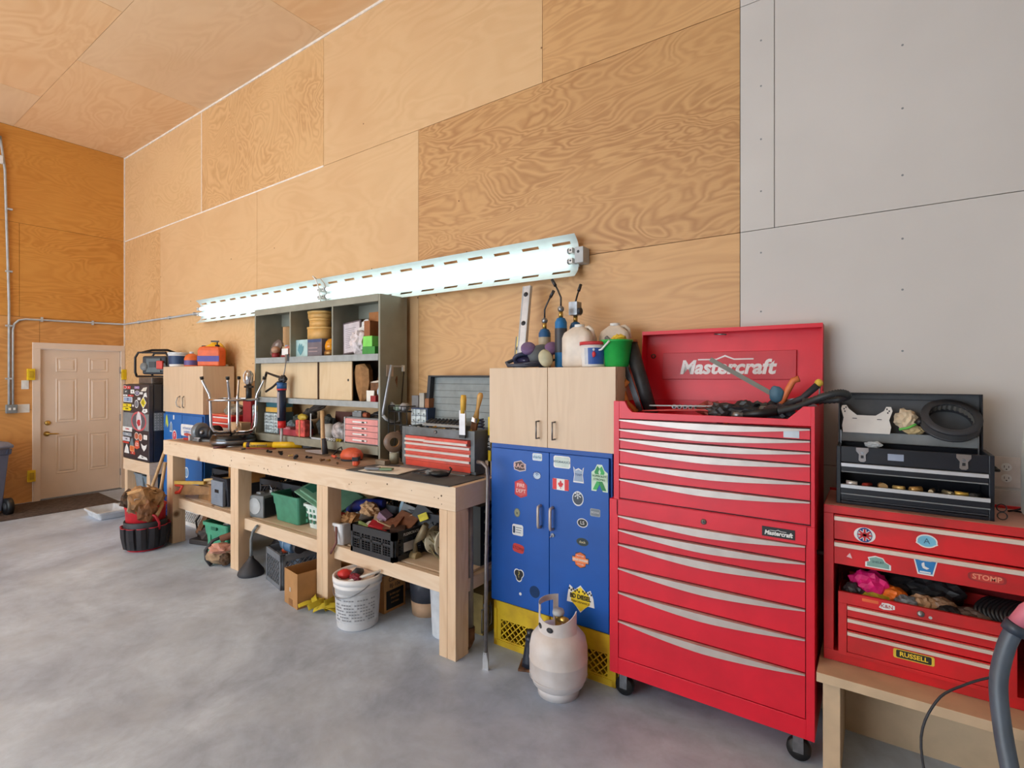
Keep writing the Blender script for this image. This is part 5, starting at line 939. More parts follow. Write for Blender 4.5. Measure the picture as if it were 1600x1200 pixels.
# printer carton
t = T('printer_carton', 'brown printer carton with black printed side standing on the floor', 'box', (-2.99, -.46, 0)); KB = M((196, 144, 90), .8, 0, .04)
P(t, 'carton', MB().box(-.18, .18, -.10, .10, 0, .26, KB), bev=.002); P(t, 'top_flaps', MB().cb((0, 0, .268), (.36, .21, .006), M((150, 140, 132), .8), (0, 0, 0)), 'greyed lid')
RX = lambda y, z: Matrix.Translation((.1812, y, z)) @ Matrix.Rotation(pi/2, 4, 'Z') @ Matrix.Rotation(pi/2, 4, 'X')
P(t, 'print', MB().text('Canon', .045, (0, 0), BLACK, R=RX(0, .225)).text('BJ-10e', .038, (0, 0), BLACK, R=RX(0, .18)).box(.180, .1815, -.08, .08, .02, .15, BLACK).text('BUBBLE|JET', .02, (0, 0), KB, R=RX(0, .12)).text('PRINTER', .02, (0, 0), KB, R=RX(0, .09)).text('PORTABLE', .016, (0, 0), KB, R=RX(0, .06)), 'black lettering')
t = T('bucket', 'clear-sided dark bucket with a tan base behind the white bin', 'bucket', (-2.60, -.35, 0)); P(t, 'bucket_body', MB().lathe([(0, .1), (.115, .1), (.13, .30), (.125, .30), (.11, .11)], M((64, 66, 76), .4))); P(t, 'base', MB().lathe([(0, 0), (.105, 0), (.114, .1), (0, .1)], M((196, 158, 126), .6)), 'tan base'); ONE('dark_cloth', MB().blob((0, 0, 0), (.1, .1, .05), M((36, 38, 50), .8), .3, 2, 3), 'dark cloth filling the bucket with the tan base', 'cloth', (-2.60, -.35, .30))
t = T('waste_bin', 'tall white plastic bin half hidden behind the near post', 'bin', (-2.27, -.50, 0)); P(t, 'bin_body', MB().lathe([(0, 0), (.095, 0), (.10, .006), (.118, .37), (.121, .372), (.121, .38), (.113, .38), (.10, .03), (0, .03)], M((226, 230, 236), .4), n=36)); ONE('cable', MB().tube([(.09*cos(i*.7), .09*sin(i*.7), .26+.006*i) for i in range(24)], .007, BLACK, 8), 'black cable coiled inside the tall white bin', 'cable', (-2.27, -.50, 0)); ONE('bin_liner', MB().lathe([(0, .20), (.104, .20), (.104, .25), (0, .26)], GREY), 'grey cloth inside the tall white bin', 'cloth', (-2.27, -.50, 0))
t = T('bucket', 'pinkish bucket behind the third post below the shelf', 'bucket', (-3.10, -.16, 0)); P(t, 'bucket_body', MB().lathe([(0, 0), (.12, 0), (.14, .33), (0, .33)], M((206, 176, 176), .5)))
t = T('ribbed_box', 'black ribbed box with coils at the near end of the lower shelf', 'box', (-2.12, -.30, .4415)); P(t, 'core', MB().box(-.02, .04, -.10, .10, .0, .38, M((40, 44, 44), .6))); 
for k in range(5): P(t, 'coil', MB().tube([(.05, -.07+.14*i/10, .06+k*.07+.02*sin(i*1.3)) for i in range(11)], .006, M((90, 100, 90), .5), 6))
t = T('yellow_box', 'dull yellow wooden box on the floor behind the near post', 'box', (-2.16, -.26, 0)); P(t, 'box_body', MB().box(-.10, .10, -.14, .14, 0, .26, M((156, 134, 80), .7, 0, .1)))
t = T('steel_pipe', 'grey pipe with a rusty elbow standing inside the near end of the bench', 'pipe', (-2.045, -.545, 0)); P(t, 'pipe', MB().cyl((0, 0, .07), (-.02, .02, .86), .021, M((160, 152, 144), .5, .4, .1, 12))); P(t, 'elbow', MB().tube([(0, 0, .12), (0, -.0, .05), (.01, -.04, .032), (.02, -.08, .03)], .029, RUST), 'rusty elbow')
t = T('crowbar', 'long grey wrecking bar with a flat foot leaning against the blue cabinet', 'crowbar', (-1.81, -.69, 0)); P(t, 'shaft', MB().tube([(0, 0, .09), (-.035, .05, .6), (-.062, .10, 1.06), (-.075, .11, 1.12), (-.11, .11, 1.145), (-.15, .11, 1.148)], .0115, M((126, 120, 120), .45, .6, .1, 20))); P(t, 'claw', MB().loft([[(x*w, y*d-.0, z) for x, y in ((-1, -1), (1, -1), (1, 1), (-1, 1))] for z, w, d in ((.0, .02, .004), (.05, .019, .006), (.10, .011, .011))], M((206, 210, 216), .35, .6)), 'bright flat foot')
b = MB(); b.tube([(0, 0, .22), (0, .1, .22), (0, .1, .10), (0, .0, .08), (0, 0, .22)], .005, STEEL, 6); b.tube([(.0, .02, .25), (0, .06, .05), (0, .09, .24)], .005, STEEL, 6); ONE('wire_hook', b, 'bent steel wire between the pipe and the yellow crates', 'wire', (-1.99, -.50, 0))

# ============================================================ blue cabinet and maple cabinet
t = T('metal_cabinet', 'blue two-door metal cabinet covered in stickers on yellow crates', 'cabinet', (-1.962, -.455, .278)); W = .81
P(t, 'body', MB().box(0, W, .019, .40, 0, .972, BLUE), bev=.002)
bd = []
for x0, x1 in ((.012, .4275), (.4305, W-.012)): bd.append(P(t, 'door', MB().box(x0, x1, 0, .018, .014, .945, BLUE), bev=.003))
for i, x in ((0, .372), (1, .453)): P(bd[i], 'handle', MB().tube([(x, 0, .512), (x, -.028, .515), (x, -.032, .53), (x, -.032, .62), (x, -.028, .633), (x, 0, .636)], .0085, SILVER))
P(bd[1], 'lock', MB().cyl((.453, 0, .478), (.453, -.006, .478), .011, STEEL).tube([(.453, -.007, .478), (.446, -.014, .472), (.44, -.014, .462)], .003, CHROME))
def bs(i, wx, wz, w, h, cols, kind='rect', txt=None, tc=None, lab=None, **k): return sticker(bd[i], wx+1.962, wz-.278, 0, w, h, cols, kind, txt, tc, lab, **k)
SHIELD = [(-.5, -.35), (0, -.5), (.5, -.35), (.5, .2), (.25, .35), (.1, .5), (-.15, .42), (-.5, .3)]
bs(0, -1.736, 1.128, .085, .068, (C(210, 196, 200), C(80, 60, 60)), SHIELD, 'RACE', C(240, 200, 190), 'winged race badge sticker')
bs(0, -1.614, 1.192, .065, .042, (WHITE, C(200, 220, 232)), 'rect', 'sharks', C(60, 120, 160), 'white rectangular sticker'); bs(0, -1.616, 1.084, .06, .052, (C(30, 60, 130), C(190, 210, 230)), 'gear', '*', C(40, 90, 160), 'small blue badge sticker', tsz=.06)
bs(0, -1.729, .996, .088, .115, (C(196, 44, 52), C(214, 84, 84)), SHIELD, 'FIRE|DEPT', C(250, 220, 210), 'red crest sticker', tsz=.03)
bs(0, -1.756, .847, .042, .054, (C(100, 110, 96), C(150, 150, 120)), 'ell', 'x', C(60, 70, 60), 'small olive round sticker'); bs(0, -1.752, .744, .078, .066, (WHITE,), 'rect', None, None, 'white information sticker', extra=lambda b, y: b.box(-.033, -.018, y-.0005, y+.001, -.02, .02, C(40, 60, 90)).text('hose|clamps', .016, (.012, .012), C(110, 120, 130), y) if 0 else b.box(-.033, -.018, y-.0005, y+.001, -.02, .02, C(40, 60, 90)).box(-.012, .03, y-.0005, y+.001, .012, .017, C(150, 156, 164)).box(-.012, .026, y-.0005, y+.001, -.002, .003, C(150, 156, 164)).box(-.012, .022, y-.0005, y+.001, -.016, -.011, C(150, 156, 164)))
bs(0, -1.747, .635, .082, .052, (C(206, 56, 50),), 'pill', 'STOMP', C(150, 30, 40), 'red pill-shaped sticker', tsz=.027, rot=.12)
SHAM = [(.12*cos(a)*0+(.30+.16*abs(sin(1.5*a+pi/4)))*cos(a)*1.1, (.30+.16*abs(sin(1.5*a+pi/4)))*sin(a)*1.1) for a in [2*pi*i/30 for i in range(30)]]
bs(0, -1.743, .479, .075, .085, (WHITE, BLACK), SHAM, '?', C(190, 170, 80), 'black and white clover sticker', tsz=.05); bs(0, -1.733, .367, .018, .018, (WHITE,), 'ell')
bs(1, -1.450, 1.178, .108, .068, (WHITE, C(206, 220, 214)), 'rect', 'HYDRAULICS', C(50, 90, 110), 'white lettered sticker', tsz=.018)
def leaf(b, y):
    b.box(-.052, -.026, y, y+.0012, -.031, .031, C(214, 44, 50)); b.box(.026, .052, y, y+.0012, -.031, .031, C(214, 44, 50))
    b.prism([(-.002, -.024), (.002, -.024), (.002, -.013), (.012, -.012), (.010, -.007), (.019, .002), (.015, .004), (.016, .011), (.008, .008), (.005, .018), (.0, .024), (-.005, .018), (-.008, .008), (-.016, .011), (-.015, .004), (-.019, .002), (-.010, -.007), (-.012, -.012), (-.002, -.013)], y, y+.0012, C(214, 44, 50))
bs(1, -1.458, 1.051, .106, .064, (WHITE,), 'rect', None, None, 'Canadian flag sticker', extra=leaf)
bs(1, -1.345, 1.118, .066, .088, (WHITE, C(150, 170, 196)), [(-.5, .5), (-.3, .3), (0, .42), (.3, .3), (.5, .5), (.4, 0), (.5, -.5), (-.5, -.5), (-.4, 0)], 'TEAM', C(40, 60, 110), 'horned-head sticker', tsz=.018)
def rib(b, y):
    G1, G2 = C(60, 176, 90), C(40, 140, 70)
    b.prism([(-.04, -.065), (-.015, -.065), (.03, .03), (.012, .065), (.0, .05), (.008, .03)], y, y+.001, G1); b.prism([(.04, -.065), (.015, -.065), (-.03, .03), (-.012, .065), (.0, .05), (-.008, .03)], y-.001, y, G2)
    b.box(-.045, .045, y-.002, y-.001, -.018, .020, C(190, 220, 190)); b.text('HUMBOLDT', .0155, (0, .010), C(30, 90, 50), y-.003); b.text('STRONG', .017, (0, -.008), C(30, 90, 50), y-.003)
bs(1, -1.218, 1.114, .096, .145, (C(206, 230, 206),), [(-.5, -.5), (-.2, -.5), (0, -.1), (.2, -.5), (.5, -.5), (.5, .2), (.3, .3), (.15, .5), (-.15, .5), (-.3, .3), (-.5, .2)], None, None, 'green ribbon sticker', extra=rib)
bs(1, -1.349, .986, .07, .082, (C(214, 220, 226), C(60, 70, 84)), 'ell', '*', C(220, 226, 230), 'round star sticker', tsz=.10); bs(1, -1.244, .924, .06, .042, (C(150, 160, 168), C(120, 130, 140)), 'rect', 'MOPAR', C(210, 216, 220), 'grey rectangular sticker', tsz=.014)
bs(1, -1.321, .856, .066, .050, (C(226, 226, 226), C(30, 34, 40)), 'ell', 'LS', WHITE, 'black oval sticker'); bs(1, -1.321, .751, .074, .044, (C(40, 60, 60), C(30, 46, 50)), 'ell', 'duck', C(220, 210, 170), 'dark oval sticker', tsz=.02)
def hd(b, y):
    b.prism([(-.03, -.028), (0, -.042), (.03, -.028), (.034, 0), (.03, .028), (0, .042), (-.03, .028), (-.034, 0)], y, y+.001, C(226, 108, 44)); b.box(-.048, .048, y-.001, y, -.012, .012, C(236, 150, 100)); b.text('HARLEY-DAVIDSON', .0125, (0, 0), WHITE, y-.002, sx=.85, bold=.0004)
    b.text('MOTOR', .012, (0, .022), WHITE, y-.001); b.text('CYCLES', .012, (0, -.023), WHITE, y-.001)
bs(1, -1.333, .650, .104, .088, (C(60, 50, 50),), [(-.5, -.18), (-.3, -.2), (-.3, -.4), (0, -.5), (.3, -.4), (.3, -.2), (.5, -.18), (.5, .18), (.3, .2), (.3, .4), (0, .5), (-.3, .4), (-.3, .2), (-.5, .18)], None, None, 'orange and black shield sticker', extra=hd)
def bd_(b, y):
    b.prism([(-.058, -.02), (0, -.068), (.058, -.02), (.058, .022), (0, .066), (-.058, .022)], y, y+.001, C(240, 210, 40))
    for i in range(6): b.box(-.072+i*.012, -.064+i*.012, y-.001, y, .040-(i % 2)*.008, .052-(i % 2)*.008, BLACK); b.box(.012+i*.010, .020+i*.010, y-.001, y, .04-(i % 2)*.008, .05-(i % 2)*.008, BLACK)
    b.text('BD DIESEL', .034, (0, .010), BLACK, y-.002, bold=.001, sx=.84); b.text('PERFORMANCE', .016, (0, -.018), C(140, 110, 30), y-.002)
bs(1, -1.333, .435, .170, .150, (WHITE,), [(-.5, -.2), (-.25, -.2), (0, -.5), (.25, -.2), (.5, -.2), (.46, .12), (.36, .4), (.2, .28), (0, .5), (-.2, .3), (-.4, .44), (-.46, .12)], None, None, 'large yellow diesel sticker', extra=bd_)
b = MB(); b.cyl((.33, 0, .125), (.33, -.0008, .125), .035, M((10, 50, 96), .8)); P(bd[0], 'scuff', b)
# crates under it
YG = wirebox(MB(), .40, .36, .275, YCRATE, 'slots', .014)
yc = T('milk_crate', 'yellow milk crate under the left half of the blue cabinet', 'crate', (-1.745, -.245, 0), group='yellow crates under the blue cabinet'); P(yc, 'crate_body', YG)
dup(yc, (-1.335, -.245, 0), label='yellow milk crate under the right half of the blue cabinet behind the gas bottle')

t = T('wall_cabinet', 'maple two-door cabinet on the blue cabinet with straight bar handles', 'cabinet', (-1.962, -.46, 1.251)); W = .84
ds = woodcab(t, W, .42, .462, 0)
for i, x in ((0, .362), (1, .469)): P(ds[i], 'bar_handle', MB().tube([(x, 0, .053), (x, -.03, .053), (x, -.03, .151), (x, 0, .151)], .005, STEEL))
# on top of it
TP = 1.7135
t = T('spirit_level', 'tall aluminium spirit level leaning on the wall above the maple cabinet', 'level', (-1.87, -.25, TP), rot=(radians(-13), radians(-3), 0))
def level(h, w, m1, m2, holes):
    P(t, 'rail', MB().box(-w/2, w/2, -.012, .012, 0, h, m1).box(-w/2, -w/2+.008, -.014, -.012, 0, h, m2).box(w/2-.008, w/2, -.014, -.012, 0, h, m2))
    for z_ in holes: P(t, 'vial', MB().lathe([(0, 0), (.016, 0), (.016, .003), (0, .003)], CHAR, (0, -.012, z_), R=Matrix.Rotation(pi/2, 4, 'X')))
level(.56, .06, M((196, 198, 202), .35, .4), LTGREY, (.30, .50))
t = T('spirit_level', 'short yellow spirit level standing at the left end of the maple cabinet', 'level', (-1.925, -.20, TP), rot=(radians(-8), 0, 0)); level(.21, .055, M((230, 206, 120), .5), GREY, (.13,))
t = T('respirator', 'grey respirator mask with purple filters on the maple cabinet', 'respirator', (-1.70, -.29, TP), rz=radians(30)); P(t, 'facepiece', MB().blob((0, 0, .075), (.085, .07, .07), M((90, 94, 98), .6), .15, 2, 2)); 
for x, m in ((-.07, M((120, 96, 140), .6)), (.075, M((128, 96, 140), .6))): P(t, 'filter', MB().lathe([(0, 0), (.042, 0), (.045, .008), (.045, .022), (.04, .03), (0, .03)], m, (x, -.02, .11), R=Matrix.Rotation(radians(50), 4, 'X')), 'purple filter')
P(t, 'strap', MB().tube([(-.1, -.02, .02), (-.13, -.07, .02), (-.05, -.1, .03), (.05, -.08, .03), (.09, -.02, .05)], .007, C(60, 64, 80)))
t = T('safety_goggles', 'dark blue goggles with a strap in front of the respirator', 'goggles', (-1.76, -.36, TP), rz=radians(20)); P(t, 'frame', MB().tube([(.07*cos(a), .01*sin(2*a), .05+.035*sin(a)) for a in [2*pi*i/24 for i in range(24)]], .013, C(50, 56, 84), closed=True)); P(t, 'lens', MB().lathe([(0, 0), (.06, 0), (0, .012)], M((60, 56, 84), .15), (0, 0, .05), R=Matrix.Rotation(pi/2, 4, 'X'), sy=.5)); P(t, 'strap', MB().tube([(-.07, 0, .05), (-.12, .0, .03), (-.1, -.03, .014), (0, -.05, .014), (.1, -.02, .016), (.1, .03, .04)], .012, C(70, 76, 90)))
ONE('dust_mask', MB().lathe([(0, .05), (.03, .045), (.05, .02), (.055, 0), (.05, 0), (.028, .04), (0, .045)], M((206, 202, 172), .9), (0, 0, .055), R=Matrix.Rotation(radians(100), 4, 'X') @ Matrix.Rotation(.3, 4, 'Z'), sx=.8), 'pale yellow dust mask at the right of the respirator', 'mask', (-1.60, -.38, TP))
def torch(lab, loc, h, r, hd_, band, rz):
    t = T('blow_torch', lab, 'torch', loc, rz, group='torches on the maple cabinet')
    P(t, 'cylinder', MB().lathe([(0, 0), (r-.003, 0), (r, .006), (r, h-.03), (r*.7, h-.006), (r*.3, h), (0, h)], hd_)); P(t, 'label_band', MB().lathe([(r+.0008, h*.3), (r+.0008, h*.78)], band, caps=False))
    P(t, 'valve', MB().cyl((0, 0, h), (0, 0, h+.035), .013, BRASS).blob((.0, 0, h+.05), (.02, .018, .02), STEEL, .1)); P(t, 'burner', MB().tube([(0, 0, h+.06), (.0, 0, h+.12), (.02, 0, h+.16), (.05, 0, h+.21)], .0055, DKSTEEL).cyl((.042, 0, h+.195), (.068, 0, h+.235), .010, DKSTEEL)); return t
torch('blue gas torch with a beige label, furthest left on the maple cabinet', (-1.72, -.20, TP), .25, .038, C(30, 90, 140), C(190, 176, 150), .0)
torch('tall blue gas torch with a black label in the middle', (-1.545, -.30, TP), .30, .036, C(20, 110, 170), C(60, 60, 66), pi*.95)
t = torch('blue gas torch with a trigger head behind the tall one', (-1.50, -.20, TP), .28, .036, C(36, 96, 150), C(70, 76, 90), pi/2); P(t, 'trigger_head', MB().box(-.03, .03, -.025, .03, .32, .40, STEEL).cyl((-.02, -.03, .34), (-.02, -.05, .34), .02, CHAR))
MILKW = M((226, 214, 200), .4, 0, .05)
t = T('plastic_jug', 'translucent white jug in front of the torches', 'jug', (-1.42, -.30, TP), rz=.1); P(t, 'jug_body', jug(MB(), .17, .12, .25, MILKW, WHITE))
t = T('plastic_jug', 'second white jug behind the white tub', 'jug', (-1.26, -.16, TP), rz=.3); P(t, 'jug_body', jug(MB(), .17, .12, .26, MILKW, WHITE))
t = T('plastic_tub', 'white tub with a red lid and blue picture label on the maple cabinet', 'tub', (-1.295, -.36, TP)); P(t, 'tub_body', MB().lathe([(0, 0), (.066, 0), (.07, .005), (.078, .125), (0, .125)], WHITE)); P(t, 'lid', MB().lathe([(0, .122), (.083, .122), (.083, .14), (0, .142)], C(196, 50, 56)), 'red lid')
b = MB()
for k in range(10):
    a0 = radians(-110+k*9); a1 = a0+radians(9)
    b.loft([[(r0*cos(a), r0*sin(a), z) for a in (a0, a1)]+[((r0+.0008)*cos(a), (r0+.0008)*sin(a), z) for a in (a1, a0)] for z, r0 in ((.015, .0713), (.105, .0768))], C(44, 84, 160) if k > 1 else C(200, 206, 216))
b.blob((.028, -.068, .07), (.012, .006, .018), C(196, 40, 50), .2).blob((.03, -.07, .095), (.008, .005, .008), C(200, 206, 220), .1); P(t, 'label_band', b, 'blue label')
t = T('green_bucket', 'small bright green bucket at the right end of the maple cabinet', 'bucket', (-1.175, -.33, TP)); P(t, 'bucket_body', MB().lathe([(0, 0), (.062, 0), (.065, .005), (.084, .135), (.09, .137), (.09, .148), (.083, .148), (.062, .01), (0, .01)], GREEN)); P(t, 'handle', MB().tube([(-.085, -.03, .14), (-.075, -.08, .09), (-.05, -.085, .095), (0, -.095, .14)], .0055, WHITE)); 
ONE('cloth', MB().blob((0, 0, 0), (.04, .035, .025), C(226, 190, 60), .4, 4), 'yellow cloth in the small green bucket', 'cloth', (-1.17, -.31, TP+.155)); ONE('brush', MB().cyl((0, 0, 0), (-.06, .02, .05), .012, GREY), 'grey brush poking from the green bucket', 'brush', (-1.20, -.30, TP+.12))

# ============================================================ propane tank and jack on the floor
t = T('propane_tank', 'white propane tank with a collar standing in front of the blue cabinet', 'gas bottle', (-1.375, -.625, 0)); PT = M((226, 222, 222), .4, 0, .04, 6, dirt=(206, 196, 190))
P(t, 'tank_body', MB().lathe([(0, .02), (.09, .025), (.135, .06), (.152, .11), (.1535, .185), (.155, .188), (.1535, .191), (.153, .25), (.143, .30), (.115, .335), (.075, .352), (0, .358)], PT, n=48)); P(t, 'foot_ring', MB().lathe([(.105, 0), (.11, 0), (.112, .06), (.106, .06)], PT, caps=False))
def collar(z0, z1, a0, a1, n=28):
    b = MB()
    for k in range(n):
        p0 = a0+(a1-a0)*k/n; p1 = a0+(a1-a0)*(k+1)/n; zt0, zt1 = z1(k/n), z1((k+1)/n)
        v = [(r*cos(p), r*sin(p), z) for p, zt in ((p0, zt0), (p1, zt1)) for r in (.100, .104) for z in (z0, zt)]
        b.loft([[v[0], v[1], v[3], v[2]], [v[4], v[5], v[7], v[6]]], PT, caps=(k in (0, n-1)))
    return b
# wide front wall with the raised handle end at the left
P(t, 'collar', collar(.32, lambda u: .405+.055*min(1, abs(u-.5)*2)**2, radians(-165), radians(5))); P(t, 'collar', collar(.455, lambda u: .487, radians(135), radians(235), 14)); P(t, 'collar', collar(.32, lambda u: .487, radians(120), radians(136), 4)); P(t, 'collar', collar(.32, lambda u: .487, radians(215), radians(232), 4))
for a in (-125, -85): b = MB(); c_ = radians(a); b.lathe([(0, 0), (.014, 0), (.014, .002), (0, .002)], CHAR, (.1035*cos(c_), .1035*sin(c_), .375), R=Matrix.Rotation(c_, 4, 'Z') @ Matrix.Rotation(pi/2, 4, 'Y'), sy=1.3); P(t, 'collar_hole', b)
P(t, 'valve', MB().cyl((0, 0, .35), (0, 0, .42), .018, BRASS).cyl((0, 0, .40), (.06, -.02, .405), .018, BRASS).lathe([(0, .42), (.03, .42), (.032, .43), (.028, .445), (0, .448)], LTGREY)); P(t, 'weld_seam', MB().lathe([(.153, .098), (.1545, .1), (.153, .102)], PT, caps=False))
pt_ = [o for o in COL.objects if o.name.startswith('propane_tank')][0]; pt_.scale = (1, 1, .965)
t = T('bottle_jack', 'small black bottle jack on a square foot beside the yellow crate', 'jack', (-1.62, -.52, 0), rz=.4); P(t, 'foot', MB().box(-.06, .06, -.06, .06, 0, .012, RUST)); P(t, 'body', MB().lathe([(0, .012), (.05, .012), (.045, .04), (.032, .12), (.027, .15), (.03, .155), (.03, .175), (0, .18)], M((46, 52, 66), .35, .2, .1)))
b = MB(); b.lathe([(0, .18), (.022, .18), (.02, .21), (0, .215)], DKSTEEL); P(t, 'ram', b)
# ============================================================ red tool chests (upper and lower)
YF = -.51
def bowhandle(x0, x1, z, drop, out=.02, n=24):
    b = MB(); rings = []
    for i in range(n+1):
        u = i/n; x = x0+(x1-x0)*u; k = 1-abs(2*u-1)**1.6; h = .006+drop*k; y = -.010-out*k
        rings.append([(x, -.0005, z), (x, y, z-.001), (x, y, z-h), (x, -.0005, z-h-.001)])
    b.loft(rings, SILVER); return b
def bay(root, W, D, H, z0, tops, bot, xl, xr, drop, red):
    """steel carcass with a column of drawers; tops are handle heights in the chest's own frame"""
    P(root, 'case', MB().box(0, W, .02, D, z0, H, red).box(0, xl-.003, 0, .0195, z0, H, red).box(xr+.003, W, 0, .0195, z0, H, red).box(xl-.003, xr+.003, 0, .0195, z0, bot-.004, red), bev=.0015)
    P(root, 'drawer_gap', MB().box(xl-.003, xr+.003, .012, .0195, bot-.004, tops[0]+.001, CHAR))
    for i, z in enumerate(tops):
        zb = tops[i+1]+.004 if i+1 < len(tops) else bot
        q = P(root, 'drawer', MB().box(xl, xr, .001, .0115, zb, z-.001, red), bev=.001); P(q, 'handle', bowhandle(xl, xr, z, drop, .012))
t = T('rolling_tool_chest', 'lower red tool chest with seven bow-shaped silver drawer handles', 'tool chest', (-1.135, YF, 0)); Wl = .925
TOPS = [.948, .876, .802, .679, .555, .408]
bay(t, Wl, .47, 1.028, .13, TOPS, .217, .05, .91-.02, .030, RED)
P(t, 'front_rail', MB().box(.04, .897, 0, .0195, .950, 1.028, RED)); P(t, 'lock', MB().lathe([(0, 0), (.013, 0), (.012, .006), (0, .006)], STEEL, (.475, 0, .982), R=Matrix.Rotation(pi/2, 4, 'X')).cyl((.475, -.006, .982), (.475, -.007, .982), .005, BLACK, n=10))
def mast(b, c, size, y, m, sx=1):
    b.text('Mastercraft', size, c, m, y, bold=size*.036, shear=.2, sx=sx)
    w_ = size*2.2*sx; x, z = c; t_ = size*.035
    b.prism([(x-w_*.62, z+size*.47), (x-w_*.2, z+size*.47), (x, z+size*.66), (x+w_*.2, z+size*.47), (x+w_*.62, z+size*.47), (x+w_*.62, z+size*.47-2*t_), (x+w_*.2, z+size*.47-2*t_), (x, z+size*.66-2.5*t_), (x-w_*.2, z+size*.47-2*t_), (x-w_*.62, z+size*.47-2*t_)], y-.0006, y+.0006, m)
bdg = P(t, 'badge', MB().box(.724, .852, -.003, 0, .963, 1.005, BLACK), 'black nameplate with white lettering'); b = MB(); mast(b, (.788, .980), .026, -.0036, WHITE, .9); P(bdg, 'lettering', b)
for x in (.06, .86):
    for y in (.06, .41): w_ = P(t, 'caster', MB().lathe([(0, -.018), (.045, -.018), (.048, -.01), (.048, .01), (.045, .018), (0, .018)], BLACK, (x, y, .049), R=Matrix.Rotation(pi/2, 4, 'X'))); P(w_, 'fork', MB().box(x-.02, x+.02, y-.026, y-.02, .04, .13, STEEL).box(x-.02, x+.02, y+.02, y+.026, .04, .13, STEEL).box(x-.02, x+.02, y-.019, y+.019, .115, .13, STEEL))
P(t, 'side_handle', MB().tube([(Wl, .1, .9), (Wl+.03, .1, .9), (Wl+.03, .36, .9), (Wl, .36, .9)], .01, BLACK))

t = T('top_tool_chest', 'upper red tool chest with its lid standing open and a large white nameplate', 'tool chest', (-1.112, YF, 1.029)); Wu = .902; U = lambda z: z-1.029
bay(t, Wu, .45, U(1.44), 0, [U(z) for z in (1.441, 1.391, 1.342, 1.288, 1.214, 1.136)], U(1.035), .035, .883, .020, RED) if 0 else None
xl, xr = .033, .885
P(t, 'case', MB().box(0, .004, .02, .45, 0, U(1.53), RED).box(Wu-.004, Wu, .02, .45, 0, U(1.53), RED).box(.004, Wu-.004, .446, .45, 0, U(1.53), RED).box(.004, Wu-.004, .02, .446, U(1.425), U(1.43), RED)
  .box(0, xl-.003, 0, .0195, 0, U(1.5345), RED).box(xr+.003, Wu, 0, .0195, 0, U(1.5345), RED).box(xl-.003, xr+.003, 0, .0195, 0, .003, RED).box(xl-.003, xr+.003, .012, .0195, .003, U(1.443), CHAR), bev=.001)
P(t, 'front_panel', MB().prism([(xl-.003, U(1.445)), (xr+.003, U(1.452)), (xr+.003, U(1.534)), (.860, U(1.534)), (.80, U(1.478)), (.10, U(1.480)), (.078, U(1.50)), (.06, U(1.534)), (xl-.003, U(1.5345))], .001, .0195, RED), bev=.001)
tp = [U(z) for z in (1.441, 1.391, 1.342, 1.288, 1.214, 1.136)]
for i, z in enumerate(tp):
    zb = tp[i+1]+.004 if i+1 < 6 else U(1.038); q = P(t, 'drawer', MB().box(xl, xr, .001, .0115, zb, z-.001, RED), bev=.001); P(q, 'handle', bowhandle(xl, xr, z, .026, .012))
    if i == 0: P(q, 'badge', MB().box(.785, .845, -.001, .001, z-.042, z-.012, M((180, 184, 190), .4, .3)), 'small silver plate')
# lid, standing up
b = MB(Matrix.Translation((0, .44, U(1.53))) @ Matrix.Rotation(radians(-5), 4, 'X')); LH = .385
b.box(0, Wu, 0, .004, 0, LH, RED).box(0, .004, -.07, 0, .10, LH, RED).box(Wu-.004, Wu, -.07, 0, .06, LH, RED).box(0, Wu, -.07, 0, LH-.004, LH, RED).box(0, Wu, -.074, -.07, LH-.02, LH, RED)
b.prism([(0, .0), (.004, 0), (.004, .10), (0, .10)], -.02, 0, RED)
ld = P(t, 'lid', b)
b = MB(Matrix.Translation((0, .44, U(1.53))) @ Matrix.Rotation(radians(-5), 4, 'X')); b.box(.105, .785, -.012, 0, .115, .265, M((198, 30, 46), .4, 0, .03)); np_ = P(ld, 'nameplate', b, bev=.002)
b = MB(Matrix.Translation((0, .44, U(1.53))) @ Matrix.Rotation(radians(-5), 4, 'X')); mast(b, (.445, .178), .104, -.0128, M((232, 226, 226), .5), 1.0); b.text('R', .014, (.685, .15), WHITE, -.013); P(np_, 'lettering', b, 'white lettering')
b = MB(Matrix.Translation((0, .44, U(1.53))) @ Matrix.Rotation(radians(-5), 4, 'X')); b.lathe([(.008, 0), (.014, 0), (.014, .004), (.008, .004)], M((90, 60, 56), .4), (.045, 0, .25), R=Matrix.Rotation(pi/2, 4, 'X'), caps=False).cyl((.40, -.06, LH-.03), (.46, -.06, LH-.035), .004, STEEL); P(ld, 'fitting', b)
b = MB(); b.tube([(Wu-.01, .36, U(1.515)), (Wu-.012, .38, U(1.60)), (Wu-.006, .385, U(1.63))], .004, STEEL, 6); P(t, 'lid_stay', b)
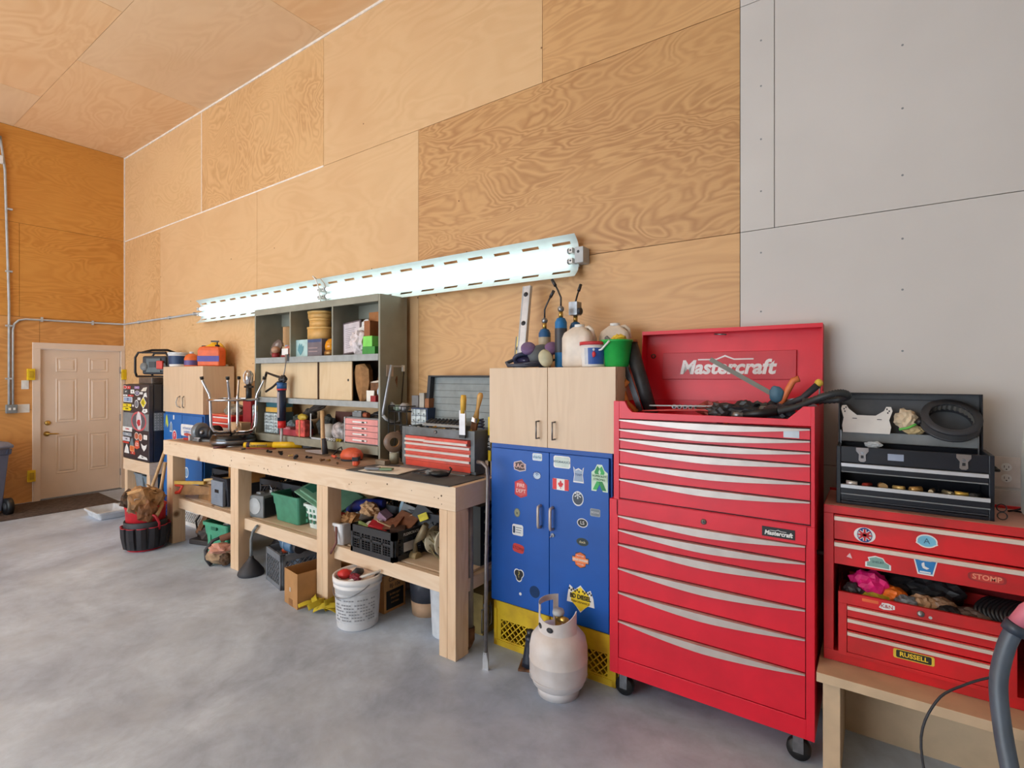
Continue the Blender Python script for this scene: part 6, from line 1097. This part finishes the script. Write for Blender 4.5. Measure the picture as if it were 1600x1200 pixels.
# things in the open top
CT = 1.4315
t = T('tool_roll', 'long black leather tube standing tilted in the left of the open chest', 'case', (-.985, -.30, CT+.02), rot=(radians(-4), radians(-19), 0)); P(t, 'tube_body', MB().tube([(0, 0, 0), (0, 0, .2), (0, 0, .42)], [.035, .037, .040], M((42, 40, 42), .5, 0, .25, 18, bump=.3))); P(t, 'rim', MB().cyl((0, 0, .41), (0, 0, .425), .042, M((150, 90, 50), .6)))
t = T('hand_saw', 'saw with an orange-brown handle standing in the left corner of the open chest', 'saw', (-1.04, -.33, CT+.02), rot=(0, radians(-20), 0)); P(t, 'handle', MB().tube([(-.01, 0, .02), (-.05, 0, .09), (-.045, 0, .17), (.0, 0, .2)], .016, M((206, 120, 50), .5)), 'orange-brown handle'); P(t, 'blade', MB().box(-.005, .025, -.002, .002, .02, .42, DKSTEEL).box(-.035, .01, -.01, .01, .38, .41, C(190, 110, 50)))
t = T('bar_clamp', 'bar clamp with an orange trigger lying across the open chest', 'clamp', (-.42, -.25, CT+.11))
P(t, 'bar', MB().cb((-.13, .0, .12), (.34, .008, .022), M((110, 106, 96), .5, .3), (0, radians(31), 0))); P(t, 'head', MB().blob((.03, -.01, .035), (.032, .018, .04), C(70, 110, 134), .15, 2, 3), 'blue-grey head')
P(t, 'grip', MB().tube([(.05, 0, -.01), (.07, 0, .04), (.10, 0, .10), (.125, 0, .11)], .015, M((226, 122, 70), .5)), 'orange grip'); P(t, 'trigger', MB().tube([(.06, -.01, -.02), (.14, -.01, .02), (.20, -.01, .08)], [.012, .014, .016], CHAR)); P(t, 'tip', MB().blob((.205, -.01, .09), (.018, .016, .018), C(226, 190, 70), .1), 'yellow tip')
P(t, 'jaw', MB().tube([(.02, 0, 0), (-.02, 0, -.04), (-.04, 0, -.08)], .016, CHAR))
t = T('bar_clamp', 'second bar clamp with a flat steel bar lying along the open chest', 'clamp', (-.62, -.33, CT+.07)); P(t, 'bar', MB().cb((-.05, 0, .012), (.62, .02, .006), LTGREY, (0, radians(-1), radians(3)))); P(t, 'head', MB().box(.0, .2, -.03, .03, -.04, .0, M((64, 74, 76), .5)), bev=.01); P(t, 'knob', MB().cyl((-.02, -.03, .0), (-.02, .03, .0), .022, C(226, 96, 50)), 'orange knob')
t = T('bar_clamp', 'third bar clamp with dark jaws at the right of the open chest', 'clamp', (-.47, -.36, CT+.045)); P(t, 'bar', MB().cb((-.06, 0, .03), (.40, .018, .006), LTGREY, (0, radians(-4), radians(-4)))); P(t, 'jaw', MB().tube([(.04, 0, .03), (.12, 0, -.01), (.22, 0, .01)], .016, CHAR)); P(t, 'pad', MB().cyl((.06, -.03, .02), (.06, .02, .02), .016, C(226, 110, 80)))
t = T('bar_clamp', 'grey nose of a clamp lying against the right of the lid', 'clamp', (-.30, -.20, CT+.07)); P(t, 'head', MB().loft([[(x, y*w, z*h) for y, z in ((-1, 0), (1, 0), (1, 1), (-1, 1))] for x, w, h in ((-.1, .02, .04), (.0, .025, .06), (.08, .01, .02))], M((150, 156, 160), .4, .4))); P(t, 'pad', MB().blob((-.1, 0, .03), (.02, .02, .02), C(226, 110, 70), .1))
for k, (x, y, r_, lab) in enumerate(((-.80, -.27, .15, 'rail of chrome sockets, left of the pair, in the open chest'), (-.66, -.28, -.1, 'rail of chrome sockets, right of the pair, in the open chest'))):
    b = MB(); b.box(-.08, .08, -.012, .012, 0, .01, RED)
    for i in range(6): b.cyl((-.068+i*.027, 0, .022), (-.068+i*.027, -.03, .022), .012, CHROME if k == 0 else DKSTEEL, n=12).cyl((-.068+i*.027, -.03, .022), (-.068+i*.027, -.031, .022), .007, BLACK, n=8)
    ONE('socket_rail', b, lab, 'socket set', (x, y, CT+.05), r_)
ONE('red_tray', MB().box(-.2, .2, -.06, .06, 0, .035, M((196, 40, 44), .5)).box(-.19, .19, -.05, .05, .035, .037, CHAR), 'shallow red tray in the front left of the open chest', 'tray', (-.81, -.415, CT), bev=.003)
ONE('red_cable', MB().tube([(-.25, 0, .05), (-.1, -.02, .06), (.05, .0, .065), (.18, .01, .055), (.25, 0, .02)], .004, C(220, 80, 80), 6), 'thin red cable crossing the front of the open chest', 'cable', (-.75, -.40, CT))
for k, (x, y, z, c_, lab) in enumerate(((-.60, -.42, .02, (40, 38, 40), 'black tool lump by the middle of the chest front'), (-.50, -.41, .03, (30, 32, 36), 'black tool with holes left of the hose'), (-.36, -.40, .02, (34, 36, 44), 'dark tool under the hose in the open chest'), (-.68, -.30, .02, (150, 60, 50), 'dark red pouch below the sockets'), (-.45, -.28, .02, (56, 60, 62), 'grey grip at the back of the open chest'))):
    ONE('tool', MB().blob((0, 0, .0), (.065, .045, .038), M(c_, .45), .5, 4, k+3), lab, 'tool', (x, y, CT+z+.045), group='dark tools in the open chest')
ONE('screwdriver', MB().cyl((0, 0, 0), (.01, 0, .04), .010, C(216, 110, 50)), 'small orange handle upright at the chest front', 'handle', (-.575, -.45, CT+.002))
t = T('vacuum_hose', 'black corrugated hose draped over the right end of the open chest', 'hose', (0, 0, 0))
pts = [(-.52, -.44, 1.482), (-.44, -.45, 1.486), (-.36, -.44, 1.505), (-.28, -.43, 1.53), (-.22, -.42, 1.56), (-.16, -.42, 1.585), (-.12, -.41, 1.592), (-.10, -.39, 1.58), (-.13, -.36, 1.562), (-.20, -.36, 1.555), (-.27, -.37, 1.55)]
def smooth(p, n):
    out = []; p = [Vector(q) for q in p]
    for i in range(len(p)-1):
        a, b_, c_, d_ = p[max(0, i-1)], p[i], p[i+1], p[min(len(p)-1, i+2)]
        for k in range(n):
            s_ = k/n; out.append(.5*((2*b_)+(c_-a)*s_+(2*a-5*b_+4*c_-d_)*s_*s_+(3*b_-a-3*c_+d_)*s_**3))
    out.append(p[-1]); return out
pp = smooth(pts[2:], 9); P(t, 'hose_body', MB().tube(pp, [.0165 if i % 2 else .0135 for i in range(len(pp))], M((44, 48, 50), .45), 12)); P(t, 'nozzle', MB().cyl(pts[0], pts[2], .020, BLACK, .018).cyl((-.55, -.44, 1.481), (-.50, -.44, 1.483), .021, STEEL))

# ============================================================ right-hand red chest
W2 = .72; X2 = -.184
t = T('workshop_cabinet', 'red tool cabinet on the right with two wide drawers above an open bay', 'tool chest', (X2, -.42, .455)); V = lambda z: z-.455; xw = lambda x: x-X2
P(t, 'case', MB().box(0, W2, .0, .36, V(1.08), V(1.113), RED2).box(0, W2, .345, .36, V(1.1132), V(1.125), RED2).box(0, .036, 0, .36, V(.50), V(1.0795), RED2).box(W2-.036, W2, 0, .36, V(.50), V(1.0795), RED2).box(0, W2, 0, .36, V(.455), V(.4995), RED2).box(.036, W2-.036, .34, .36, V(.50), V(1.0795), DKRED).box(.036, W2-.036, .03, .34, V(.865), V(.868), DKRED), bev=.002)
P(t, 'top_sheet', MB().box(.003, W2-.003, .006, .344, V(1.1132), V(1.1142), M((206, 150, 132), .5, 0, .1, 5)), 'dusty pinkish top')
HB = M((226, 210, 196), .4, .2, .03)
dr = []
for z0_, z1_ in ((.972, 1.075), (.868, .965)):
    q = P(t, 'drawer', MB().box(.038, W2-.038, .002, .03, V(z0_), V(z1_), RED2), bev=.001); P(q, 'handle', MB().box(.038, W2-.038, -.012, .002, V(z1_-.022), V(z1_-.004), HB), 'cream handle strip', bev=.003); dr.append(q)
def rs(p, wx, wz, w, h, cols, kind='rect', txt=None, tc=None, lab=None, **k): return sticker(p, xw(wx), V(wz), .002, w, h, cols, kind, txt, tc, lab, **k)
def jack(b, y):
    b.prism([(.026*cos(a), .03*sin(a)) for a in [2*pi*i/24 for i in range(24)]], y, y+.001, C(40, 60, 130))
    for a in (radians(38), radians(-38), 0, pi/2):
        d = Vector((cos(a), sin(a))); n_ = Vector((-d.y, d.x)); L_ = .024
        for wd, m, k in ((.006, WHITE, 1), (.0034, C(206, 40, 50), 2)): b.prism([tuple(d*L_+n_*wd), tuple(-d*L_+n_*wd), tuple(-d*L_-n_*wd), tuple(d*L_-n_*wd)], y-.0006*k, y, m)
rs(dr[0], -.039, 1.006, .074, .062, (WHITE,), 'ell', None, None, 'oval Union Jack sticker', extra=jack, n=30)
rs(dr[0], .162, 1.017, .066, .052, (WHITE, C(120, 190, 220)), [(.5*cos(a)*(1.0 if abs(sin(a)+.45) > .12 else 1.15), .5*sin(a)) for a in [2*pi*i/30 for i in range(30)]], 'A', C(60, 100, 130), 'round blue and white sticker', tsz=.03)
rs(dr[1], -.092, .911, .020, .022, (C(230, 190, 190),), [(-.5, -.3), (.5, -.5), (.1, .5)]); rs(dr[1], .006, .902, .086, .050, (WHITE, C(130, 170, 160)), [(-.5, -.5), (.5, -.5), (.5, -.1), (.3, .1), (.2, .4), (-.1, .5), (-.4, .3), (-.35, 0), (-.5, -.1)], 'SHELBY', C(60, 90, 100), 'cream picture sticker', tsz=.012)
rs(dr[1], .158, .916, .076, .064, (WHITE, C(44, 130, 196)), 'key', None, None, 'blue keystone sticker', extra=lambda b, y: b.prism([(-.012, .012), (-.004, .018), (-.002, .002), (.012, -.004), (.004, -.010), (-.008, -.006), (-.012, .004)], y-.0006, y, WHITE).box(-.018, .016, y-.0006, y, -.024, -.018, WHITE))
rs(dr[1], .337, .911, .108, .034, (C(160, 44, 44), C(196, 60, 52)), 'pill', 'STOMP', C(236, 150, 120), 'red oval sticker', tsz=.026, bold=.0006)
t = T('drawer_insert', 'smaller red chest with three drawers sitting in the open bay of the right cabinet', 'tool chest', (-.13, -.445, .501)); V3 = lambda z: z-.501; W3 = .545; 
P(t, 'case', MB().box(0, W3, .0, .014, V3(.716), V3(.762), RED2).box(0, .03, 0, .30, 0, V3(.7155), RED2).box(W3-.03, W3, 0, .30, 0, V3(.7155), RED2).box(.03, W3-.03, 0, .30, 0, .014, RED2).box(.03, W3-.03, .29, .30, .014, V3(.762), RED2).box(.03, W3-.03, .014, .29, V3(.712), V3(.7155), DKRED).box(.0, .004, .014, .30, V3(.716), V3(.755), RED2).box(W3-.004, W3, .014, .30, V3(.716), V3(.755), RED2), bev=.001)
for z0_, z1_ in ((.665, .713), (.612, .661), (.517, .606)): q = P(t, 'drawer', MB().box(.032, W3-.032, .002, .25, V3(z0_), V3(z1_), RED2)); P(q, 'handle', MB().box(.032, W3-.032, -.011, .002, V3(z1_-.017), V3(z1_-.003), HB), 'cream handle strip', bev=.002); lastd = q
P(t, 'lock', MB().lathe([(0, 0), (.012, 0), (.011, .006), (0, .006)], STEEL, (.272, 0, V3(.738)), R=Matrix.Rotation(pi/2, 4, 'X')))
q = sticker(t, .110, V3(.747), 0, .055, .012, (C(236, 110, 60),), 'rect', None, None, 'orange strip sticker'); sticker(t, .165, V3(.738), 0, .052, .028, (WHITE,), [(-.5, -.3), (-.2, -.5), (.2, -.4), (.5, -.2), (.5, .3), (.1, .5), (-.3, .45)], 'K&N', C(190, 40, 44), 'white lettered sticker', tsz=.02)
sticker(lastd, .25, V3(.562), .001, .128, .036, (C(226, 190, 60), C(40, 36, 30)), 'rect', 'RUSSELL', C(240, 206, 50), 'yellow and black lettered sticker', tsz=.024, bold=.0006)
# contents of that bay
BZ = .7165
JJ = [('ribbon_roll', 'bright pink roll in the left of the open bay', (.07, .05, .06), (232, 30, 120), (-.02, -.33, .060)), ('yellow_box', 'olive yellow box under the pink roll', (.08, .05, .03), (170, 160, 40), (-.015, -.35, .022)), ('orange_glove', 'crumpled orange glove beside the pink roll', (.05, .04, .035), (236, 116, 30), (.055, -.34, .04)),
 ('black_ball', 'dark round tool at the left end of the open bay', (.04, .04, .035), (60, 54, 56), (-.075, -.36, .035)), ('clear_jar', 'grey clear roll of tape in the open bay', (.04, .035, .03), (120, 124, 130), (.10, -.38, .03)), ('leather_pouch', 'tan leather scrap in the middle of the open bay', (.045, .035, .035), (170, 130, 96), (.155, -.36, .035)), ('leather_pouch', 'second tan leather scrap right of the first', (.05, .03, .03), (140, 106, 80), (.21, -.35, .04)),
 ('black_tool', 'black shiny tool in the middle of the open bay', (.05, .04, .028), (28, 28, 32), (.235, -.38, .026)), ('brown_case', 'brown folded pouch right of the middle of the open bay', (.06, .045, .03), (92, 74, 66), (.30, -.37, .028)), ('dark_clutter', 'dark bundle at the back left of the open bay', (.1, .06, .06), (40, 36, 38), (.05, -.22, .055)), ('dark_clutter', 'dark bundle at the back middle of the open bay', (.1, .06, .055), (46, 44, 46), (.20, -.22, .05))]
for k, (nm, lab, r_, c_, l_) in enumerate(JJ): ONE(nm, MB().blob((0, 0, 0), r_, M(c_, .5, 0, .12, 24), .3, 3, k), lab, nm.split('_')[-1], (l_[0], l_[1], BZ+l_[2]-.002))
b = MB()
for k in range(9): b.tube(smooth([(.0+.01*k, -.05, .0), (-.03+.012*k, -.03, .05), (.02+.012*k, .03, .08), (.07+.012*k, .06, .04), (.09+.012*k, .08, .0)], 5), .006, BLACK, 8)
ONE('cable_bundle', b, 'bundle of thick black cables at the right of the open bay', 'cable', (.34, -.34, BZ+.012)); ONE('green_block', MB().box(-.01, .01, -.01, .01, 0, .02, C(110, 220, 60)), 'tiny bright green block at the front of the open bay', 'block', (.115, -.427, BZ+.003))
for k in range(8): ONE('bolt', MB().cyl((0, 0, 0), (.02, .008, .006), .006, random.choice([BRASS, STEEL, LTGREY]), n=8), 'small brass or steel bolt at the front edge of the open bay', 'bolt', (-.05+k*.055, -.425, BZ+.008), k*1.1, group='small bolts in the open bay')
# stand under the cabinet
t = T('wooden_platform', 'pale wooden platform under the right red cabinet', 'platform', (-.20, -.56, 0)); PB = M((206, 180, 148), .7, 0, .05, 8); P(t, 'top', MB().box(0, .80, 0, .54, .415, .4535, PB), bev=.002); 
for x in (.02, .71): P(t, 'side', MB().box(x, x+.06, .04, .5, 0, .4145, PB))
P(t, 'back', MB().box(.081, .709, .45, .47, 0, .4145, PB))

# ============================================================ black tool box
t = T('toolbox', 'black tool box with an open lid and chrome latches on the right red cabinet', 'tool box', (-.141, -.365, 1.1145)); B_ = lambda z: z-1.1145; Wb = .507; BK = M((20, 22, 32), .3, 0, .08, 9)
P(t, 'case', MB().box(0, .016, .0, .2, 0, B_(1.362), BK).box(Wb-.016, Wb, .0, .2, 0, B_(1.362), BK).box(.016, Wb-.016, .0, .006, B_(1.294), B_(1.362), BK).box(.016, Wb-.016, .19, .2, 0, B_(1.362), BK).box(.016, Wb-.016, 0, .19, 0, .014, BK).box(.016, Wb-.016, .01, .19, B_(1.288), B_(1.292), CHAR), bev=.002)
SH = M((206, 208, 212), .3, .4, .03)
def bdrawer(z0_, z1_, y0, dep, hz):
    q = P(t, 'drawer', MB().box(.018, Wb-.018, y0, y0+.004, B_(z0_), B_(z1_), BK).box(.018, Wb-.018, y0+.004, y0+dep, B_(z0_), B_(z0_)+.003, CHAR).box(.018, .021, y0+.004, y0+dep, B_(z0_)+.003, B_(z1_)-.012, BK).box(Wb-.021, Wb-.018, y0+.004, y0+dep, B_(z0_)+.003, B_(z1_)-.012, BK))
    P(q, 'handle', MB().box(.018, Wb-.018, y0-.012, y0, B_(hz)-.014, B_(hz), SH), 'bright handle strip'); P(q, 'lip', MB().box(.018, Wb-.018, y0-.006, y0, B_(z0_), B_(z0_)+.004, GREY)); return q
bdrawer(1.252, 1.291, 0, .18, 1.291); bdrawer(1.164, 1.204, -.035, .2, 1.206); q9 = P(t, 'drawer', MB().box(.018, Wb-.018, 0, .18, B_(1.131), B_(1.160), BK)); P(q9, 'lip', MB().box(.018, Wb-.018, -.006, 0, B_(1.134), B_(1.138), CHAR))
for x in (-.048+.141, .277+.141):
    P(t, 'latch', MB().prism([(-.022, 0), (-.022, -.014), (-.012, -.028), (-.013, -.053), (-.007, -.059), (.007, -.059), (.013, -.053), (.012, -.028), (.022, -.014), (.022, 0)], -.006, -.0005, CHROME, c=(x, 0, B_(1.360))).prism([(-.005, -.032), (.005, -.032), (.005, -.044), (-.005, -.044)], -.0065, -.006, BLACK, c=(x, 0, B_(1.360))).cyl((x, -.012, B_(1.338)), (x, -.005, B_(1.338)), .006, STEEL, n=10), 'chrome latch')
P(t, 'badge', MB().box(.18, .233, -.001, 0, B_(1.315), B_(1.342), M((150, 160, 180), .4, .2)), 'silver-blue plate')
b = MB(Matrix.Translation((0, .2, B_(1.362))) @ Matrix.Rotation(radians(-2), 4, 'X')); LK = M((70, 72, 76), .5)
b.box(.0, Wb-.014, 0, .004, 0, .225, LK).box(0, .005, -.055, 0, 0, .225, BK).box(Wb-.019, Wb-.014, -.055, 0, 0, .225, BK).box(0, Wb-.014, -.055, 0, .221, .225, BK).box(.06, .37, -.004, 0, .195, .198, BK).box(.365, .37, -.004, 0, .165, .195, BK)
P(t, 'lid', b); b = MB(); b.box(.01, Wb-.03, .135, .139, B_(1.372), B_(1.415), GREY).box(.01, Wb-.03, .139, .185, B_(1.372), B_(1.376), GREY).box(.008, .012, .130, .139, B_(1.34), B_(1.42), STEEL).box(Wb-.032, Wb-.028, .130, .139, B_(1.34), B_(1.42), STEEL); P(t, 'tote_tray', b, 'grey lift-out tray')
P(t, 'carry_handle', MB().tube([(Wb, .06, B_(1.30)), (Wb+.02, .06, B_(1.30)), (Wb+.02, .14, B_(1.30)), (Wb, .14, B_(1.30))], .006, BLACK))
# things in it
b = MB(); pl = [(0, 0), (.17, 0), (.175, .03), (.168, .06), (.18, .10), (.175, .118), (.158, .118), (.15, .10), (.12, .078), (.052, .078), (.022, .105), (.012, .122), (-.004, .12), (-.008, .105), (.002, .065), (-.004, .03)]
b.prism(pl, 0, .003, M((226, 222, 216), .45, .1, .03))
for x, z in ((.003, .105), (.010, .112), (.006, .094), (.160, .108), (.168, .1), (.163, .092)): b.box(x-.002, x+.003, -.0008, .0005, z-.004, z+.003, CHAR)
b.box(.035, .052, -.0008, .0005, .062, .065, CHAR); b.box(.125, .142, -.0008, .0005, .060, .063, CHAR)
ONE('mounting_plate', b, 'white metal plate with two ears standing in the black tool box', 'plate', (-.122, -.245, 1.412), rot=(radians(-8), 0, 0))
t = T('air_filter', 'round black pleated air filter lying in the black tool box lid', 'filter', (.245, -.235, 1.465), rot=(radians(42), radians(8), 0)); t.scale = (1.2, 1.2, 1.1); NP = 56; rr_ = lambda a, i: None
b = MB(); prof = [[((.062+(.005 if i % 2 else 0))*cos(2*pi*i/NP), (.062+(.005 if i % 2 else 0))*sin(2*pi*i/NP), z) for i in range(NP)] for z in (.004, .036)]; b.loft(prof, M((90, 88, 84), .8), caps=False)
P(t, 'pleats', b); P(t, 'rim', MB().lathe([(.060, .034), (.082, .034), (.082, .042), (.060, .042)], CHAR, caps=False, n=40).lathe([(.060, 0), (.082, 0), (.082, .007), (.060, .007)], CHAR, caps=False, n=40)); P(t, 'outer_screen', MB().lathe([(.079, .007), (.079, .034)], M((70, 70, 72), .7), caps=False, n=40)); 
ONE('work_glove', MB().blob((0, 0, 0), (.04, .025, .045), M((216, 196, 166), .8, 0, .1, 20), .4, 2.5, 4), 'cream work glove beside the white plate in the black tool box', 'glove', (.105, -.215, 1.475)); ONE('rag', MB().blob((0, 0, 0), (.035, .02, .02), M((200, 176, 130), .8), .4, 3, 6), 'tan cloth under the cream glove', 'cloth', (.13, -.225, 1.435)); ONE('green_tool', MB().tube([(-.03, 0, 0), (0, 0, .008), (.035, 0, .03)], .005, C(110, 200, 90), 8).cyl((.03, 0, .025), (.05, 0, .05), .014, BLACK), 'green-handled black tool beside the glove', 'tool', (.11, -.25, 1.435)); ONE('clear_bag', MB().blob((0, 0, 0), (.03, .015, .014), M((200, 206, 210), .2), .4, 4, 2), 'small clear bag on the front edge of the black tool box', 'bag', (-.01, -.30, 1.368))
for k, (x, c_, r_, lab) in enumerate(((-.085, (220, 216, 210), .012, 'white fitting at the left of the open thin drawer'), (-.03, (170, 60, 50), .009, 'red fitting in the open thin drawer'), (.02, (196, 160, 110), .016, 'square brass fitting in the open thin drawer'), (.075, (222, 190, 120), .010, 'brass elbow in the open thin drawer'), (.13, (190, 150, 90), .014, 'large brass tube fitting in the open thin drawer'), (.18, (140, 120, 90), .010, 'dull brass fitting right of the large one'), (.23, (150, 140, 110), .009, 'small pale brass fitting near the right end of the drawer'), (.27, (206, 170, 80), .010, 'bright brass fitting near the right end of the drawer'), (.31, (60, 60, 60), .010, 'dark fitting at the right end of the open thin drawer'))):
    ONE('pipe_fitting', MB().cyl((-.02, 0, 0), (.02, .0, 0), r_, M(c_, .35, .5), r_*.8, 10), lab, 'fitting', (x, -.372, 1.207), k*.9, group='fittings in the open thin drawer')
for k, x in enumerate((.372, .374)):
    ONE('wire_ring', MB().tube([(.0+.014*cos(a), 0, .014*sin(a)) for a in [2*pi*i/20 for i in range(20)]], .002, BLACK, 6, closed=True), ['upper black wire ring at the right side of the tool box', 'lower black wire ring at the right side of the tool box'][k], 'ring', (x+.018, -.33, 1.162-.03*k))

# ============================================================ outlet, bag, hose handle
t = T('power_outlet', 'white double power outlet on the painted wall behind the black tool box', 'outlet', (.452, 0, 1.255)); P(t, 'plate', MB().box(-.045, .045, -.006, 0, -.065, .065, M((214, 204, 198), .5)), bev=.003)
for z in (.022, -.025): r_ = P(t, 'receptacle', MB().cyl((0, -.006, z), (0, -.009, z), .017, WHITE)); P(r_, 'slots', MB().box(-.008, -.006, -.0095, -.009, z-.003, z+.007, BLACK).box(.006, .008, -.0095, -.009, z-.003, z+.006, BLACK).cyl((0, -.009, z-.009), (0, -.0095, z-.009), .0025, BLACK, n=8))
ONE('box_cover', MB().box(-.06, .06, -.012, 0, -.05, .05, M((206, 198, 192), .5)), 'plain box cover on the wall below the outlet', 'plate', (.46, 0, 1.13), bev=.003)
t = T('plastic_container', 'tall cloudy white plastic container at the right edge of the cabinet top', 'container', (.545, -.22, 1.1145)); P(t, 'container_body', MB().loft([[(x*k, y*k, z) for x, y in ((.07, -.06), (.08, 0), (.07, .06), (-.05, .07), (-.08, .02), (-.07, -.05))] for z, k in ((0, .9), (.02, 1), (.25, 1.0), (.34, .9), (.36, .8))], M((222, 222, 216), .35, 0, .06, 5)), bev=.01)
ONE('pull_cord', MB().tube([(-.02, 0, .004), (0, -.01, .012), (.02, 0, .02), (.03, .01, .004), (0, .02, .004)], .004, BLACK, 6), 'black looped cord at the foot of the cloudy container', 'cord', (.455, -.15, 1.1145))
ONE('brown_scrap', MB().tube([(-.03, 0, .004), (0, .01, .006), (.03, 0, .004)], .004, BROWN, 6), 'thin brown twig-like scrap on the cabinet top near the right edge', 'scrap', (.49, -.31, 1.1145))
t = T('shop_vacuum', 'shop vacuum with a grey wand and pink grip standing in front of the right cabinet', 'vacuum', (.46, -.86, 0))
P(t, 'tank', MB().lathe([(0, .05), (.15, .05), (.16, .07), (.165, .32), (.17, .34), (.14, .40), (.06, .43), (0, .43)], CHAR)); 
for a in (.5, 2.2, 3.8, 5.4): P(t, 'caster', MB().lathe([(0, -.012), (.026, -.012), (.026, .012), (0, .012)], BLACK, (.14*cos(a), .14*sin(a), .026), R=Matrix.Rotation(pi/2, 4, 'X')))
w2 = smooth([(-.12, .0, .42), (-.135, .06, .55), (-.14, .1, .68), (-.12, .13, .78), (-.10, .14, .84)], 6)
P(t, 'wand', MB().tube(w2, [.024]*len(w2), M((82, 94, 108), .4), 16).cyl(w2[-1], tuple(Vector(w2[-1])+Vector((.012, 0, .03))), .032, M((60, 70, 84), .4)), 'blue-grey wand')
P(t, 'grip', MB().tube([tuple(Vector(w2[-1])+Vector((.012, 0, .03))), (-.065, .14, .915), (-.02, .14, .96), (.08, .14, .98)], .026, M((226, 130, 150), .45), 16), 'pink grip')
P(t, 'cord', MB().tube(smooth([(-.14, .11, .70), (-.22, .08, .66), (-.30, .03, .60), (-.34, .0, .45), (-.28, -.05, .2), (-.15, -.05, .1)], 6), .004, CHAR, 8))
